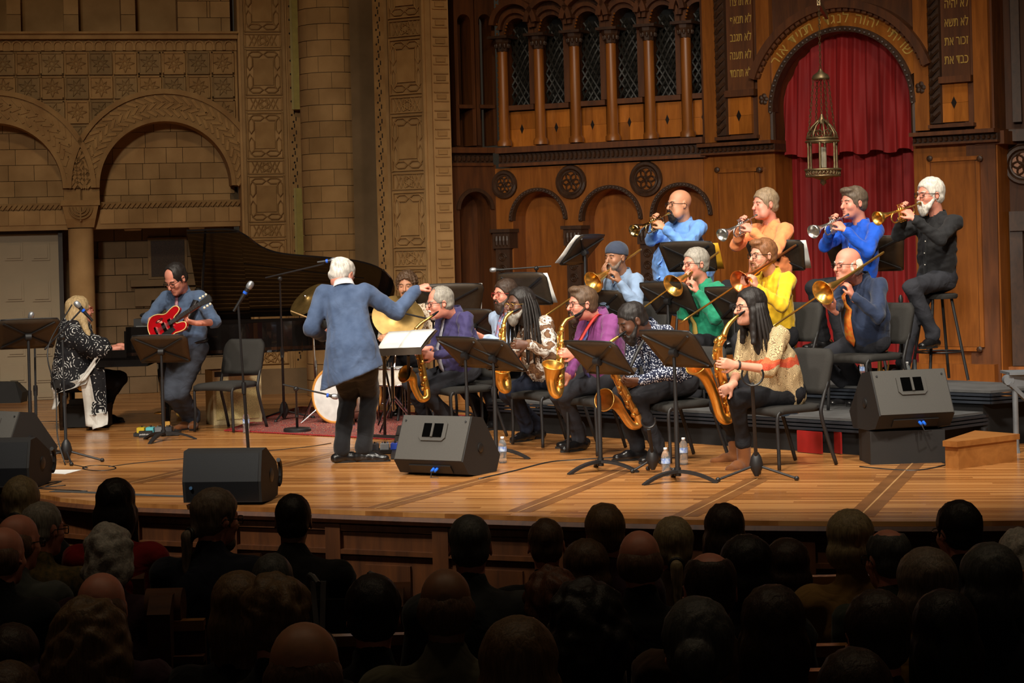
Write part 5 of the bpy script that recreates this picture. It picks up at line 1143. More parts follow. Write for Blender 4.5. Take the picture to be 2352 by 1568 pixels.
# ================================================================ THE MUSICIANS
HB = hair_mat('hair_brown', C(92, 70, 52)); HK = hair_mat('hair_black', C(38, 33, 31)); HG = hair_mat('hair_grey', C(150, 144, 134)); HW = hair_mat('hair_white', C(220, 214, 204)); HBL = hair_mat('hair_blond', C(196, 168, 124)); HS = hair_mat('hair_salt', C(128, 112, 98)); HGB = hair_mat('hair_ginger', C(132, 88, 56)); HDB = hair_mat('hair_dark_brown', C(62, 47, 38)); KNIT = cloth_mat('navy_knit', C(56, 64, 82), .95, None, 120)
HSH = hair_mat('hair_sandy_grey', C(146, 124, 98)); STUB = hair_mat('stubble_grey', C(98, 84, 74))
def hd(x, y, d, dirv=None, n=None, curl=.55, **k):
    r = dict(p=at(x, y, d), curl=curl, **k)
    if dirv is not None: r['d'] = dirv
    if n is not None: r['n'] = n
    return r
def ft(x, y, z=0.0): p = on(x, y, z); return V3(p) + (0, 0, .105)
Uv = np.array((0, 0, 1.0))
# ---- printed cloths
def print_mat(name, build):
    t = NT(name); t.b.inputs['Roughness'].default_value = .8; t.b.inputs['Specular IOR Level'].default_value = .25; r = build(t); t.t.links.new(r.outputs[0], t.b.inputs['Base Color']); MATS[name] = t.m; return t.m
def p_floral(t):
    mp = t.coord((1, 1, 1)); ns = t.n('ShaderNodeTexNoise', {'Vector': mp, 'Scale': 14.0, 'Detail': 3.0}); mx = t.n('ShaderNodeMix', {'Factor': .12}, data_type='VECTOR'); t.t.links.new(mp.outputs[0], mx.inputs[4]); t.t.links.new(ns.outputs[1], mx.inputs[5])
    v = t.n('ShaderNodeTexVoronoi', {'Vector': (mx, 1), 'Scale': 10.5}); return t.ramp((v, 'Distance'), [(.0, C(180, 140, 90)), (.12, C(96, 66, 46)), (.32, C(124, 92, 66)), (.48, C(92, 64, 48)), (.55, C(232, 226, 216)), (.66, C(120, 92, 70)), (.75, C(226, 220, 210))], 'LINEAR')
FLORAL = print_mat('brown_floral_print', p_floral)
def p_speck(t):
    mp = t.coord((1, 1, 1)); v = t.n('ShaderNodeTexVoronoi', {'Vector': mp, 'Scale': 75.0}); return t.ramp((v, 'Distance'), [(.0, C(226, 230, 240)), (.34, C(206, 212, 226)), (.42, C(34, 40, 64)), (1, C(28, 34, 54))])
SPECK = print_mat('navy_speckled_print', p_speck)
def p_beige(t):
    mp = t.coord((1, 1, 1)); v = t.n('ShaderNodeTexVoronoi', {'Vector': mp, 'Scale': 45.0}); return t.ramp((v, 'Distance'), [(.0, C(96, 70, 52)), (.3, C(150, 124, 100)), (.4, C(206, 190, 168)), (1, C(214, 200, 180))])
BEIGEP = print_mat('beige_speckled_print', p_beige)
def p_pais(t):
    mp = t.coord((1, 1, 1)); v = t.n('ShaderNodeTexVoronoi', {'Vector': mp, 'Scale': 24.0}); w = t.n('ShaderNodeMath', {0: (v, 'Distance'), 1: 34.0}, operation='MULTIPLY'); sn = t.n('ShaderNodeMath', {0: w}, operation='SINE')
    base = t.ramp(t.n('ShaderNodeMapRange', {'Value': sn, 'From Min': -1.0}), [(.2, C(104, 84, 64)), (.6, C(196, 170, 124)), (1, C(212, 190, 146))]); sx = t.n('ShaderNodeSeparateXYZ', {'Vector': mp}); nz = t.n('ShaderNodeTexNoise', {'Vector': mp, 'Scale': 5.0}); z = t.n('ShaderNodeMath', {0: (sx, 'Z'), 1: t.n('ShaderNodeMath', {0: nz, 1: .18}, operation='MULTIPLY')}, operation='ADD')
    band = t.ramp(z, [(.0, C(40, 84, 168)), (.44, C(60, 110, 190)), (.49, C(226, 224, 220)), (.52, C(222, 196, 150)), (.82, C(222, 196, 150)), (.845, C(190, 64, 40)), (.88, C(206, 90, 50)), (.9, C(222, 196, 150))], 'CONSTANT')
    mk = t.ramp(z, [(0, (1, 1, 1)), (.52, (.25, .25, .25)), (.845, (.9, .9, .9)), (.90, (.15, .15, .15))], 'CONSTANT'); m = t.n('ShaderNodeMix', {'Factor': mk}, data_type='RGBA'); t.t.links.new(base.outputs[0], m.inputs[6]); t.t.links.new(band.outputs[0], m.inputs[7])
    class W_:
        outputs = [m.outputs[2]]
    return W_
PAISLEY = print_mat('paisley_print', p_pais)
def p_shawl(t):
    mp = t.coord((1, 1, 1)); v = t.n('ShaderNodeTexVoronoi', {'Vector': mp, 'Scale': 7.0}); w = t.n('ShaderNodeMath', {0: (v, 'Distance'), 1: 40.0}, operation='MULTIPLY'); sn = t.n('ShaderNodeMath', {0: w}, operation='SINE'); v2 = t.n('ShaderNodeTexVoronoi', {'Vector': mp, 'Scale': 38.0}); ad = t.n('ShaderNodeMath', {0: sn, 1: t.n('ShaderNodeMath', {0: (v2, 'Distance'), 1: 1.6}, operation='MULTIPLY')}, operation='SUBTRACT'); n0 = t.n('ShaderNodeTexNoise', {'Vector': mp, 'Scale': 3.2}); ad2 = t.n('ShaderNodeMath', {0: ad, 1: t.n('ShaderNodeMath', {0: n0, 1: 3.0}, operation='MULTIPLY')}, operation='ADD')
    return t.ramp(t.n('ShaderNodeMapRange', {'Value': ad2, 'From Min': 0.0, 'From Max': 3.0}), [(.0, C(30, 30, 34)), (.56, C(36, 36, 40)), (.6, C(214, 214, 212)), (1, C(226, 226, 222))])
SHAWL = print_mat('black_white_shawl', p_shawl); SHWH = cloth_mat('white_shawl_border', C(222, 220, 214), .85)
NAVYS = cloth_mat('indigo_shirt', C(58, 52, 96), .7); PURP = cloth_mat('purple_shirt', C(122, 58, 116), .7); DENIM = cloth_mat('pale_denim_shirt', C(128, 150, 180), .85); GREEN = cloth_mat('green_shirt', C(30, 132, 98), .75); YELL = cloth_mat('yellow_shirt', C(232, 186, 36), .8); NAVY2 = cloth_mat('navy_shirt', C(40, 52, 78), .8); SKYB = cloth_mat('sky_blue_shirt', C(104, 152, 222), .75); PEACH = cloth_mat('peach_shirt', C(246, 148, 92), .75); ROYAL = cloth_mat('royal_blue_shirt', C(22, 84, 200), .7); BLKS = cloth_mat('black_shirt', C(36, 36, 38), .8, None, 260, 0.05); BLAZER = cloth_mat('blue_blazer', C(66, 84, 116), .85, C(84, 102, 134)); CHAMB = cloth_mat('slate_blue_shirt', C(76, 94, 122), .85); LBLUE = cloth_mat('light_blue_shirt', C(170, 190, 220), .8); VEST = cloth_mat('navy_vest', C(44, 50, 68), .85); JEANS = cloth_mat('dark_jeans', C(32, 37, 52), .85, None, 260, 0.0); GREYT = cloth_mat('grey_trousers', C(62, 68, 80), .85, None, 260, 0.0); SUEDE = cloth_mat('tan_suede', C(112, 66, 32), .9)
SEATD = []
def sit(hipw, deg, z, label): SEATD.append((hipw, deg, z, label))
def tie_m(nm, c, c2): return M(nm, c, .5, 0, .1, 30, col2=c2)
# ---------------- saxophone row
n_, h_ = at(1757, 770, 14.7), at(1800, 903, 14.75)
P, I = person('woman in paisley blouse and black trousers playing a baritone saxophone', h_, n_, at(1722, 706, 14.62), 214, 200, [hd(1690, 838, 14.3, (-.9, -.2, .15), (-.3, .9, .1), .5), hd(1680, 885, 14.5, (-.7, -.3, -.4), (0, -1, 0), .6)], [ft(1708, 1074), ft(1668, 1056)], 'pale', PAISLEY, cloth_mat('black_leggings', C(26, 27, 31), .75, None, 260, 0.0), ('long', HK), glass=(GLASSB,), sleeve=.3, tails=.14, collar=False, shoe_mat=SUEDE, boots=.085, hem=.075, belly=.04, hs=1.05)
m = MB()
for k in range(16):                                               # loose locks over the shoulder and back
    a = 1.2 + k * .26; p0 = I['T'](-.03 + .05 * math.cos(a), .09 * math.sin(a), .03); p1 = I['T'](-.05 + .1 * math.cos(a), .12 * math.sin(a), -.14); p2 = p1 + (.02 + .004 * k, .01, -.17 - .02 * (k % 3)); m.tube(smooth_path([p0, p1, p2], 4), [.02, .02, .018, .016, .015, .013, .01, .008, .003], 6)
m.build('hair_locks', HK, P, 'all'); m = MB(); w = I['jt'][0][1]; m.tube([w + basis(w - I['jt'][0][0]) @ np.array((.03 * math.cos(a), .03 * math.sin(a), -.02)) for a in np.linspace(0, 2 * pi, 13)[:-1]], .008, 5, closed=True); m.build('wristwatch', BLKP, P, 'all'); sit(h_, 214, 0, 'black padded orchestra chair under the woman in the paisley blouse')
saxophone('brass baritone saxophone with silver neck held by the woman in paisley', [at(1700, 722, 14.5), at(1688, 731, 14.46), at(1672, 748, 14.42), at(1662, 772, 14.4)], [at(1662, 772, 14.45), at(1650, 798, 14.46), at(1655, 850, 14.55), at(1668, 905, 14.7), at(1676, 945, 14.78)], [at(1672, 962, 14.78), at(1656, 955, 14.74), at(1640, 905, 14.66), at(1620, 860, 14.56), at(1600, 836, 14.48)], .027, .04, .088, BRASS, (-.5, -.8, 0), 16)
n_, h_ = at(1497, 757, 15.3), at(1558, 878, 15.4)
P, I = person('bearded man in white speckled navy shirt bowing over a saxophone', h_, n_, at(1452, 737, 15.12), 212, 202, [hd(1468, 874, 14.95, (-.95, 0, -.1), (0, .8, .6), .6), hd(1452, 880, 15.12, (-.9, -.3, -.1), (0, -.5, -.8), .6)], [ft(1510, 1060), ft(1464, 1056)], 'dark', SPECK, BLACKT, ('crop', HK), hpitch=-24, beard=(HK, .45), tails=.05, hs=1.1, belly=.03, wide=1.08); sit(h_, 212, 0, 'black padded orchestra chair under the man in the speckled navy shirt')
m = MB(); m.tube(smooth_path([at(1492, 762, 15.1), at(1468, 800, 15.02), at(1440, 862, 14.98)], 5), .016, 4); m.build('neck_strap', BLKP, P, 'all')
saxophone('brass tenor saxophone with bell turned left at the bowing man\'s knees', [at(1426, 769, 14.98), at(1416, 776, 14.95), at(1402, 786, 14.92), at(1396, 800, 14.92)], [at(1396, 800, 14.95), at(1410, 850, 15.0), at(1438, 905, 15.08), at(1462, 950, 15.15)], [at(1468, 972, 15.18), at(1450, 975, 15.16), at(1428, 945, 15.1), at(1412, 925, 15.02), at(1388, 918, 14.9)], .02, .034, .085, BRASSD, (-.5, -.8, 0), 14)
n_, h_ = at(1378, 725, 16.0), at(1396, 862, 16.05)
P, I = person('goateed man in purple shirt and blue tie playing a tenor saxophone', h_, n_, at(1337, 699, 15.88), 210, 202, [hd(1322, 812, 15.55, (-.9, -.3, .1), (-.2, .9, 0), .55), hd(1308, 862, 15.75, (-.8, -.3, -.2), (0, -.7, 0), .6)], [ft(1330, 1034), ft(1296, 1020)], 'pink', PURP, CHARC, ('quiff', HB), beard=(HDB, .12), glass=(GLASSB,), hs=1.08, belly=.03); sit(h_, 210, 0, 'black padded orchestra chair under the man in the purple shirt')
tie(P, I, n_, h_, tie_m('blue_tie', C(56, 60, 120), C(80, 84, 150))); m = MB(); m.tube(smooth_path([at(1392, 738, 16.0), at(1374, 722, 15.9), at(1352, 748, 15.82), at(1322, 800, 15.66)], 5), .022, 4, flat=.3); m.build('red_strap', M('red_strap', C(170, 40, 34), .5), P, 'all')
saxophone('brass tenor saxophone held by the man in the purple shirt', [at(1324, 724, 15.66), at(1314, 729, 15.63), at(1300, 736, 15.6), at(1290, 752, 15.58)], [at(1290, 752, 15.58), at(1290, 800, 15.57), at(1288, 850, 15.55), at(1286, 888, 15.54)], [at(1280, 905, 15.52), at(1270, 896, 15.5), at(1266, 868, 15.48), at(1270, 838, 15.44)], .022, .037, .085, BRASS, (-.5, -.8, 0), 16)
n_, h_ = at(1226, 738, 16.8), at(1266, 862, 16.85)
P, I = person('man with long dreadlocks in brown floral shirt playing a tenor saxophone', h_, n_, at(1194, 700, 16.62), 214, 214, [hd(1212, 790, 16.3, (-1, -.1, 0), (-.2, .9, 0), .55), hd(1180, 815, 16.48, (-.8, -.3, -.1), (0, -.7, 0), .6)], [ft(1210, 1012), ft(1186, 992)], 'dark', FLORAL, JEANS, ('dreads', HK), beard=(HG, .5), glass=(GLASSG, True), tails=.1, hs=1.08, belly=.03, wide=1.05); sit(h_, 214, 0, 'black padded orchestra chair under the man with dreadlocks')
rn = random.Random(4)
for k in range(44):
    a = .95 + k * (2 * pi - 1.9) / 43; r_ = rn.uniform(.85, 1.1); p0 = I['T'](-.02 + .07 * r_ * math.cos(a), .075 * r_ * math.sin(a), .09); p1 = I['T'](-.03 + .112 * r_ * math.cos(a), .112 * r_ * math.sin(a), -.02); p2 = I['T'](-.035 + .125 * r_ * math.cos(a), .14 * r_ * math.sin(a), -.2); p3 = p2 + (rn.uniform(-.02, .03), rn.uniform(-.02, .02), -rn.uniform(.12, .3)); m = MB(); m.tube(smooth_path([p0, p1, p2, p3], 4), .0085, 6); m.build('dreadlock', HK, P, 'all')
saxophone('brass tenor saxophone held by the man with dreadlocks', [at(1183, 714, 16.4), at(1174, 718, 16.38), at(1163, 728, 16.36), at(1157, 744, 16.35)], [at(1157, 744, 16.35), at(1156, 790, 16.34), at(1158, 840, 16.33), at(1164, 874, 16.32)], [at(1164, 892, 16.3), at(1154, 890, 16.28), at(1147, 868, 16.26), at(1150, 846, 16.22)], .022, .038, .082, BRASS, (-.5, -.8, 0), 14)
n_, h_ = at(1046, 720, 17.65), at(1064, 850, 17.7)
P, I = person('grey bearded man in indigo shirt playing an alto saxophone', h_, n_, at(1010, 696, 17.5), 212, 204, [hd(1000, 816, 17.25, (-.95, -.2, .1), (-.2, .9, 0), .55), hd(982, 802, 17.45, (-.9, -.2, -.1), (0, -.7, 0), .6)], [ft(1046, 1004), ft(984, 1000)], 'pink', NAVYS, CHARC, ('receding', HG), hpitch=-6, beard=(HW, .02), glass=(GLASSB,), hs=1.1, belly=.05, wide=1.05); sit(h_, 212, 0, 'black padded orchestra chair under the man in the indigo shirt')
tie(P, I, n_, h_, tie_m('grey_tie', C(130, 130, 140), C(170, 170, 180)))
saxophone('brass alto saxophone held by the man in the indigo shirt', [at(997, 722, 17.3), at(986, 730, 17.26), at(968, 742, 17.24), at(954, 756, 17.22)], [at(954, 756, 17.22), at(962, 800, 17.21), at(972, 850, 17.2), at(980, 895, 17.2)], [at(980, 912, 17.18), at(966, 915, 17.16), at(952, 890, 17.14), at(946, 866, 17.1), at(930, 858, 17.04)], .018, .03, .075, BRASS, (-.5, -.8, 0), 12)
# ---------------- trombone row (first riser)
Z1, Z2 = .28, .45
def bone(lab, lbl_t, K, Bp, sl, px_n, px_h, px_hd, yaw, hands, feet, off=(-.55, .75, -.45), mat=BRASS, bm=None, valve=False, th=216, **kw):
    P, I = person(lab, px_h, px_n, px_hd, th, yaw, hands, feet, zfoot=Z1, **kw); sit(px_h, th, Z1, 'black padded orchestra chair on the riser under ' + lbl_t[1])
    trombone(lbl_t[0], K, Bp, off, sl, mat, bm, valve=valve); return P, I
bone('man in navy knitted cap and pale denim shirt playing a trombone', ('brass trombone pointing down, held by the man in the knitted cap', 'the man in the knitted cap'), at(1476, 570, 18.35), at(1362, 648, 17.9), .55, at(1442, 655, 18.3), at(1448, 800, 18.35), at(1415, 592, 18.14), 222, [hd(1424, 648, 17.95, (-.4, -.1, .9), (-.8, .4, 0), .7), hd(1400, 640, 18.05, (-.5, -.1, .8), (.5, .3, 0), .5)], [ft(1410, 930, Z1), ft(1372, 925, Z1)], skin='olive', shirt=DENIM, hair=('beanie', KNIT), beard=(STUB, .3), brow=HK, hs=1.06)
P, I = bone('grey-haired man with glasses in green shirt playing a trombone', ('brass trombone held by the man in the green shirt', 'the man in the green shirt'), at(1654, 576, 17.6), at(1546, 656, 17.15), .5, at(1622, 668, 17.5), at(1626, 790, 17.55), at(1597, 607, 17.4), 210, [hd(1602, 672, 17.2, (-.3, -.1, .9), (-.8, .4, 0), .7), hd(1582, 660, 17.3, (-.3, -.1, .9), (.6, .3, 0), .5)], [ft(1590, 935, Z1), ft(1548, 930, Z1)], skin='pink', shirt=GREEN, hair=('short', HG), glass=(GLASSB, False, .026, .015), hs=1.1)
tie(P, I, at(1622, 668, 17.5), at(1626, 790, 17.55), tie_m('patterned_tie', C(190, 140, 60), C(150, 160, 90))); w = I['jt'][0][1]; m = MB(); m.tube([w + basis(w - I['jt'][0][0]) @ np.array((.03 * math.cos(a), .03 * math.sin(a), -.03)) for a in np.linspace(0, 2 * pi, 13)[:-1]], .009, 5, closed=True); m.build('wristwatch', CHROME, P, 'all')
bone('bearded ginger man with glasses in yellow shirt playing a trombone', ('brass trombone with rose bell held by the man in the yellow shirt', 'the man in the yellow shirt'), at(1832, 560, 16.95), at(1700, 648, 16.4), .62, at(1778, 640, 16.85), at(1790, 772, 16.9), at(1752, 587, 16.74), 208, [hd(1738, 662, 16.42, (-.2, -.1, .95), (-.8, .4, 0), .7), hd(1720, 668, 16.5, (-.5, -.2, .6), (.5, .3, 0), .5)], [ft(1760, 940, Z1), ft(1716, 938, Z1)], skin='pale', shirt=YELL, hair=('side', HGB), beard=(HGB, .2), glass=(GLASSB,), hs=1.08, bm=COPPER)
P, I = bone('bald elderly man in navy shirt and orange tie playing a bass trombone', ('brass bass trombone with large bell held by the bald man in navy', 'the bald man in the orange tie'), at(2034, 576, 16.0), at(1890, 672, 15.5), .5, at(1990, 655, 16.1), at(1996, 782, 16.15), at(1946, 609, 15.95), 210, [hd(1958, 680, 15.68, (-.3, -.1, .9), (-.8, .4, 0), .7), hd(1914, 712, 15.72, (-.5, -.2, .5), (.5, .3, -.3), .5)], [ft(1962, 922, Z1), ft(1906, 918, Z1)], skin='pink', shirt=NAVY2, trousers=CHARC, hair=('fringe', HW), glass=(GLASSB, False, .026, .015), hs=1.1, belly=.04, wide=1.05, valve=True, sleeve=1.0)
tie(P, I, at(1990, 655, 16.1), at(1996, 782, 16.15), tie_m('orange_tie', C(230, 84, 28), C(226, 160, 60)), w=.05, off=.16)
# ---------------- trumpet row (second riser, on stools)
STOOL = []
def horn(lab, tlab, mouth, bell, mat, px_n, px_h, px_hd, yaw, feet, th=214, rw=None, stool_lbl='', **kw):
    M0, B0 = V3(mouth), V3(bell); a = unit(B0 - M0); s = np.cross(a, unit(Uv - a * a[2])); c = M0 + a * .22
    if feet is None:
        f_ = np.array((math.cos(math.radians(th)), math.sin(math.radians(th)), 0)); feet = [V3(px_h) * (1, 1, 0) + f_ * .34 + np.array((-f_[1], f_[0], 0)) * q + (0, 0, Z2 + .36) for q in (.11, -.11)]
    hands = [dict(p=c - a * .05 + Uv * -.09 + s * -.085, d=(a * .25 - s * -.6 + Uv * .75), n=(-s * -1.0), curl=.75, side=1), dict(p=c - a * .1 + s * .075 + Uv * -.05, d=(a * .55 + Uv * .8 - s * .3), n=(-s * 1.0 - Uv * .2), curl=.62, side=-1)]
    P, I = person(lab, px_h, px_n, px_hd, th, yaw, hands, feet, zfoot=Z2, elbow=[-Uv + s * -.6, -Uv + s * .8], **kw); trumpet(tlab, M0, B0, mat); STOOL.append((px_h, stool_lbl)); return P, I
SILVB = M('warm_silver_brass', C(220, 196, 140), .16, 1.0, .08)
horn('bald bearded man with glasses in sky blue shirt playing a trumpet', 'pale brass trumpet played by the bald bearded man', at(1536, 490, 18.76), at(1458, 531, 18.42), SILVB, at(1578, 530, 18.98), at(1568, 672, 19.05), at(1560, 470, 18.88), 206, None, skin='tan', shirt=SKYB, hair=(None, HK), beard=(HK, .35), glass=(GLASSB,), hs=1.12, belly=.11, wide=1.22, fat=.6, tails=.12, stool_lbl='black bar stool under the trumpeter in sky blue')
horn('man with sandy grey hair in peach shirt playing a silver trumpet', 'silver trumpet played by the man in the peach shirt', at(1738, 494, 18.08), at(1660, 541, 17.75), SILVER, at(1774, 522, 18.26), at(1772, 655, 18.32), at(1757, 470, 18.2), 206, None, skin='pink', shirt=PEACH, hair=('short', HSH), hs=1.12, belly=.04, wide=1.08, fat=.2, stool_lbl='black bar stool under the trumpeter in peach')
horn('brown-haired man in royal blue shirt playing a silver trumpet', 'silver trumpet played by the man in royal blue', at(1948, 492, 17.38), at(1870, 533, 17.04), SILVER, at(1980, 522, 17.56), at(1972, 655, 17.62), at(1960, 467, 17.5), 208, None, skin='pink', shirt=ROYAL, hair=('side', hair_mat('hair_brown_grey', C(98, 84, 70))), hs=1.12, wide=1.06, stool_lbl='black bar stool under the trumpeter in royal blue')
P, I = horn('white-bearded man in black shirt seated on a high stool playing a trumpet', 'golden trumpet played by the white-bearded man', at(2114, 466, 16.68), at(2002, 508, 16.36), BRASS, at(2154, 500, 16.88), at(2152, 640, 16.95), at(2136, 448, 16.82), 206, [at(2142, 770, 16.7), at(2066, 840, 16.5)], skin='pink', shirt=BLKS, trousers=CHARC, hair=('short', HW), beard=(HW, .35), glass=(GLASSB,), hs=1.12, wide=1.08, tails=.1, stool_lbl='tall black bar stool with ring footrest under the white-bearded trumpeter')
# ---------------- conductor
def blazer_skirt(S, hip, ax, fw):
    S.cap(hip + ax * .1, hip - Uv * .1, .212, .222, .05, (fw, 1.05)); S.cap(hip + np.array((-.13, .0, 0)), hip + np.array((-.2, -.02, -.2)), .1, .075, .05, (fw, 1.5)); S.cap(hip + np.array((.12, 0, 0)), hip + np.array((.16, 0, -.13)), .1, .09, .05, (fw, 1.5)); S.cut(hip + np.array((0, 0, -.1)), np.array((.38, 0, -1.0)), .01)
n_, h_ = at(790, 658, 15.85), at(812, 838, 15.62)
P, I = person('white-haired conductor in blue blazer seen from behind, right arm out', h_, n_, at(786, 633, 16.0), 84, 60, [hd(742, 772, 16.0, (.4, .8, .3), (1, 0, 0), .8), hd(958, 664, 16.05, (.95, .3, .35), (0, .3, -1), 1.15)], [ft(786, 1062), ft(836, 1060)], 'pink', BLAZER, cloth_mat('black_suit_trousers', C(24, 24, 27), .85), ('balding', HW), hpitch=-28, hs=1.12, standing=True, jacket=True, toes=[(1, .5), (1, -.1)], elbow=[np.array((-.35, -.3, -1.0)), np.array((.1, -.2, -1.0))], extra=blazer_skirt, wide=1.0, shirt_amp=.007, trouser_r=1.08, belly=.01, shw=.165, up_arm=.31, fore=.28)
# ---------------- guitarist
n_, h_ = at(420, 675, 19.0), at(434, 802, 19.02)
P, I = person('dark-haired man in slate shirt and pink tie playing a red electric guitar', h_, n_, at(404, 640, 18.82), 248, 236, [hd(452, 742, 18.6, (-.8, -.3, .2), (.1, .5, .9), .75), hd(366, 738, 18.66, (.8, -.4, -.1), (.2, .9, -.2), .45)], [ft(454, 976), ft(420, 970)], 'pink', CHAMB, GREYT, ('receding', HK), hpitch=-32, glass=(GLASSB,), standing=True, hs=1.12, sleeve=.45, elbow=[np.array((.8, .3, -.7)), np.array((-.9, .3, -.5))], belt=True, belly=.04, trouser_r=1.12, shoe_mat=SUEDE, toes=[(.1, -1), (-.5, -.9)])
tie(P, I, n_, h_, tie_m('pink_tie', C(186, 130, 140), C(160, 110, 130)), off=.15); m = MB(); m.tube(smooth_path([at(455, 662, 19.08), at(450, 690, 18.84), at(425, 740, 18.72)], 5), .03, 4, flat=.25); m.build('guitar_strap', BLKP, P, 'all')
# ---------------- pianist
def shawl_x(S, hip, ax, fw):
    S.cap(n_p + (0, 0, -.08), hip + (-.05, -.05, -.02), .2, .29, .08, (np.array((1.0, 0, 0)), 1.15)); S.cap(n_p + (0, -.15, -.1), at(228, 800, 19.45), .1, .12, .06); S.cut(hip + np.array((0, 0, -.1)), np.array((0, 0, -1.0)), .02)
n_p, h_ = V3(at(172, 748, 19.75)), at(190, 868, 19.8)
P, I = person('blonde woman in black and white shawl seated at the grand piano', h_, n_p, at(184, 714, 19.75), 4, 28, [hd(280, 793, 19.95, (1, 0, -.15), (0, 0, -1), .25), hd(276, 799, 19.62, (1, .1, -.1), (0, 0, -1), .25)], [ft(268, 956), ft(292, 958)], 'pink', SHAWL, BLACKT, (None, HBL), hpitch=8, glass=(GLASSR,), collar=False, sleeve=.3, extra=shawl_x, belly=.05, hs=1.1, shirt_amp=.01, trouser_r=1.15)
S = SDF(); B = I['B']; T = I['T']; S.ell(T(-.02, 0, .045), (.122, .105, .108), B, .02); S.ell(T(-.06, 0, -.06), (.09, .115, .14), B, .03); S.cap(T(-.06, 0, -.1), at(165, 775, 19.6), .1, .07, .04); S.cap(T(-.02, -.08, -.05), at(205, 775, 19.45), .05, .02, .03); S.ell(T(.13, 0, -.05), (.085, .14, .12), B, .012, True); sdf_obj('hair', S, .0075, HBL, P, .006, 70, 2, (1, 1, .15))
def drape(nm, mat, P4, nu=14, nv=18, amp=.02, seed=1, fold=9):           # cloth panel hung between four corners
    a, b, c, d = map(V3, P4); g = []
    nn = unit(np.cross(b - a, d - a))
    for i in range(nv):
        v = i / (nv - 1); row = []
        for j in range(nu):
            u = j / (nu - 1); p = (a * (1 - u) + b * u) * (1 - v) + (d * (1 - u) + c * u) * v; row.append(p + nn * (amp * (.3 + .7 * v) * math.sin(u * fold + v * 1.5 + seed) + .03 * math.sin(v * 3)))
        g.append(row)
    m = MB(); m.sheet(g, nn * .004); return m.build(nm, mat, P, 'all')
drape('shawl_panel', SHAWL, (at(200, 850, 19.42), at(240, 840, 19.42), at(246, 950, 19.4), at(208, 955, 19.4)))
drape('shawl_border', SHWH, (at(182, 862, 19.41), at(204, 850, 19.41), at(226, 983, 19.38), at(196, 978, 19.38)), amp=.012)
drape('shawl_border', SHWH, (at(200, 952, 19.395), at(247, 945, 19.395), at(247, 975, 19.36), at(212, 986, 19.36)), amp=.012)
drape('shawl_border', SHWH, (at(228, 806, 19.36), at(250, 792, 19.36), at(196, 872, 19.36), at(172, 884, 19.36)), amp=.01, nv=10)
drape('shawl_border', SHWH, (at(122, 888, 19.55), at(196, 866, 19.38), at(196, 882, 19.37), at(122, 906, 19.54)), amp=.008, nv=6)
drape('shawl_border', SHWH, (at(118, 890, 19.6), at(140, 890, 19.52), at(128, 940, 19.5), at(116, 940, 19.58)), amp=.008, nv=8)
# ---------------- drummer and bassist
n_, h_ = at(938, 706, 19.7), at(942, 815, 19.75)
P, I = person('curly-haired drummer in beige speckled shirt behind the drum kit', h_, n_, at(934, 658, 19.62), 262, 262, [hd(985, 772, 19.4, (-.4, -.9, 0), (0, 0, -1), .8), hd(892, 770, 19.3, (-.5, -.9, 0), (0, 0, -1), .8)], [ft(975, 945), ft(900, 942)], 'tan', BEIGEP, BLACKT, ('curly', HB), hs=1.08, sleeve=.3, beard=(HB, .02), brow=HB)
STOOL.append((h_, 'drum'))
n_, h_ = at(1170, 724, 18.7), at(1168, 850, 18.75)
P, I = person('bearded bassist in navy vest and pale blue shirt behind dreadlocked saxophonist', h_, n_, at(1160, 676, 18.6), 222, 214, [hd(1112, 776, 18.4, (-.8, -.3, .3), (0, .6, .5), .6), hd(1185, 800, 18.42, (-.8, -.4, 0), (0, .8, 0), .5)], [ft(1140, 985), ft(1110, 975)], 'pink', LBLUE, BLACKT, ('short', HDB), beard=(HDB, .9), glass=(GLASSR,), hs=1.08, belly=.03)
S = SDF(); ax, fw = I['ax'], I['fw']; S.cap(V3(h_) + ax * .1, V3(n_) - ax * .2, .182, .182, .05, (fw, 1.28)); S.cap(I['sh'][0] * .7 + I['sh'][1] * .3 - ax * .03, I['sh'][1] * .7 + I['sh'][0] * .3 - ax * .03, .082, .082, .04); sdf_obj('vest', S, .01, VEST, P, .003, 30, 3); tie(P, I, n_, h_, tie_m('print_tie', C(190, 70, 50), C(110, 150, 190)), off=.165)
STOOL.append((h_, 'bass'))
for hipw, deg, z, lab in SEATD:
    f = np.array((math.cos(math.radians(deg)), math.sin(math.radians(deg)), 0)); p = V3(hipw) + f * .03; put('chair', make_chair, (p[0], p[1], z + .002), deg, lab)
# ================================================================ STAGE FURNITURE, INSTRUMENTS, SOUND
DECK = M('riser_deck', C(76, 76, 76), .8, 0, .25, 6, bump=.1); RAILM = M('riser_rail', C(70, 76, 86), .35, .7, .2, 5); VOID = M('black_riser_shade', C(18, 17, 17), .95)
def riser(label, poly, z, th=.1, legs=()):
    t = thing('riser', label, 'riser', (poly[0][0], poly[0][1], 0), 'band risers'); P = [V3(p) for p in poly]
    m = MB(); m.prism([(p[0], p[1], z - .02) for p in P], (0, 0, .02)); m.build('deck', DECK, t)
    for a, b in zip(P, P[1:] + P[:1]):
        for zz, h, mt in ((z - .035, .026, RAILM), (z - .065, .026, RAILM), (z - .095, .026, RAILM)):
            m = MB(); m.bar((a[0], a[1], zz), (b[0], b[1], zz), h, .02, (0, 0, 1)); m.build('rail', mt, t)
    c = sum(P) / len(P); m = MB(); m.prism([tuple((p * .96 + c * .04)[:2]) + (.0,) for p in P], (0, 0, z - .11)); m.build('dark_underside', VOID, t)  # solid black block paints in the shade below the deck
    for q in legs: m = MB(); m.cyl((q[0], q[1], 0), (q[0], q[1], z - .1), .026, None, 10); m.build('leg', BLK, t, True)
    return t
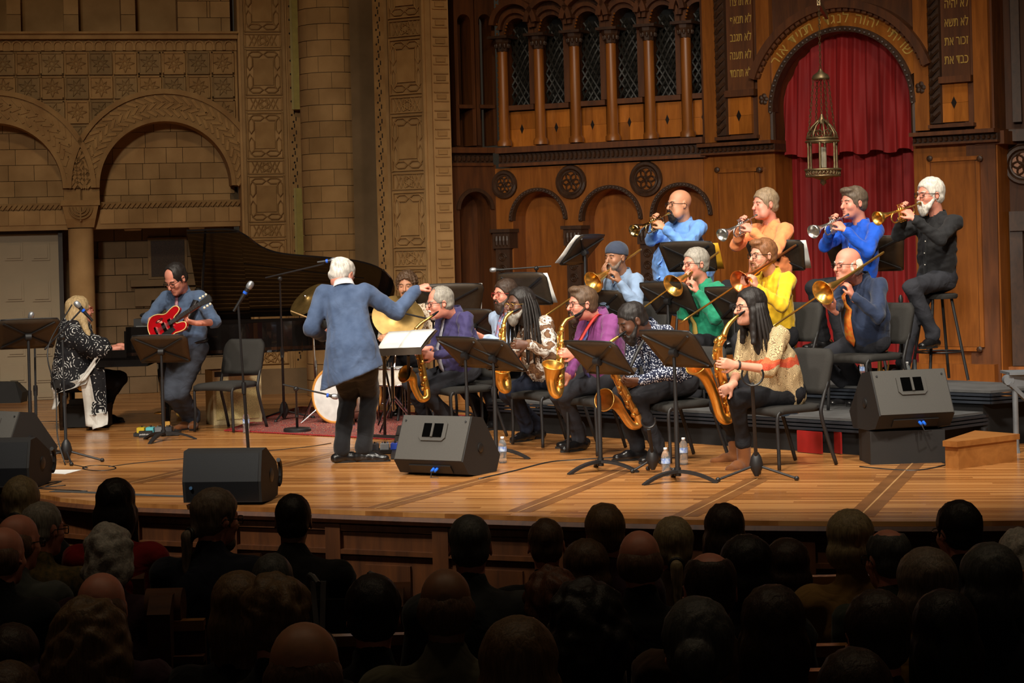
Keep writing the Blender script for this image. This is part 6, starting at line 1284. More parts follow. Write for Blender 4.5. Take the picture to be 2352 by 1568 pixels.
R1 = [on(1120, 917, Z1), on(2072, 968, Z1), on(2284, 942, Z1), on(1380, 893, Z1)]
riser('low dark riser deck carrying the trombone row', R1, Z1, legs=[on(2262, 1035), on(2065, 1045), on(1560, 1010)])
R2 = [on(1360, 866, Z2), on(2275, 897, Z2), on(2440, 884, Z2), on(1560, 845, Z2)]
riser('higher dark riser deck carrying the trumpet row', R2, Z2, legs=[on(2272, 970), on(2000, 960)])
REDR = M('red_riser_skirt', C(150, 20, 18), .6)
for i, (xa, xb) in enumerate(((1832, 1888), (1905, 1932))):
    a, b = V3(on(xa, 1038)), V3(on(xb, 1043)); m = MB(); m.bar(a + (0, -.02, .09), b + (0, -.02, .09), .015, .17, (0, 0, 1)); o = m.build('red_panel', REDR, None); tag(o, ('wide red board under the low riser behind the saxophonist\'s chair', 'narrow red board under the low riser near the monitor')[i], 'board')
# bar stools, throne
def stool(hip, label, name='bar_stool', cat='stool', zf=None, seat_r=.17, drop=.125):
    hip = V3(hip); zf = Z2 if zf is None else zf; zt = hip[2] - drop; t = thing(name, label, cat, (hip[0], hip[1], zf), 'bar stools')
    m = MB(); m.lathe([(seat_r - .01, -.045), (seat_r, -.03), (seat_r, -.008), (seat_r - .02, .0)], (hip[0], hip[1], zt), n=24); m.build('seat', PAD, t, True)
    hh = zt - .04 - zf
    for k in range(4):
        a = pi / 4 + k * pi / 2 + .25; d = np.array((math.cos(a), math.sin(a), 0)); m = MB(); m.cyl((hip[0], hip[1], zt - .03) + d * .12, (hip[0], hip[1], zf + .004) + d * .25, .013, None, 8); m.build('leg', BLK, t, True)
    m = MB(); m.tube([(hip[0] + .2 * math.cos(a), hip[1] + .2 * math.sin(a), zf + hh * .35) for a in np.linspace(0, 2 * pi, 25)[:-1]], .008, 6, closed=True); m.build('ring_footrest', BLK, t, True)
for h, lab in STOOL:
    if lab == 'drum': stool(h, 'black round drum throne behind the drummer', 'drum_throne', 'stool', 0)
    elif lab == 'bass': stool(h, 'black stool under the bassist in the vest', 'bar_stool', 'stool', 0)
    else: stool(h, lab)
# music stands
W1_ = [(0, .2, .15, 'white')]
def stand_at(key, base, desk_px, deg, label, tilt=38, paper=None, big=False):
    a, b = ray(*desk_px); d = math.hypot(base[1], 0); z = H + b * base[1]; return stand(key, base, deg, label, hz=z - base[2], tilt=tilt, paper=paper, big=big)
stand_at('g', on(376, 1012), (372, 806), 85, 'black music stand in front of the guitarist', 46, W1_)
stand_at('p', on(72, 1048), (56, 772), 110, 'black music stand at the far left before the pianist', 46)
stand_at('n', on(1076, 1048), (1066, 815), 42, 'black music stand with yellow folder beside the tilted grey monitor', 46, [(0, .2, .14, 'white'), (-.05, .16, .17, 'yellow')])
stand_at('d', on(1140, 1052), (1136, 822), 42, 'black music stand in front of the dreadlocked saxophonist', 46, W1_)
stand_at('u', on(1380, 1082), (1370, 828), 45, 'black music stand in front of the purple shirt', 46, W1_)
stand_at('s', on(1557, 1106), (1540, 808), 42, 'black music stand with blue tape on its pole before the speckled shirt', 44, W1_)
stand_at('b1', on(1350, 905, Z1), (1348, 578), 150, 'black music stand with white sheets left of the knitted cap', 42, [(.12, .2, .17, 'white')])
stand_at('b2', on(1590, 905, Z1), (1592, 594), 70, 'black music stand with yellow folder behind the green-shirted man\'s head', 42, [(-.18, .12, .16, 'yellow')])
stand_at('b3', on(1792, 905, Z1), (1796, 592), 70, 'black music stand with white sheets behind the yellow-shirted man\'s head', 42, [(-.15, .14, .17, 'white')])
stand_at('b4', on(1996, 905, Z1), (1992, 588), 70, 'wide black music stand behind the bald trombonist\'s head', 42, None, True)
stand_at('t1', on(1395, 985), (1392, 705), 50, 'black music stand behind the purple-shirted man', 44, W1_)
stand_at('t2', on(1543, 1000), (1543, 690), 48, 'black music stand before the green-shirted trombonist', 40, W1_)
stand_at('t3', on(1695, 1010), (1692, 702), 48, 'black music stand half hidden behind the woman in paisley', 40, W1_)
stand_at('bs', on(1214, 975), (1206, 668), 60, 'black music stand with white sheets behind the dreadlocks', 34, [(-.1, .18, .17, 'white')])
stand_at('dr', on(1036, 960), (1030, 698), 95, 'black music stand with white sheets behind the indigo-shirted saxophonist', 30, [(.24, .1, .2, 'white'), (-.26, .08, .2, 'white')], True)
stand_at('b5', on(1095, 972), (1098, 748), 60, 'low black music stand beside the bassist', 40)
# conductor's desk with score: seen from the reader's side
t = thing('conductor_stand', 'wide conductor stand with white score sheets', 'music stand', tuple(on(905, 1006)))
cs = V3(on(905, 1006)); hz = 1.08
a0, b0, c0, d0 = V3(at(862, 806, 16.6)), V3(at(968, 802, 16.6)), V3(at(1005, 758, 17.1)), V3(at(890, 764, 17.1)); nn = unit(np.cross(b0 - a0, d0 - a0))
m = MB(); m.sheet([[a0, b0], [d0, c0]], -nn * .01); m.build('desk', STANDM, t); m = MB(); m.sheet([[a0 + (0, 0, -.04), b0 + (0, 0, -.04)], [a0 + (0, 0, .02), b0 + (0, 0, .02)]], (0, -.06, 0)); m.build('shelf', STANDM, t)
for u0, u1, z in ((.03, .52, .006), (.48, .97, .01)):
    q = lambda u, v: (a0 * (1 - u) + b0 * u) * (1 - v) + (d0 * (1 - u) + c0 * u) * v + nn * (z + .012 * math.sin(v * 3)); m = MB(); m.sheet([[q(u0 + (u1 - u0) * k / 4, v) for k in range(5)] for v in np.linspace(.04, 1.0, 5)], nn * .002); m.build('sheet_music', PAPER, t, 'all')
for xx, yb in ((882, 1003), (938, 1003)):
    m = MB(); m.cyl(at(xx, 815, 16.85), on(xx + 2, yb), .014, None, 8); m.build('pole', BLK, t, True)
m = MB(); m.bar(on(850, 1006) + Vector((0, 0, .02)), on(975, 1012) + Vector((0, 0, .02)), .05, .03); m.bar(on(920, 985) + Vector((0, 0, .02)), on(905, 1055) + Vector((0, 0, .02)), .05, .03); m.build('foot', BLK, t)
# ---------------- grand piano
PBLK = M('piano_black_lacquer', C(20, 17, 16), .08, 0, .05, 3, coat=.5); PBRN = wood_mat('soundboard_brown', C(62, 34, 18), C(96, 58, 30), .35, (1, 8, 1)); GOLDP = M('gold_iron_plate', C(150, 104, 48), .4, .6)
po = V3(at(290, 800, 19.4)); po[2] = 0; ang = math.radians(3); pe = np.array((math.cos(ang), math.sin(ang), 0)); py = np.array((-pe[1], pe[0], 0)); PP_ = lambda x, y, z: po + pe * x + py * y + np.array((0, 0, z))
pt = thing('grand_piano', 'black grand piano with open lid behind the guitarist', 'piano', tuple(po))
near = [(0, 0), (.6, 0), (1.0, 0), (1.15, .1), (1.3, .3), (1.5, .42), (1.9, .5), (2.25, .58), (2.5, .74), (2.62, 1.02), (2.56, 1.32), (2.4, 1.48), (2.2, 1.5)]
nr = [tuple(q[:2]) for q in smooth_path([(x, y, 0) for x, y in near], 4)]; outl = nr + [(0, 1.5)]
m = MB(); inner = outl
for (x0, y0), (x1, y1) in zip(outl, outl[1:] + outl[:1]): m.prism([PP_(x0, y0, .70), PP_(x1, y1, .70), PP_(x1, y1, 1.0), PP_(x0, y0, 1.0)], unit(np.cross(PP_(x1, y1, 0) - PP_(x0, y0, 0), (0, 0, -1.0))) * .05)
m.build('rim', PBLK, pt); m = MB(); m.prism([PP_(x, y, .72) for x, y in outl], (0, 0, .03)); m.build('soundboard', PBRN, pt); m = MB(); m.prism([PP_(.35 + (x - .35) * .94 if x > .35 else .35, .75 + (y - .75) * .92, .9) for x, y in outl], (0, 0, .02)); m.build('iron_plate', GOLDP, pt)
m = MB()
for k in range(26): m.cyl(PP_(.5, .15 + k * .05, .95), PP_(1.3 + k * .044, .5 + k * .036, .95), .0025, None, 4)
o = m.build('strings', GOLDP, pt); o['kind'] = 'stuff'
m = MB(); m.box(PP_(-.05, .75, .66), (.5, 1.5, .09), rotz(ang)); m.build('key_bed', PBLK, pt)
for y in (.04, 1.46): m = MB(); m.box(PP_(-.07, y, .73), (.46, .08, .1), rotz(ang)); m.build('cheek', PBLK, pt)
kw = MB(); kw.box((0, 0, 0), (.15, .0225, .02)); kwm = kw.mesh('white_key', M('ivory_key', C(228, 224, 212), .3)); kb = MB(); kb.box((0, 0, 0), (.095, .011, .02)); kbm = kb.mesh('black_key', PBLK)
for k in range(52): link_copy('white_key', kwm, pt, PP_(-.2, .14 + k * .0235, .72), rotz(ang))
for k in range(51):
    if k % 7 not in (1, 4): link_copy('black_key', kbm, pt, PP_(-.17, .1517 + k * .0235, .735), rotz(ang))
m = MB(); m.box(PP_(-.01, .75, .85), (.03, 1.4, .22), rotz(ang)); m.build('fallboard', PBLK, pt); m = MB(); m.box(PP_(.2, .75, 1.12), (.03, .85, .26), rotz(ang) @ basis((.25, 0, 1.0), (0, 1, 0))[:, [0, 1, 2]]); m.build('music_desk', PBLK, pt)
la = math.radians(37); LP_ = lambda x, y, t=0: PP_(x, 1.5 - (1.5 - y) * math.cos(la) - t * math.sin(la), 1.02 + (1.5 - y) * math.sin(la) - t * math.cos(la) * -1)
lid_pts = [q for q in outl if q[0] >= .58] + [(.58, 1.5), ]; lid_pts = [(.58, 0)] + [q for q in nr if q[0] > .6] + [(.58, 1.5)]
n_l = unit(np.cross(LP_(1, 0) - LP_(0, 0), LP_(0, 1) - LP_(0, 0))); m = MB(); m.prism([LP_(x, y) for x, y in lid_pts], n_l * .022); m.build('lid', PBLK, pt)
m = MB(); m.prism([LP_(x, y, -.03) for x, y in ((.58, 0), (1.1, 0), (1.1, 1.5), (.58, 1.5))], n_l * .022); m.build('folded_front_lid', PBLK, pt); m = MB(); m.cyl(PP_(.72, .06, 1.0), LP_(.72, .35), .013, None, 8); m.build('lid_prop', PBLK, pt, True)
m = MB(); m.bar(LP_(.7, .5, .015), LP_(2.3, .9, .015), .05, .02, n_l); m.build('lid_rail', PBLK, pt)
for x, y in ((.35, .18), (.35, 1.32), (2.25, 1.05)):
    m = MB(); m.lathe([(.035, .06), (.05, .2), (.075, .5), (.085, .71)], PP_(x, y, 0), n=8); lg = m.build('leg', PBLK, pt); m = MB(); m.lathe([(.035, -.012), (.04, 0), (.035, .012)], PP_(x, y, .04), py, 12); m.build('caster', BRASS, lg, True)
m = MB(); m.box(PP_(.32, .75, .16), (.12, .3, .05), rotz(ang)); m.cyl(PP_(.32, .66, .18), PP_(.32, .66, .65), .018); m.cyl(PP_(.32, .84, .18), PP_(.32, .84, .65), .018); ly = m.build('pedal_lyre', PBLK, pt)
for y in (.68, .75, .82): m = MB(); m.ell(PP_(.23, y, .1), (.07, .018, .01), 8, 5); m.build('pedal', BRASS, ly, True)
bt = thing('piano_bench', 'black padded piano bench under the pianist', 'bench', tuple(on(205, 975))); bc = V3(h_) if False else V3(at(185, 905, 19.8)); bz = bc[2]
m = MB(); m.box((bc[0], bc[1], .46), (.36, .62, .08)); m.build('cushion', M('black_leather', C(28, 26, 26), .4), bt); m = MB(); m.box((bc[0], bc[1], .40), (.34, .58, .06)); m.build('apron', PBLK, bt)
for sx in (-.14, .14):
    for sy in (-.25, .25): m = MB(); m.lathe([(.02, 0), (.025, .1), (.03, .38)], (bc[0] + sx, bc[1] + sy, 0), n=8); m.build('leg', PBLK, bt)
m = MB(); m.lathe([(.03, 0), (.035, .015), (.02, .03)], (bc[0] + .08, bc[1] - .31, .42), (0, -1, 0), 12); m.build('height_knob', BRASS, bt, True)
m = MB(); m.box((bc[0] + .05, bc[1] + .1, .12), (.42, .3, .22)); m.box((bc[0], bc[1], .26), (.2, .16, .05)); tag(m.build('gear_bag', M('black_nylon', C(26, 25, 25), .8), None), 'black nylon bag lying under the piano bench', 'bag')
# keyboard amplifier / stool clutter beside the guitarist
t = thing('rack_case', 'small black rack case on the piano edge beside the guitarist', 'case', tuple(at(335, 770, 19.6))); c = V3(at(335, 752, 19.6)); m = MB(); m.box(c, (.2, .2, .18)); m.build('case_body', BLKP, t); m = MB(); m.box(c + (.01, -.11, -.03), (.17, .02, .1)); m.build('front_panel', M('grey_panel', C(110, 112, 112), .6), t); m = MB(); m.ell(c + (.02, 0, .12), (.08, .07, .03), 10, 6); m.build('cloth_top', BLKP, t)
# ---------------- guitar and bass
def guitar(label, body, headp, facing, mat, edge_m, scale=1.0, name='electric_guitar'):
    b, hh = V3(body), V3(headp); a = unit(hh - b); n = V3(facing); n = unit(n - a * (n @ a)); s = np.cross(n, a); t = thing(name, label, 'guitar', tuple(b)); Q = lambda x, y, z=0: b + (a * x + s * y) * scale + n * z
    half = [(-.24, 0), (-.235, .08), (-.2, .15), (-.13, .19), (-.05, .175), (.01, .14), (.06, .13), (.12, .145), (.18, .15), (.22, .125), (.225, .085), (.19, .06), (.14, .045), (.12, .03)]; pts = half + [(x, -y) for x, y in half[::-1] if y > 0]; sm = [tuple(q[:2]) for q in smooth_path([(x, y, 0) for x, y in pts], 3)]
    m = MB(); m.prism([Q(x, y, -.022) for x, y in sm], n * .044); bo = m.build('body', mat, t, True); m = MB(); m.tube([Q(x, y, .022) for x, y in sm], .005, 5, closed=True); m.build('binding', edge_m, bo, 'all')
    for sg in (-1, 1): m = MB(); m.tube([Q(-.06 + .05 * math.cos(q), sg * (.1 + .012 * math.sin(q)), .0225) for q in np.linspace(0, 2 * pi, 11)[:-1]], .004, 4, closed=True); m.build('sound_hole', BLKP, bo)
    m = MB(); m.prism([Q(-.1, -.05, .023), Q(.06, -.04, .023), Q(.08, -.1, .023), Q(-.08, -.13, .023)], n * .003); m.build('pick_guard', BLKP, bo)
    L = np.linalg.norm(hh - b) / scale - .1; m = MB(); m.bar(Q(.1, 0, .02), Q(L, 0, .02), .05 * scale, .024, n); nk = m.build('neck', M('mahogany_neck', C(120, 60, 34), .35), t); m = MB(); m.bar(Q(.05, 0, .036), Q(L, 0, .036), .046 * scale, .008, n); m.build('fretboard', M('rosewood', C(48, 30, 22), .4), nk)
    m = MB()
    for k in range(20): x = L - (L - .06) * (1 - 2 ** (-k / 9)) * 1.27; m.bar(Q(x, -.022, .041), Q(x, .022, .041), .003, .003, n)
    m.build('frets', CHROME, nk); m = MB()
    for y in (-.016, -.0096, -.0032, .0032, .0096, .016): m.cyl(Q(-.14, y, .045), Q(L + .04, y, .043), .0012, None, 3)
    m.build('strings', STEEL, t); m = MB(); m.prism([Q(L, -.025, .015), Q(L + .16, -.045, .005), Q(L + .17, 0, .005), Q(L + .16, .045, .005), Q(L, .025, .015)], n * .016); hs_ = m.build('headstock', BLKP, t); peg = M('pearl_peg', C(222, 216, 196), .35)
    for k in range(3):
        for sg in (-1, 1): m = MB(); m.ell(Q(L + .04 + k * .042, sg * .062, .015), .013, 8, 6); m.build('tuning_peg', peg, hs_, True)
    for x in (-.03, .06): m = MB(); m.box(Q(x, 0, .03), (.035, .08, .018), np.stack((a, s, n), 1)); m.build('pickup', CHROME, bo)
    m = MB(); m.box(Q(-.14, 0, .032), (.02, .09, .02), np.stack((a, s, n), 1)); m.build('bridge', CHROME, bo); return t
CHERRY = M('cherry_red_lacquer', C(168, 16, 24), .15, 0, .2, 8, coat=.5); CREAMB = M('cream_binding', C(234, 200, 130), .5); SUNB = M('sunburst_lacquer', C(150, 66, 22), .2, 0, .3, 4, coat=.4)
guitar('cherry red semi-hollow electric guitar with cream edges', at(386, 748, 18.62), at(476, 690, 18.5), (-.15, -1, .25), CHERRY, CREAMB, .82); guitar('sunburst bass guitar on the lap of the bassist', at(1188, 810, 18.45), at(1075, 850, 18.2), (-.3, -.9, .2), SUNB, CREAMB, 1.0, 'bass_guitar')
# ---------------- drum kit
kit = thing('drum_kit', 'drum kit with white bass drum head behind the conductor', 'drum kit', tuple(on(780, 962)), None); WHD = M('white_drum_head', C(226, 226, 224), .6); PEARL = M('pearl_shell', C(206, 198, 184), .35, 0, .2, 30); HOOP = wood_mat('maple_hoop', C(196, 130, 56), C(224, 160, 84), .35, (2, 2, 2)); CYMB = M('cymbal_bronze', C(150, 122, 72), .38, .85, .2, 12)
bc_ = V3(at(768, 908, 19.45)); fd = unit((-.55, -.83, 0)); r_ = .262
m = MB(); m.lathe([(r_, -.4), (r_, 0)], bc_, fd, 36); bd = m.build('bass_drum_shell', PEARL, kit, True); m = MB(); m.lathe([(r_ - .005, 0), (r_ - .01, .012)], bc_, fd, 36); m.build('bass_drum_head', WHD, bd, True)
for off in (.0, -.4): m = MB(); m.tube([bc_ + fd * off + basis(fd) @ np.array((r_ * math.cos(q), r_ * math.sin(q), 0)) for q in np.linspace(0, 2 * pi, 37)[:-1]], .02, 6, closed=True); m.build('hoop', HOOP, bd, 'all')
for k in range(8): a = k * pi / 4 + .2; q = basis(fd) @ np.array(((r_ + .02) * math.cos(a), (r_ + .02) * math.sin(a), 0)); m = MB(); m.cyl(bc_ + q + fd * .02, bc_ + q - fd * .18, .006, None, 5); m.ell(bc_ + q - fd * .2, .02, 6, 4); m.build('lug', CHROME, bd, True)
for sg in (-1, 1): m = MB(); sd = np.array((-fd[1], fd[0], 0)); m.cyl(bc_ + sd * sg * r_ * .8 - (0, 0, r_ * .5), (bc_ + sd * sg * r_ * 1.25) * (1, 1, 0) + (0, 0, .01) + fd * .12, .009, None, 6); m.build('spur', CHROME, bd, True)
def drum(px, d, r, h, nm, tilt=(0, 0, 1)):
    c = V3(at(px[0], px[1], d)); ax = unit(tilt); m = MB(); m.lathe([(r, -h), (r, 0)], c, ax, 28); s_ = m.build(nm, PEARL, kit, True); m = MB(); m.lathe([(r - .005, 0), (r - .01, .008)], c, ax, 28); m.build('drum_head', WHD, s_, True); m = MB()
    for off in (0, -h): m.tube([c + ax * off + basis(ax) @ np.array((r * math.cos(q), r * math.sin(q), 0)) for q in np.linspace(0, 2 * pi, 29)[:-1]], .009, 5, closed=True)
    m.build('rim', CHROME, s_, 'all'); 
    for k in range(3): a = k * 2.1 + .5; q = basis(ax) @ np.array((r * math.cos(a), r * math.sin(a), 0)); m = MB(); m.cyl(c + q - ax * h * .5, (c + q * 1.05) * (1, 1, 0) + (0, 0, .01), .009, None, 6); m.build('drum_leg', CHROME, s_, True)
drum((830, 820), 19.5, .15, .2, 'rack_tom', (-.2, -.3, 1)); drum((905, 845), 19.3, .18, .16, 'snare_drum'); drum((870, 842), 20.2, .2, .36, 'floor_tom')
def cymbal(px, d, r, ax, base):
    c = V3(at(px[0], px[1], d)); m = MB(); m.lathe([(r, -.004), (r * .6, .012), (r * .18, .022), (r * .15, .035), (.01, .042), (.0, .042)], c, ax, 36, caps=False); cy = m.build('cymbal', CYMB, kit, 'all'); b = V3(base); m = MB(); m.cyl(c - unit(ax) * .06, b + (0, 0, .2), .011, .013, 8); m.cyl(b + (0, 0, .2), b + (0, 0, .6), .016, None, 8)
    for k in range(3): a = k * 2.1; m.cyl(b + (0, 0, .32), b + (.24 * math.cos(a), .24 * math.sin(a), .015), .008, None, 6)
    m.ell(c + unit(ax) * .05, .014, 6, 5); m.build('cymbal_stand', CHROME, kit, True)
cymbal((708, 688), 19.6, .22, (-.55, -.5, .75), on(728, 965)); cymbal((915, 728), 19.5, .26, (.15, -.75, .55), on(900, 975)); cymbal((880, 800), 19.2, .18, (.05, -.1, 1), on(905, 992))
m = MB(); m.cyl(at(668, 714, 19.5), at(712, 731, 19.3), .006); tag(m.build('drumstick', M('hickory', C(196, 160, 110), .5), None, True), 'wooden drumstick held out left of the conductor\'s elbow', 'drumstick')
# rug
def rug_mat():
    t = NT('red_persian_rug'); mp = t.coord((1, 1, 1)); v = t.n('ShaderNodeTexVoronoi', {'Vector': mp, 'Scale': 7.0}); w = t.n('ShaderNodeMath', {0: (v, 'Distance'), 1: 30.0}, operation='MULTIPLY'); sn = t.n('ShaderNodeMath', {0: w}, operation='SINE'); r = t.ramp(t.n('ShaderNodeMapRange', {'Value': sn, 'From Min': -1.0}), [(.0, C(120, 24, 26)), (.45, C(146, 40, 36)), (.55, C(206, 176, 140)), (.75, C(150, 50, 40)), (.9, C(60, 44, 60))]); t.link(r, 0, 'Base Color'); t.b.inputs['Roughness'].default_value = .95; return t.m
RUGM = rug_mat(); rp4 = [V3(on(515, 990)), V3(on(985, 1014)), V3(on(1120, 958)), V3(on(690, 935))]; rc = sum(rp4) / 4
m = MB(); m.prism([p for p in rp4], (0, 0, .008)); rug = m.build('rug', RUGM, None); tag(rug, 'red patterned rug under the drum kit', 'rug')
m = MB()
for a, b in zip(rp4, rp4[1:] + rp4[:1]):
    a2, b2 = a * .985 + rc * .015, b * .985 + rc * .015; m.bar(a2 + (0, 0, .008), b2 + (0, 0, .008), .05, .005)
m.build('rug_border', M('red_rug_border', C(150, 28, 30), .95), rug)
# ---------------- chairs, amp, small sound gear
put('chair', make_chair, on(524, 988), 243, 'empty black orchestra chair beside the tweed amplifier'); put('chair', make_chair, on(1126, 985), 214, 'black orchestra chair half hidden behind the indigo-shirted saxophonist')
TW = M('tweed_cloth', C(206, 186, 140), .8, 0, .12, 90); at_ = V3(on(545, 975)); t = thing('guitar_amplifier', 'tweed covered guitar amplifier behind the empty chair', 'amplifier', tuple(at_)); R_ = rotz(math.radians(25))
m = MB(); m.box(at_ + (-.06, .22, .27), (.5, .26, .54), R_); m.build('cabinet', TW, t); m = MB(); m.box(at_ + (-.06, .22, .23) + R_ @ np.array((0, -.135, 0)), (.44, .012, .36), R_); m.build('grille_cloth', M('gold_grille_cloth', C(196, 176, 120), .7, 0, .25, 120), t); m = MB(); m.box(at_ + (-.06, .22, .5) + R_ @ np.array((0, -.11, 0)), (.46, .05, .05), R_); pn = m.build('control_panel', BLKP, t)
for k in range(4): m = MB(); m.lathe([(.012, 0), (.012, .02)], at_ + (-.06, .22, .53) + R_ @ np.array((-.15 + k * .09, -.1, 0)), n=8); m.build('knob', M('cream_knob', C(226, 214, 180), .4), pn, True)
for xx, yy, lab in ((566, 994, 'water bottle beside the empty chair and the rug'), (1005, 985, 'water bottle between the legs of the indigo-shirted man'), (1086, 1010, 'water bottle behind the top of the tilted grey monitor'), (1155, 1063, 'water bottle behind the foot of a music stand beside the grey monitor'), (1530, 1093, 'water bottle behind the foot of the blue-taped stand'), (1571, 1067, 'water bottle beside the leg of the speckled-shirt man\'s chair')):
    put('bottle', make_bottle, on(xx, yy), xx % 90, lab)
put('bottle', make_bottle, on(1984, 876, Z2), 0, 'water bottle on the higher riser beside the bald man\'s knee'); put('bottle', make_bottle, on(2084, 888, Z2), 0, 'small pale bottle behind the grey monitor on the riser')
wb = put('wb', make_wedge_back, on(1030, 1086), 240, 'tilted grey-faced stage monitor in front of the indigo-shirted man'); sb = V3(on(2078, 1062)); m = MB(); m.box(sb + (0, .1, .12), (.56, .36, .25), rotz(.06)); tag(m.build('subwoofer_box', MONB, None), 'low black subwoofer box under the right hand monitor', 'loudspeaker')
o = put('wb', make_wedge_back, sb + (0, .1, .25), 284, 'grey-faced stage monitor standing on a black subwoofer'); o = put('wb', make_wedge_back, on(22, 1062), 235, 'dark stage monitor at the far left edge, behind another'); put('ws', make_wedge_side, on(530, 1152), 262, 'black grille-fronted monitor at the stage edge left of centre'); put('ws', make_wedge_side, on(12, 1118), 262, 'black monitor with side handle at the front left stage edge')
m = MB(); q = V3(on(5, 926)); m.prism([q + (-.2, 0, 0), q + (.22, 0, 0), q + (.23, .05, .12), q + (.12, .15, .24), q + (-.2, .15, .25)], (0, .35, 0)); tag(m.build('floor_loudspeaker', MONB, None), 'black floor loudspeaker beside the cream door', 'loudspeaker')
def mic_stand(label, base, top, hub=True, boom=None, micp=None, micd=None, round_base=False, angs=(20, 140, 260)):
    b, tp = V3(base), V3(top); t = thing('microphone_stand', label, 'microphone stand', tuple(b), 'microphone stands'); m = MB(); md = b + (tp - b) * .5; m.cyl(b + (0, 0, .03), md, .013, None, 8); m.build('lower_pole', BLK, t, True); m = MB(); m.cyl(md - (0, 0, .05), tp, .009, None, 8); m.build('upper_pole', BLK, t, True); m = MB(); m.lathe([(.017, -.06), (.02, 0), (.017, .03)], md, n=10); m.build('clutch', BLK, t, True)
    if round_base: m = MB(); m.lathe([(.13, 0), (.13, .03), (.12, .04), (.02, .045)], b, n=24); m.build('round_base', BLK, t, True)
    elif hub: tripod(t, b, .3, .16, angs)
    if boom: m = MB(); m.cyl(boom[0], boom[1], .008, None, 8); bo = m.build('boom', BLK, t, True); m = MB(); m.ell(tp, .024, 8, 6); m.build('boom_clamp', BLKP, bo, True)
    if micp is not None: mt_ = thing('microphone', label.replace('microphone stand', 'stand') and micp[2], 'microphone', tuple(micp[0]), 'microphones'); mic(mt_, micp[0], micp[1], *(micp[3:] if len(micp) > 3 else ()))
    return t
mic_stand('straight microphone stand behind the far left music stand', on(84, 1046), at(79, 742, 17.4), micp=(at(72, 722, 17.35), (.25, -.2, .9), 'silver-headed microphone above the far left music stand', .17, False), hub=False)
mic_stand('boom microphone stand on a tripod before the pianist', on(153, 1062), at(143, 774, 16.6), boom=(at(103, 802, 16.5), at(186, 712, 16.9)), micp=(at(176, 697, 16.95), (-.5, -.1, .6), 'black microphone with blue band on the boom before the pianist', .2), angs=(-5, 175, 290))
mic_stand('straight microphone stand behind the black grille-fronted monitor', on(573, 1075), at(547, 697, 15.5), hub=False, micp=(at(576, 652, 15.5), (.55, 0, .83), 'silver-headed microphone with blue band right of the guitarist', .25))
mic_stand('tall boom microphone stand reaching behind the conductor\'s head', on(653, 965), at(643, 640, 19.0), boom=(at(610, 638, 19.1), at(745, 606, 18.8)), micp=(at(770, 597, 18.75), (1, 0, .1), 'slim microphone with blue band at the conductor\'s head', .17))
mic_stand('short round-based microphone stand at the bass drum', on(683, 992), at(680, 893, 18.3), boom=(at(650, 883, 18.4), at(762, 908, 18.2)), round_base=True, micp=(at(772, 911, 18.2), (1, .1, -.2), 'small black microphone in front of the bass drum', .08, True))
mic_stand('boom microphone stand behind the bassist', on(1240, 940), at(1232, 616, 19.6), boom=(at(1266, 611, 19.6), at(1150, 619, 19.6)), micp=(at(1130, 620, 19.6), (-1, 0, 0), 'slim microphone pointing left above the bassist', .12, False))
mic_stand('black boom arm stand beside the conductor\'s score', on(1000, 990), at(995, 735, 17.9), boom=(at(865, 705, 18.2), at(1040, 745, 17.7)), hub=True)
def sax_stand(label, base, top, hook_r=.05, angs=(200, 330, 80), R=.3):
    b, tp = V3(base), V3(top); t = thing('instrument_stand', label, 'instrument stand', tuple(b), 'instrument stands'); m = MB(); m.cyl(b + (0, 0, .12), tp, .013, None, 8); m.build('pole', BLK, t, True); m = MB(); m.tube([tp + (hook_r * math.cos(a), -hook_r * .3, .06 + hook_r * math.sin(a)) for a in np.linspace(-pi * 1.15, .15 * pi, 12)], .008, 6); m.build('hook', BLKP, t, True); tripod(t, b, R, .16, angs)
sax_stand('empty tripod saxophone stand in front of the woman in paisley', on(1738, 1100), at(1728, 880, 13.75), .075); sax_stand('empty saxophone stand beside the bowing man\'s feet', on(1500, 1085), at(1490, 985, 14.4), .05, (180, 0, 100), .15)
# bell-down horns, mutes and cup on the riser
def parked(label, base, h, r, mat, name='parked_trumpet', cat='trumpet'):
    b = V3(base); t = thing(name, label, cat, tuple(b)); m = MB(); m.lathe([(r, 0), (r * .78, .012), (r * .45, .05), (r * .25, .12), (r * .16, h)], b, n=20); m.build('bell', mat, t, True); m = MB(); m.tube(smooth_path([b + (.01, 0, h), b + (.05, .02, h + .03), b + (.08, .03, h * .6), b + (.06, .03, h * .25), b + (.03, .02, h * .35)], 5), .007, 7); m.build('tubing', mat, t, 'all'); return t
parked('brass flugelhorn resting on its bell left of the bald man\'s knees', on(1900, 868, Z2), .3, .075, SILVB, 'flugelhorn', 'flugelhorn'); parked('brass flugelhorn standing on its bell behind the bald man\'s chair', on(2022, 880, Z2), .32, .08, BRASS, 'flugelhorn', 'flugelhorn')
m = MB(); b = V3(on(2102, 880, Z2)); m.lathe([(.05, 0), (.045, .01), (.022, .05), (.017, .14), (.02, .2)], b, n=16); tag(m.build('trumpet_mute', M('grey_mute', C(96, 98, 102), .4, .5), None, True), 'grey trumpet mute standing on the riser by the stool', 'mute')
t = thing('instrument_stand', 'tall black trombone stand rod behind the right monitor', 'instrument stand', tuple(on(2074, 886, Z2)), 'instrument stands'); b = V3(on(2074, 886, Z2)); m = MB(); m.cyl(b, b + (0, 0, .7), .013, None, 8); m.build('pole', BLK, t, True); m = MB(); m.lathe([(.012, 0), (.05, .01), (.02, .045), (.0125, .06)], b + (0, 0, .48), n=14); m.build('bell_rest', STEEL, t, True); m = MB(); m.lathe([(.018, 0), (.02, .03), (.01, .06)], b + (0, 0, .69), n=10); m.build('tip', BLKP, t, True)
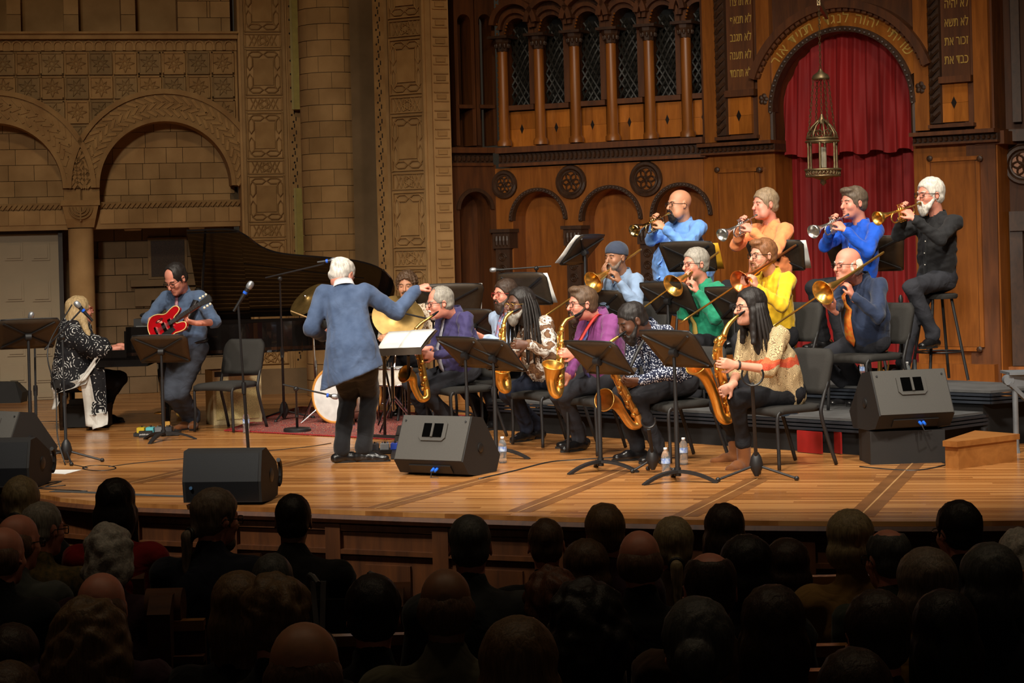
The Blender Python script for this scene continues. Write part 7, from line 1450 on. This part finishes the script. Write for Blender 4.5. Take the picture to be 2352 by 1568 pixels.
# wooden step and folded metal stair at the right
STEPM = wood_mat('oak_step', C(150, 94, 44), C(190, 128, 66), .35, (1, 6, 6)); t = thing('wooden_step', 'single oak step beside the right hand monitor', 'step', tuple(on(2195, 1058))); zt = .2
q = [on(2165, 1012, zt), on(2198, 1014, zt), on(2342, 996, zt), on(2240, 988, zt)]; m = MB(); m.prism([V3(p) - (0, 0, .04) for p in q], (0, 0, .04)); m.build('tread', STEPM, t); c = sum((V3(p) for p in q)) / 4; m = MB(); m.prism([((V3(p) * .93 + c * .07) * (1, 1, 0)) for p in q], (0, 0, zt - .04)); m.build('riser_box', STEPM, t)
t = thing('metal_stair', 'folded grey metal stair frame at the right edge', 'stair', tuple(on(2335, 1050))); GM = M('grey_steel_paint', C(136, 142, 148), .45, .4); b = V3(on(2335, 1040))
m = MB(); m.cyl(b, b + (0, 0, .5), .022, None, 10); m.build('leg', GM, t, True); m = MB(); m.bar(b + (-.05, 0, .56), b + (.6, .1, .56), .06, .1); m.build('top_rail', GM, t); m = MB(); m.bar(b + (-.05, -.01, .54), b + (.3, .05, .2), .05, .03); m.build('brace', GM, t); m = MB(); m.box(b + (.3, .1, .61), (.7, .3, .02)); m.build('tread', GM, t); m = MB(); m.cyl(b + (-.05, -.03, .56), b + (-.05, .04, .56), .04, None, 12); m.build('pivot', GM, t, True); m = MB(); m.cyl(b, b + (0, 0, .06), .03, .02, 8); m.build('foot', GM, t, True)
# pedal boards
def pedals(label, base, cols, w=.4):
    b = V3(base); t = thing('pedal_board', label, 'pedal board', tuple(b)); m = MB(); m.box(b + (0, 0, .02), (w, .18, .03)); m.build('board', BLKP, t)
    for k, c in enumerate(cols):
        m = MB(); m.box(b + (-w / 2 + .06 + k * .085, 0, .058), (.07, .11, .045)); o = m.build('effect_pedal', M('pedal_%d_%d_%d' % c, C(*c), .4), t)
        for kk in range(3): m = MB(); m.lathe([(.008, 0), (.008, .014)], b + (-w / 2 + .04 + k * .085 + kk * .02, .03, .08), n=7); m.build('knob', BLKP if kk % 2 else CHROME, o, True)
    return t
pedals('pedal board with yellow and turquoise pedals at the guitarist\'s feet', on(362, 1000), ((206, 176, 40), (96, 190, 200), (110, 112, 116), (60, 60, 64)), .42); pedals('black pedal board crowded with small pedals behind the grey monitor', on(905, 1040), ((60, 60, 66), (150, 152, 156), (40, 70, 170), (170, 40, 44)), .44)
m = MB(); c = V3(on(335, 1004)); m.box(c + (0, 0, .03), (.12, .06, .06)); bx = m.build('pedal_power_box', BLKP, None); tag(bx, 'small black lettered power box beside the pedal board', 'power box'); _m = NT('white_print').m
class _Wf: pass
wf = _Wf(); wf.e = np.array((1.0, 0, 0)); wf.n = np.array((0, -1.0, 0)); wf.p = lambda u, z, t_=0: c + np.array((u, -.03 - t_, z)); text_obj('pedaltrain jr', wf, 0, .03, .001, .022, bx, PAPER)
text_obj; m = MB(); q = [on(96, 1086), on(128, 1079), on(188, 1079), on(150, 1089)]; m.prism([V3(p) + (0, 0, .001) for p in q], (0, 0, .002)); tag(m.build('paper_sheet', PAPER, None), 'white sheet of paper on the floor by the tripod foot', 'paper')
# cables
cable('cable', 'thin black cable running from the coil to the conductor\'s feet', [on(250, 1072), on(330, 1062), on(520, 1045), on(700, 1027), on(760, 1018)], .006)
cable('cable', 'black cable coiled beside the tripod microphone stand', [on(170, 1068), on(200, 1074)] + [on(228 + 38 * math.cos(a), 1075 + 6 * math.sin(a)) for a in np.linspace(pi, 5 * pi, 22)], .006)
cable('cable', 'black cable hanging along the pianist\'s boom stand', [at(165, 700, 16.9), at(110, 800, 16.45), at(128, 900, 16.4), at(132, 1000, 16.3), on(150, 1068)], .006)
cable('cable', 'thick black cable leading right from the tilted grey monitor', [on(1100, 1100), on(1180, 1082), on(1260, 1062), on(1330, 1056), on(1460, 1048)], .009)
cable('cable', 'loose black cable around the base of the right hand subwoofer', [on(1975, 1072), on(2040, 1078), on(2110, 1080), on(2172, 1068), on(2165, 1062)], .008)
cable('cable', 'pile of thin black cable at the front left stage edge', [on(95, 1112), on(140, 1106), on(105, 1118), on(150, 1115), on(90, 1122), on(200, 1128)], .007)
cable('cable', 'black cable lying along the back of the stage behind the rug', [on(590, 968), on(660, 962), on(760, 958), on(860, 952)], .012)
cable('cable', 'thin black cable trailing from the left of the piano bench', [on(0, 972), on(60, 970), on(130, 968), on(190, 972)], .007)
tp = M('grey_gaffer_tape', C(70, 70, 68), .8); m = MB(); pts = [V3(on(x, y)) for x, y in ((120, 1128), (250, 1133), (330, 1137), (440, 1141))]
for a, b in zip(pts[:-1], pts[1:]): m.bar(a + (0, 0, .002), b + (0, 0, .002), .07, .004)
tag(m.build('tape_strip', tp, None), 'grey tape strip along the front left of the stage', 'tape')
# ---------------- hanging sanctuary lamp
LB = M('aged_silver_brass', C(124, 106, 76), .42, .8, .25, 30); lc = V3(at(1888, 300, 18.6)); s_ = F / 18.6; zz = lambda y: H + ray(1886, y)[1] * 18.6
lt = thing('hanging_lamp', 'pierced brass sanctuary lamp on chains before the red curtain', 'lamp', (lc[0], lc[1], zz(425)))
def ring(z, r, th_, n=28): return [(lc[0] + r * math.cos(a), lc[1] + r * math.sin(a), z) for a in np.linspace(0, 2 * pi, n + 1)[:-1]]
m = MB(); m.lathe([(.0, zz(427)), (.03, zz(420)), (.025, zz(414)), (.09, zz(408)), (.145, zz(402))], (lc[0], lc[1], 0), n=24, caps=False); m.build('bottom_bowl', LB, lt, 'all')
m = MB(); m.tube(ring(zz(404), .155, 0), .011, 6, closed=True); m.tube(ring(zz(390), .163, 0), .012, 6, closed=True)
for k in range(28): a = k * 2 * pi / 28; p = lambda a, y: (lc[0] + .16 * math.cos(a), lc[1] + .16 * math.sin(a), zz(y)); m.cyl(p(a, 404), p(a + .22, 390), .005, None, 4); m.cyl(p(a + .22, 404), p(a, 390), .005, None, 4)
m.build('gallery', LB, lt, 'all')
for k in range(6):
    a = k * pi / 3 + .2; x, y = lc[0] + .14 * math.cos(a), lc[1] + .14 * math.sin(a); m = MB(); m.lathe([(.011, 0), (.014, .02), (.009, .05), (.012, .12), (.009, .2), (.013, .24), (.009, zz(325) - zz(390))], (x, y, zz(390)), n=8); m.build('baluster', LB, lt, True)
m = MB(); m.tube(ring(zz(325), .15, 0), .012, 6, closed=True); m.tube(ring(zz(318), .142, 0), .01, 6, closed=True); m.build('crown_ring', LB, lt, 'all')
for k in range(8):
    a = k * pi / 4; m = MB(); m.tube([(lc[0] + r * math.cos(a), lc[1] + r * math.sin(a), zz(yv)) for r, yv in ((.145, 320), (.13, 305), (.09, 290), (.05, 281), (.02, 274))], .009, 5); m.build('crown_arch', LB, lt, 'all')
    m = MB(); m.tube([(lc[0] + .1 * math.cos(a + .39) + .03 * math.cos(q) * -math.sin(a), lc[1] + .1 * math.sin(a + .39) + .03 * math.cos(q) * math.cos(a), zz(306) + .03 * math.sin(q)) for q in np.linspace(0, 2 * pi, 9)[:-1]], .006, 4, closed=True); m.build('crown_scroll', LB, lt)
m = MB(); m.lathe([(.03, zz(284)), (.035, zz(276)), (.018, zz(268)), (.012, zz(262))], (lc[0], lc[1], 0), n=12); m.build('finial', LB, lt, True)
m = MB(); m.lathe([(.01, zz(158)), (.03, zz(166)), (.07, zz(172)), (.085, zz(180)), (.08, zz(183))], (lc[0], lc[1], 0), n=20); m.build('canopy', LB, lt, True)
m = MB(); m.lathe([(.036, zz(385)), (.036, zz(338))], (lc[0], lc[1], 0), n=14); m.build('candle_glass', M('lamp_glass', C(150, 140, 120), .2), lt, True); m = MB(); m.lathe([(.034, zz(356)), (.034, zz(338))], (lc[0], lc[1], 0), n=14); m.build('candle', M('candle_wax', C(236, 226, 200), .6), lt, True)
lk = MB(); lk.tube([(.009 * math.cos(a), 0, .017 * math.sin(a)) for a in np.linspace(0, 2 * pi, 9)[:-1]], .0035, 4, closed=True); lkm = lk.mesh('chain_link', LB)
def chain(a, b):
    a, b = V3(a), V3(b); n = max(2, int(np.linalg.norm(b - a) / .027)); Bs = basis(b - a)
    for k in range(n): link_copy('chain_link', lkm, lt, a + (b - a) * (k + .5) / n, np.stack((Bs[:, 0], Bs[:, 1], Bs[:, 2]), 1) if k % 2 else np.stack((Bs[:, 1], -Bs[:, 0], Bs[:, 2]), 1))
chain((lc[0], lc[1], zz(-40)), (lc[0], lc[1], zz(158))); chain((lc[0], lc[1], zz(180)), (lc[0], lc[1], zz(265)))
for k in range(4): a = k * pi / 2 + .3; chain((lc[0] + .075 * math.cos(a), lc[1] + .075 * math.sin(a), zz(182)), (lc[0] + .14 * math.cos(a), lc[1] + .14 * math.sin(a), zz(318)))
m = MB(); m.bar((lc[0], lc[1], zz(6)), (lc[0] + .3, lc[1] + 1.4, zz(0)), .03, .05); m.build('bracket', LB, lt)
# ================================================================ THE AUDIENCE
CL = lambda n, r, g, b: cloth_mat('coat_' + n, C(r, g, b), .9)
BLKC = CL('black', 26, 26, 28); NVYC = CL('navy', 30, 34, 48); REDC = CL('red', 140, 18, 26); GRYC = CL('grey', 84, 88, 86); OLVC = CL('olive', 96, 92, 74); TANC = CL('tan', 146, 112, 60); PLUM = CL('plum', 56, 28, 40); PLAID = M('plaid_shirt', C(120, 96, 50), .9, 0, .1, 40, col2=C(60, 60, 40)); DENC = CL('denim', 92, 104, 136); GRNC = CL('green_grey', 56, 62, 52); YELC = CL('mustard', 150, 112, 40); CHRC = CL('charcoal', 54, 56, 56); BRWC = CL('brown', 74, 52, 36)
HST = hair_mat('hair_stubble_brown', C(112, 84, 66)); HCU = hair_mat('hair_white_curls', C(190, 184, 176), (40, 40, 40)); HLB = hair_mat('hair_light_brown', C(120, 94, 66)); HRB = hair_mat('hair_red_brown', C(104, 64, 44)); HDG = hair_mat('hair_dark_grey', C(84, 84, 82)); HAB = hair_mat('hair_ash_blond', C(164, 146, 112))
def viewer(label, x, ytop, w, kind, hm, coat, real=.178, yaw=90, skin='pink', glass=None, sh=1.0, scarf=None, tilt=-4, beard=None):
    d = F * real / w; tp = V3(at(x, ytop, d)); B = head_frame(yaw, tilt); hs = 1.05; bulk = {'curlybig': .03, 'long': .012, 'bob': .012, 'pony': .012, 'bun': .012, 'hood': .02}.get(kind, .008); head = tp - np.array((0, 0, .128 * hs + bulk)); z0 = head[2] - 1.12
    P = thing('person', label, 'person', (head[0], head[1] - .05, z0), 'audience in the pews'); T = lambda a, b, c: head + B @ (np.array((a, b, c)) * hs); U = Uv
    nk = head + np.array((-math.cos(math.radians(yaw)) * .04, -math.sin(math.radians(yaw)) * .05, -.165)); L = np.array((-1.0, 0, 0))
    S = SDF(); add_head(S, head, B, hs); S.cap(T(-.03, 0, -.06), nk, .056, .062, .03); sdf_obj('body', S, .0125, SKIN[skin], P)
    S = SDF(); s = .185 * sh
    S.cap(nk + L * s - U * .085, nk - L * s - U * .085, .078, .078, .06); S.cap(nk - U * .06, nk + U * .03, .095, .074, .04); S.cap(nk - U * .2, nk - U * .52, .19 * sh, .2 * sh, .06, ((0, 1, 0), 1.45))
    for q in (-1, 1): S.cap(nk + L * s * q * 1.02 - U * .09, nk + L * s * q * 1.22 - U * .36 + (0, .06, 0), .07, .06, .04); S.cap(nk + L * s * q * 1.22 - U * .36 + (0, .06, 0), nk + L * s * q * .7 - U * .44 + (0, .3, 0), .06, .05, .03)
    sdf_obj('coat', S, .0175, coat, P, .009, 24, int(x) % 97)
    S = SDF(); S.cap(nk + L * .1 - U * .56, nk + L * .11 - U * .58 + (0, .42, 0), .09, .075, .03); S.cap(nk - L * .1 - U * .56, nk - L * .11 - U * .58 + (0, .42, 0), .09, .075, .03); S.cap(nk + L * .11 - U * .58 + (0, .42, 0), nk + L * .11 - U * 1.0 + (0, .44, 0), .07, .06, .02); S.cap(nk - L * .11 - U * .58 + (0, .42, 0), nk - L * .11 - U * 1.0 + (0, .44, 0), .07, .06, .02); sdf_obj('trousers', S, .034, BLACKT, P)
    k2 = {'long': 'long', 'bob': 'bob', 'pony': 'bob', 'bun': 'bob', 'curlybig': None, 'short': 'short', 'crop': 'crop', 'balding': 'balding', 'fringe': 'fringe', 'bald': None, 'curly': 'curly', 'tousled': 'quiff', 'hood': 'bob'}[kind]
    S = SDF()
    if kind == 'curlybig': S.ell(T(-.02, 0, .03), (.135, .125, .135) if real > .25 else (.122, .108, .122), B, .02); S.ell(T(-.05, 0, -.06), (.12, .14, .13) if real > .25 else (.1, .112, .085), B, .04); S.ell(T(.14, 0, -.03), (.09, .13, .11), B, .015, True)
    elif kind == 'pony': S = hair_sdf('short', head, B, hs * 1.04); S.cap(T(-.1, 0, -.05), T(-.15, 0, -.07), .03, .025, .02); S.cap(T(-.15, 0, -.07), T(-.15, 0, -.25), .032, .015, .01)
    elif kind == 'bun': S = hair_sdf('short', head, B, hs * 1.06); S.ell(T(-.13, .02, .0), .055, B, .01)
    elif k2: S = hair_sdf(k2, head, B, hs)
    if S.p: sdf_obj('hair', S, .011, hm, P, .0035 if kind not in ('curlybig', 'curly') else .011, 60 if kind not in ('curlybig', 'curly') else 75, int(x) % 31, (1, 1, .2) if kind not in ('curlybig', 'curly') else None)
    if kind == 'pony': m = MB(); m.tube([T(-.14, .03 * math.cos(a), -.065 + .03 * math.sin(a)) for a in np.linspace(0, 2 * pi, 13)[:-1]], .01, 5, closed=True); m.build('hair_tie', BLKP, P, 'all')
    if glass: glasses(head, B, hs, P, GLASSB)
    if beard: S = SDF(); S.ell(T(.06, 0, -.105), (.04, .045, .045), B, .01); sdf_obj('beard', S, .01, beard, P)
    if scarf: m = MB(); m.tube([nk + (.085 * math.cos(a), .085 * math.sin(a), -.01 + .015 * math.sin(2 * a)) for a in np.linspace(0, 2 * pi, 17)[:-1]], .032, 7, closed=True); m.build('scarf', scarf, P, 'all')
    return P
A = viewer
A('audience woman with ash blond ponytail before the front left monitor', 48, 1095, 78, 'pony', HAB, BLKC)
A('audience man with thin grey hair in plaid shirt, face turned right', 98, 1150, 84, 'crop', HG, PLAID, yaw=55, glass=1)
A('balding audience man in grey sweater at far left, turned right', 42, 1176, 89, 'fringe', HST, GRYC, yaw=62, glass=1)
A('bald audience man cut by the left picture edge', 8, 1205, 93, 'fringe', HST, BLKC, yaw=70)
A('audience woman with long black hair in red sweater', 265, 1098, 92, 'long', HK, REDC, .2, skin='brown')
A('audience woman with white curly hair in front of the red sweater', 250, 1196, 106, 'curlybig', HCU, PLUM, .21)
A('bearded audience man with long grey-brown hair in navy jacket, looking right', 496, 1122, 92, 'pony', HS, NVYC, .19, yaw=40, glass=1, sh=1.12, beard=HS)
A('bald reddish head of a viewer behind the white curls', 232, 1308, 116, 'fringe', HST, PLUM, .178)
A('viewer with big frizzy brown hair at the lower left', 205, 1368, 200, 'curlybig', HLB, NVYC, .27)
A('dark-haired viewer at the lower left picture edge', 28, 1432, 124, 'bob', HDB, BLKC, .21)
A('brown-haired viewer cut by the bottom left corner', 20, 1520, 150, 'short', HB, BLKC, .19)
A('viewer in dark knitted cap beside the pew scroll', 625, 1268, 96, 'crop', HDG, BLKC)
A('short-haired audience man in black jacket beside the grille-fronted monitor', 672, 1132, 82, 'crop', HK, BLKC, .172, skin='olive', sh=1.15)
A('viewer with long wavy brown hair left of the frizzy neighbour', 548, 1312, 150, 'long', HLB, BLKC, .23)
A('viewer with short frizzy brown hair and large ear', 632, 1326, 140, 'curly', HLB, BLKC, .19)
A('bald viewer at the bottom, left of centre', 697, 1418, 172, 'fringe', HST, BLKC, .178, skin='tan')
A('viewer with short black hair in front of the pew scroll', 855, 1320, 122, 'short', HK, BLKC, .178)
A('bald man in olive grey sweater near the bottom centre', 1022, 1298, 124, 'fringe', HST, OLVC, .176, skin='olive', sh=1.1)
A('audience man with cropped grey hair in charcoal jacket below the tilted monitor', 1078, 1180, 98, 'crop', HDG, CHRC, .176, sh=1.1)
A('audience man with shaved hair and black collar below the stage edge', 1253, 1188, 82, 'crop', HB, BLKC, .172)
A('audience man with tousled light brown hair in maroon', 1388, 1158, 92, 'tousled', HLB, PLUM, .182)
A('audience woman with wavy brown hair, right of the black collar', 1345, 1238, 108, 'bob', HB, BRWC, .21)
A('bald audience man in black next to the grey ponytail', 1467, 1212, 98, 'fringe', HST, BLKC, .174)
A('audience woman with smooth grey-blond ponytail', 1545, 1188, 92, 'pony', HAB, BRWC, .19)
A('audience woman with long dark hair in front of the paisley musician', 1662, 1156, 96, 'long', HDB, BLKC, .2)
A('balding viewer with ears showing, near the right centre', 1628, 1262, 124, 'balding', HDB, BRWC, .178)
A('viewer with smooth black bob near the right centre', 1712, 1228, 116, 'bob', HK, BLKC, .2)
A('audience woman with dark bob, red scarf and denim jacket', 1806, 1236, 98, 'bob', HDB, DENC, .2, scarf=CL('red_scarf', 170, 40, 24))
A('audience woman with short blond hair in tan jacket', 1950, 1170, 104, 'bob', HAB, TANC, .2)
A('balding audience man with glasses in green-grey sweater', 2036, 1210, 96, 'balding', HDG, GRNC, .178, yaw=112, glass=1)
A('dark-haired audience man below the right hand monitor, turned slightly left', 2198, 1150, 94, 'short', HK, BLKC, .18, yaw=112, glass=1)
A('viewer with white curly hair at the right picture edge', 2336, 1208, 100, 'curlybig', HCU, BLKC, .23)
A('woman with smooth grey-brown bob and mustard coat', 2126, 1258, 140, 'bob', HS, YELC, .21)
A('viewer with dark wavy hair beside the right picture edge', 2272, 1247, 140, 'bob', HDG, NVYC, .21)
A('viewer with short dark hair at the lower right', 2012, 1356, 150, 'short', HDB, BLKC, .185)
A('viewer with long straight black hair at the lower right', 2166, 1355, 162, 'long', HK, NVYC, .215)
A('viewer with long dark brown hair between the pew rails', 1772, 1344, 166, 'long', HDB, BLKC, .22)
A('viewer with short reddish hair behind the large dark hair', 1268, 1312, 116, 'curly', HRB, BRWC, .19)
A('viewer with very bulky black hair near the bottom centre', 1346, 1326, 186, 'curlybig', HK, BLKC, .26)
A('viewer with dark hair pinned in a bun', 1600, 1376, 168, 'bun', HDG, BLKC, .2)
A('viewer with long light brown hair at the bottom centre', 1188, 1416, 226, 'long', HLB, BRWC, .24)
A('viewer with grey-brown hair cut by the bottom edge at right', 1960, 1490, 180, 'short', HDB, BLKC, .19)
# ---------------- pews
RAILW = wood_mat('lit_pew_rail', C(140, 92, 50), C(176, 124, 72), .22, (1, 6, 6)); PEWM = wood_mat('dark_pew_wood', C(72, 40, 20), C(112, 66, 34), .75, (1, 6, 6))  # paler, glossier rail wood paints in the stage light along its top
def pew(label, x0, x1, y, d, end_l=False, end_r=False):
    a, b = V3(at(x0, y, d)), V3(at(x1, y + (x1 - x0) * -.0, d)); zt = V3(at((x0 + x1) / 2, y, d))[2]; a[2] = b[2] = zt; t = thing('pew', label, 'pew', ((a[0] + b[0]) / 2, d, -1.07), 'audience pews'); m = MB(); m.bar(a + (0, 0, -.018), b + (0, 0, -.018), .06, .045); m.build('top_rail', RAILW, t); m = MB(); m.box(((a[0] + b[0]) / 2, d + .02, zt - .3), (abs(b[0] - a[0]), .03, .55)); m.build('back_panel', PEWM, t); m = MB(); m.box(((a[0] + b[0]) / 2, d + .25, zt - .48), (abs(b[0] - a[0]), .46, .04)); m.build('seat', PEWM, t); m = MB(); m.box(((a[0] + b[0]) / 2, d - .03, zt - .16), (abs(b[0] - a[0]), .06, .03)); m.build('book_rail', PEWM, t)
    for q, on_ in ((a, end_l), (b, end_r)):
        if not on_: continue
        m = MB(); prof = [(.0, -.95), (.5, -.95), (.46, -.55), (.3, -.4), (.2, -.1), (.19, .06), (.12, .12), (.02, .12), (-.06, .05), (-.05, -.1)]; m.prism([(q[0] - .05, d + u - .06, zt + v) for u, v in prof], (.1, 0, 0)); m.build('pew_end', PEWM, t); m = MB(); m.cyl((q[0] - .08, d + .06, zt + .05), (q[0] + .08, d + .06, zt + .05), .085, None, 16); m.build('scroll', PEWM, t, True); m = MB(); m.lathe([(.03, 0), (.035, .008), (.015, .015)], (q[0], d - .07, zt - .14), (0, -1, 0), 10); m.build('rosette', PEWM, t, True)
pew('front right pew rail below the tan jacket', 1700, 2440, 1319, 10.1, True); pew('second right pew rail below the denim jacket', 1700, 2440, 1388, 9.2); pew('third right pew rail near the lower right', 1500, 2460, 1480, 8.0); pew('lowest right pew rail at the bottom edge', 1500, 2480, 1537, 7.3)
pew('left pew with scroll end behind the navy jacket', 318, 560, 1340, 9.9, True, True); pew('far left pew with scroll end at the picture edge', 45, 200, 1374, 9.6, True); pew('lower left pew with scroll end under the white curls', 375, 470, 1425, 8.7, True); pew('centre pew with scroll end beside the short black hair', 905, 1290, 1402, 9.4, True, True); pew('centre pew rail behind the olive grey sweater', 740, 1150, 1456, 8.6)
# ---------------- wheelchair at the front
c = V3(at(770, 1390, 9.3)); t = thing('wheelchair', 'wheelchair with pale straps beside the man in black jacket', 'wheelchair', (c[0], c[1], -1.07))
for sx in (-.2, .22): m = MB(); m.tube([c + (sx + .28 * 0, .3 * math.cos(a), -.35 + .3 * math.sin(a)) for a in np.linspace(0, 2 * pi, 29)[:-1]], .016, 6, closed=True); m.build('wheel', BLKP, t, True)
for sx in (-.12, .16): m = MB(); m.tube(smooth_path([c + (sx, 0, -.3), c + (sx, -.02, .1), c + (sx + .02, -.06, .15), c + (sx + .06, -.16, .13)], 5), .013, 7); m.build('push_handle', M('wheelchair_grey', C(120, 122, 124), .4, .4), t, True)
m = MB(); m.box(c + (.0, 0, -.12), (.36, .02, .3)); m.build('back_sling', BLKP, t)
for sx in (-.1, -.05): m = MB(); m.bar(c + (sx, -.03, .12), c + (sx * .3 - .05, -.03, -.2), .025, .004, (0, 1, 0)); m.build('strap', M('pale_strap', C(150, 152, 156), .7), t)
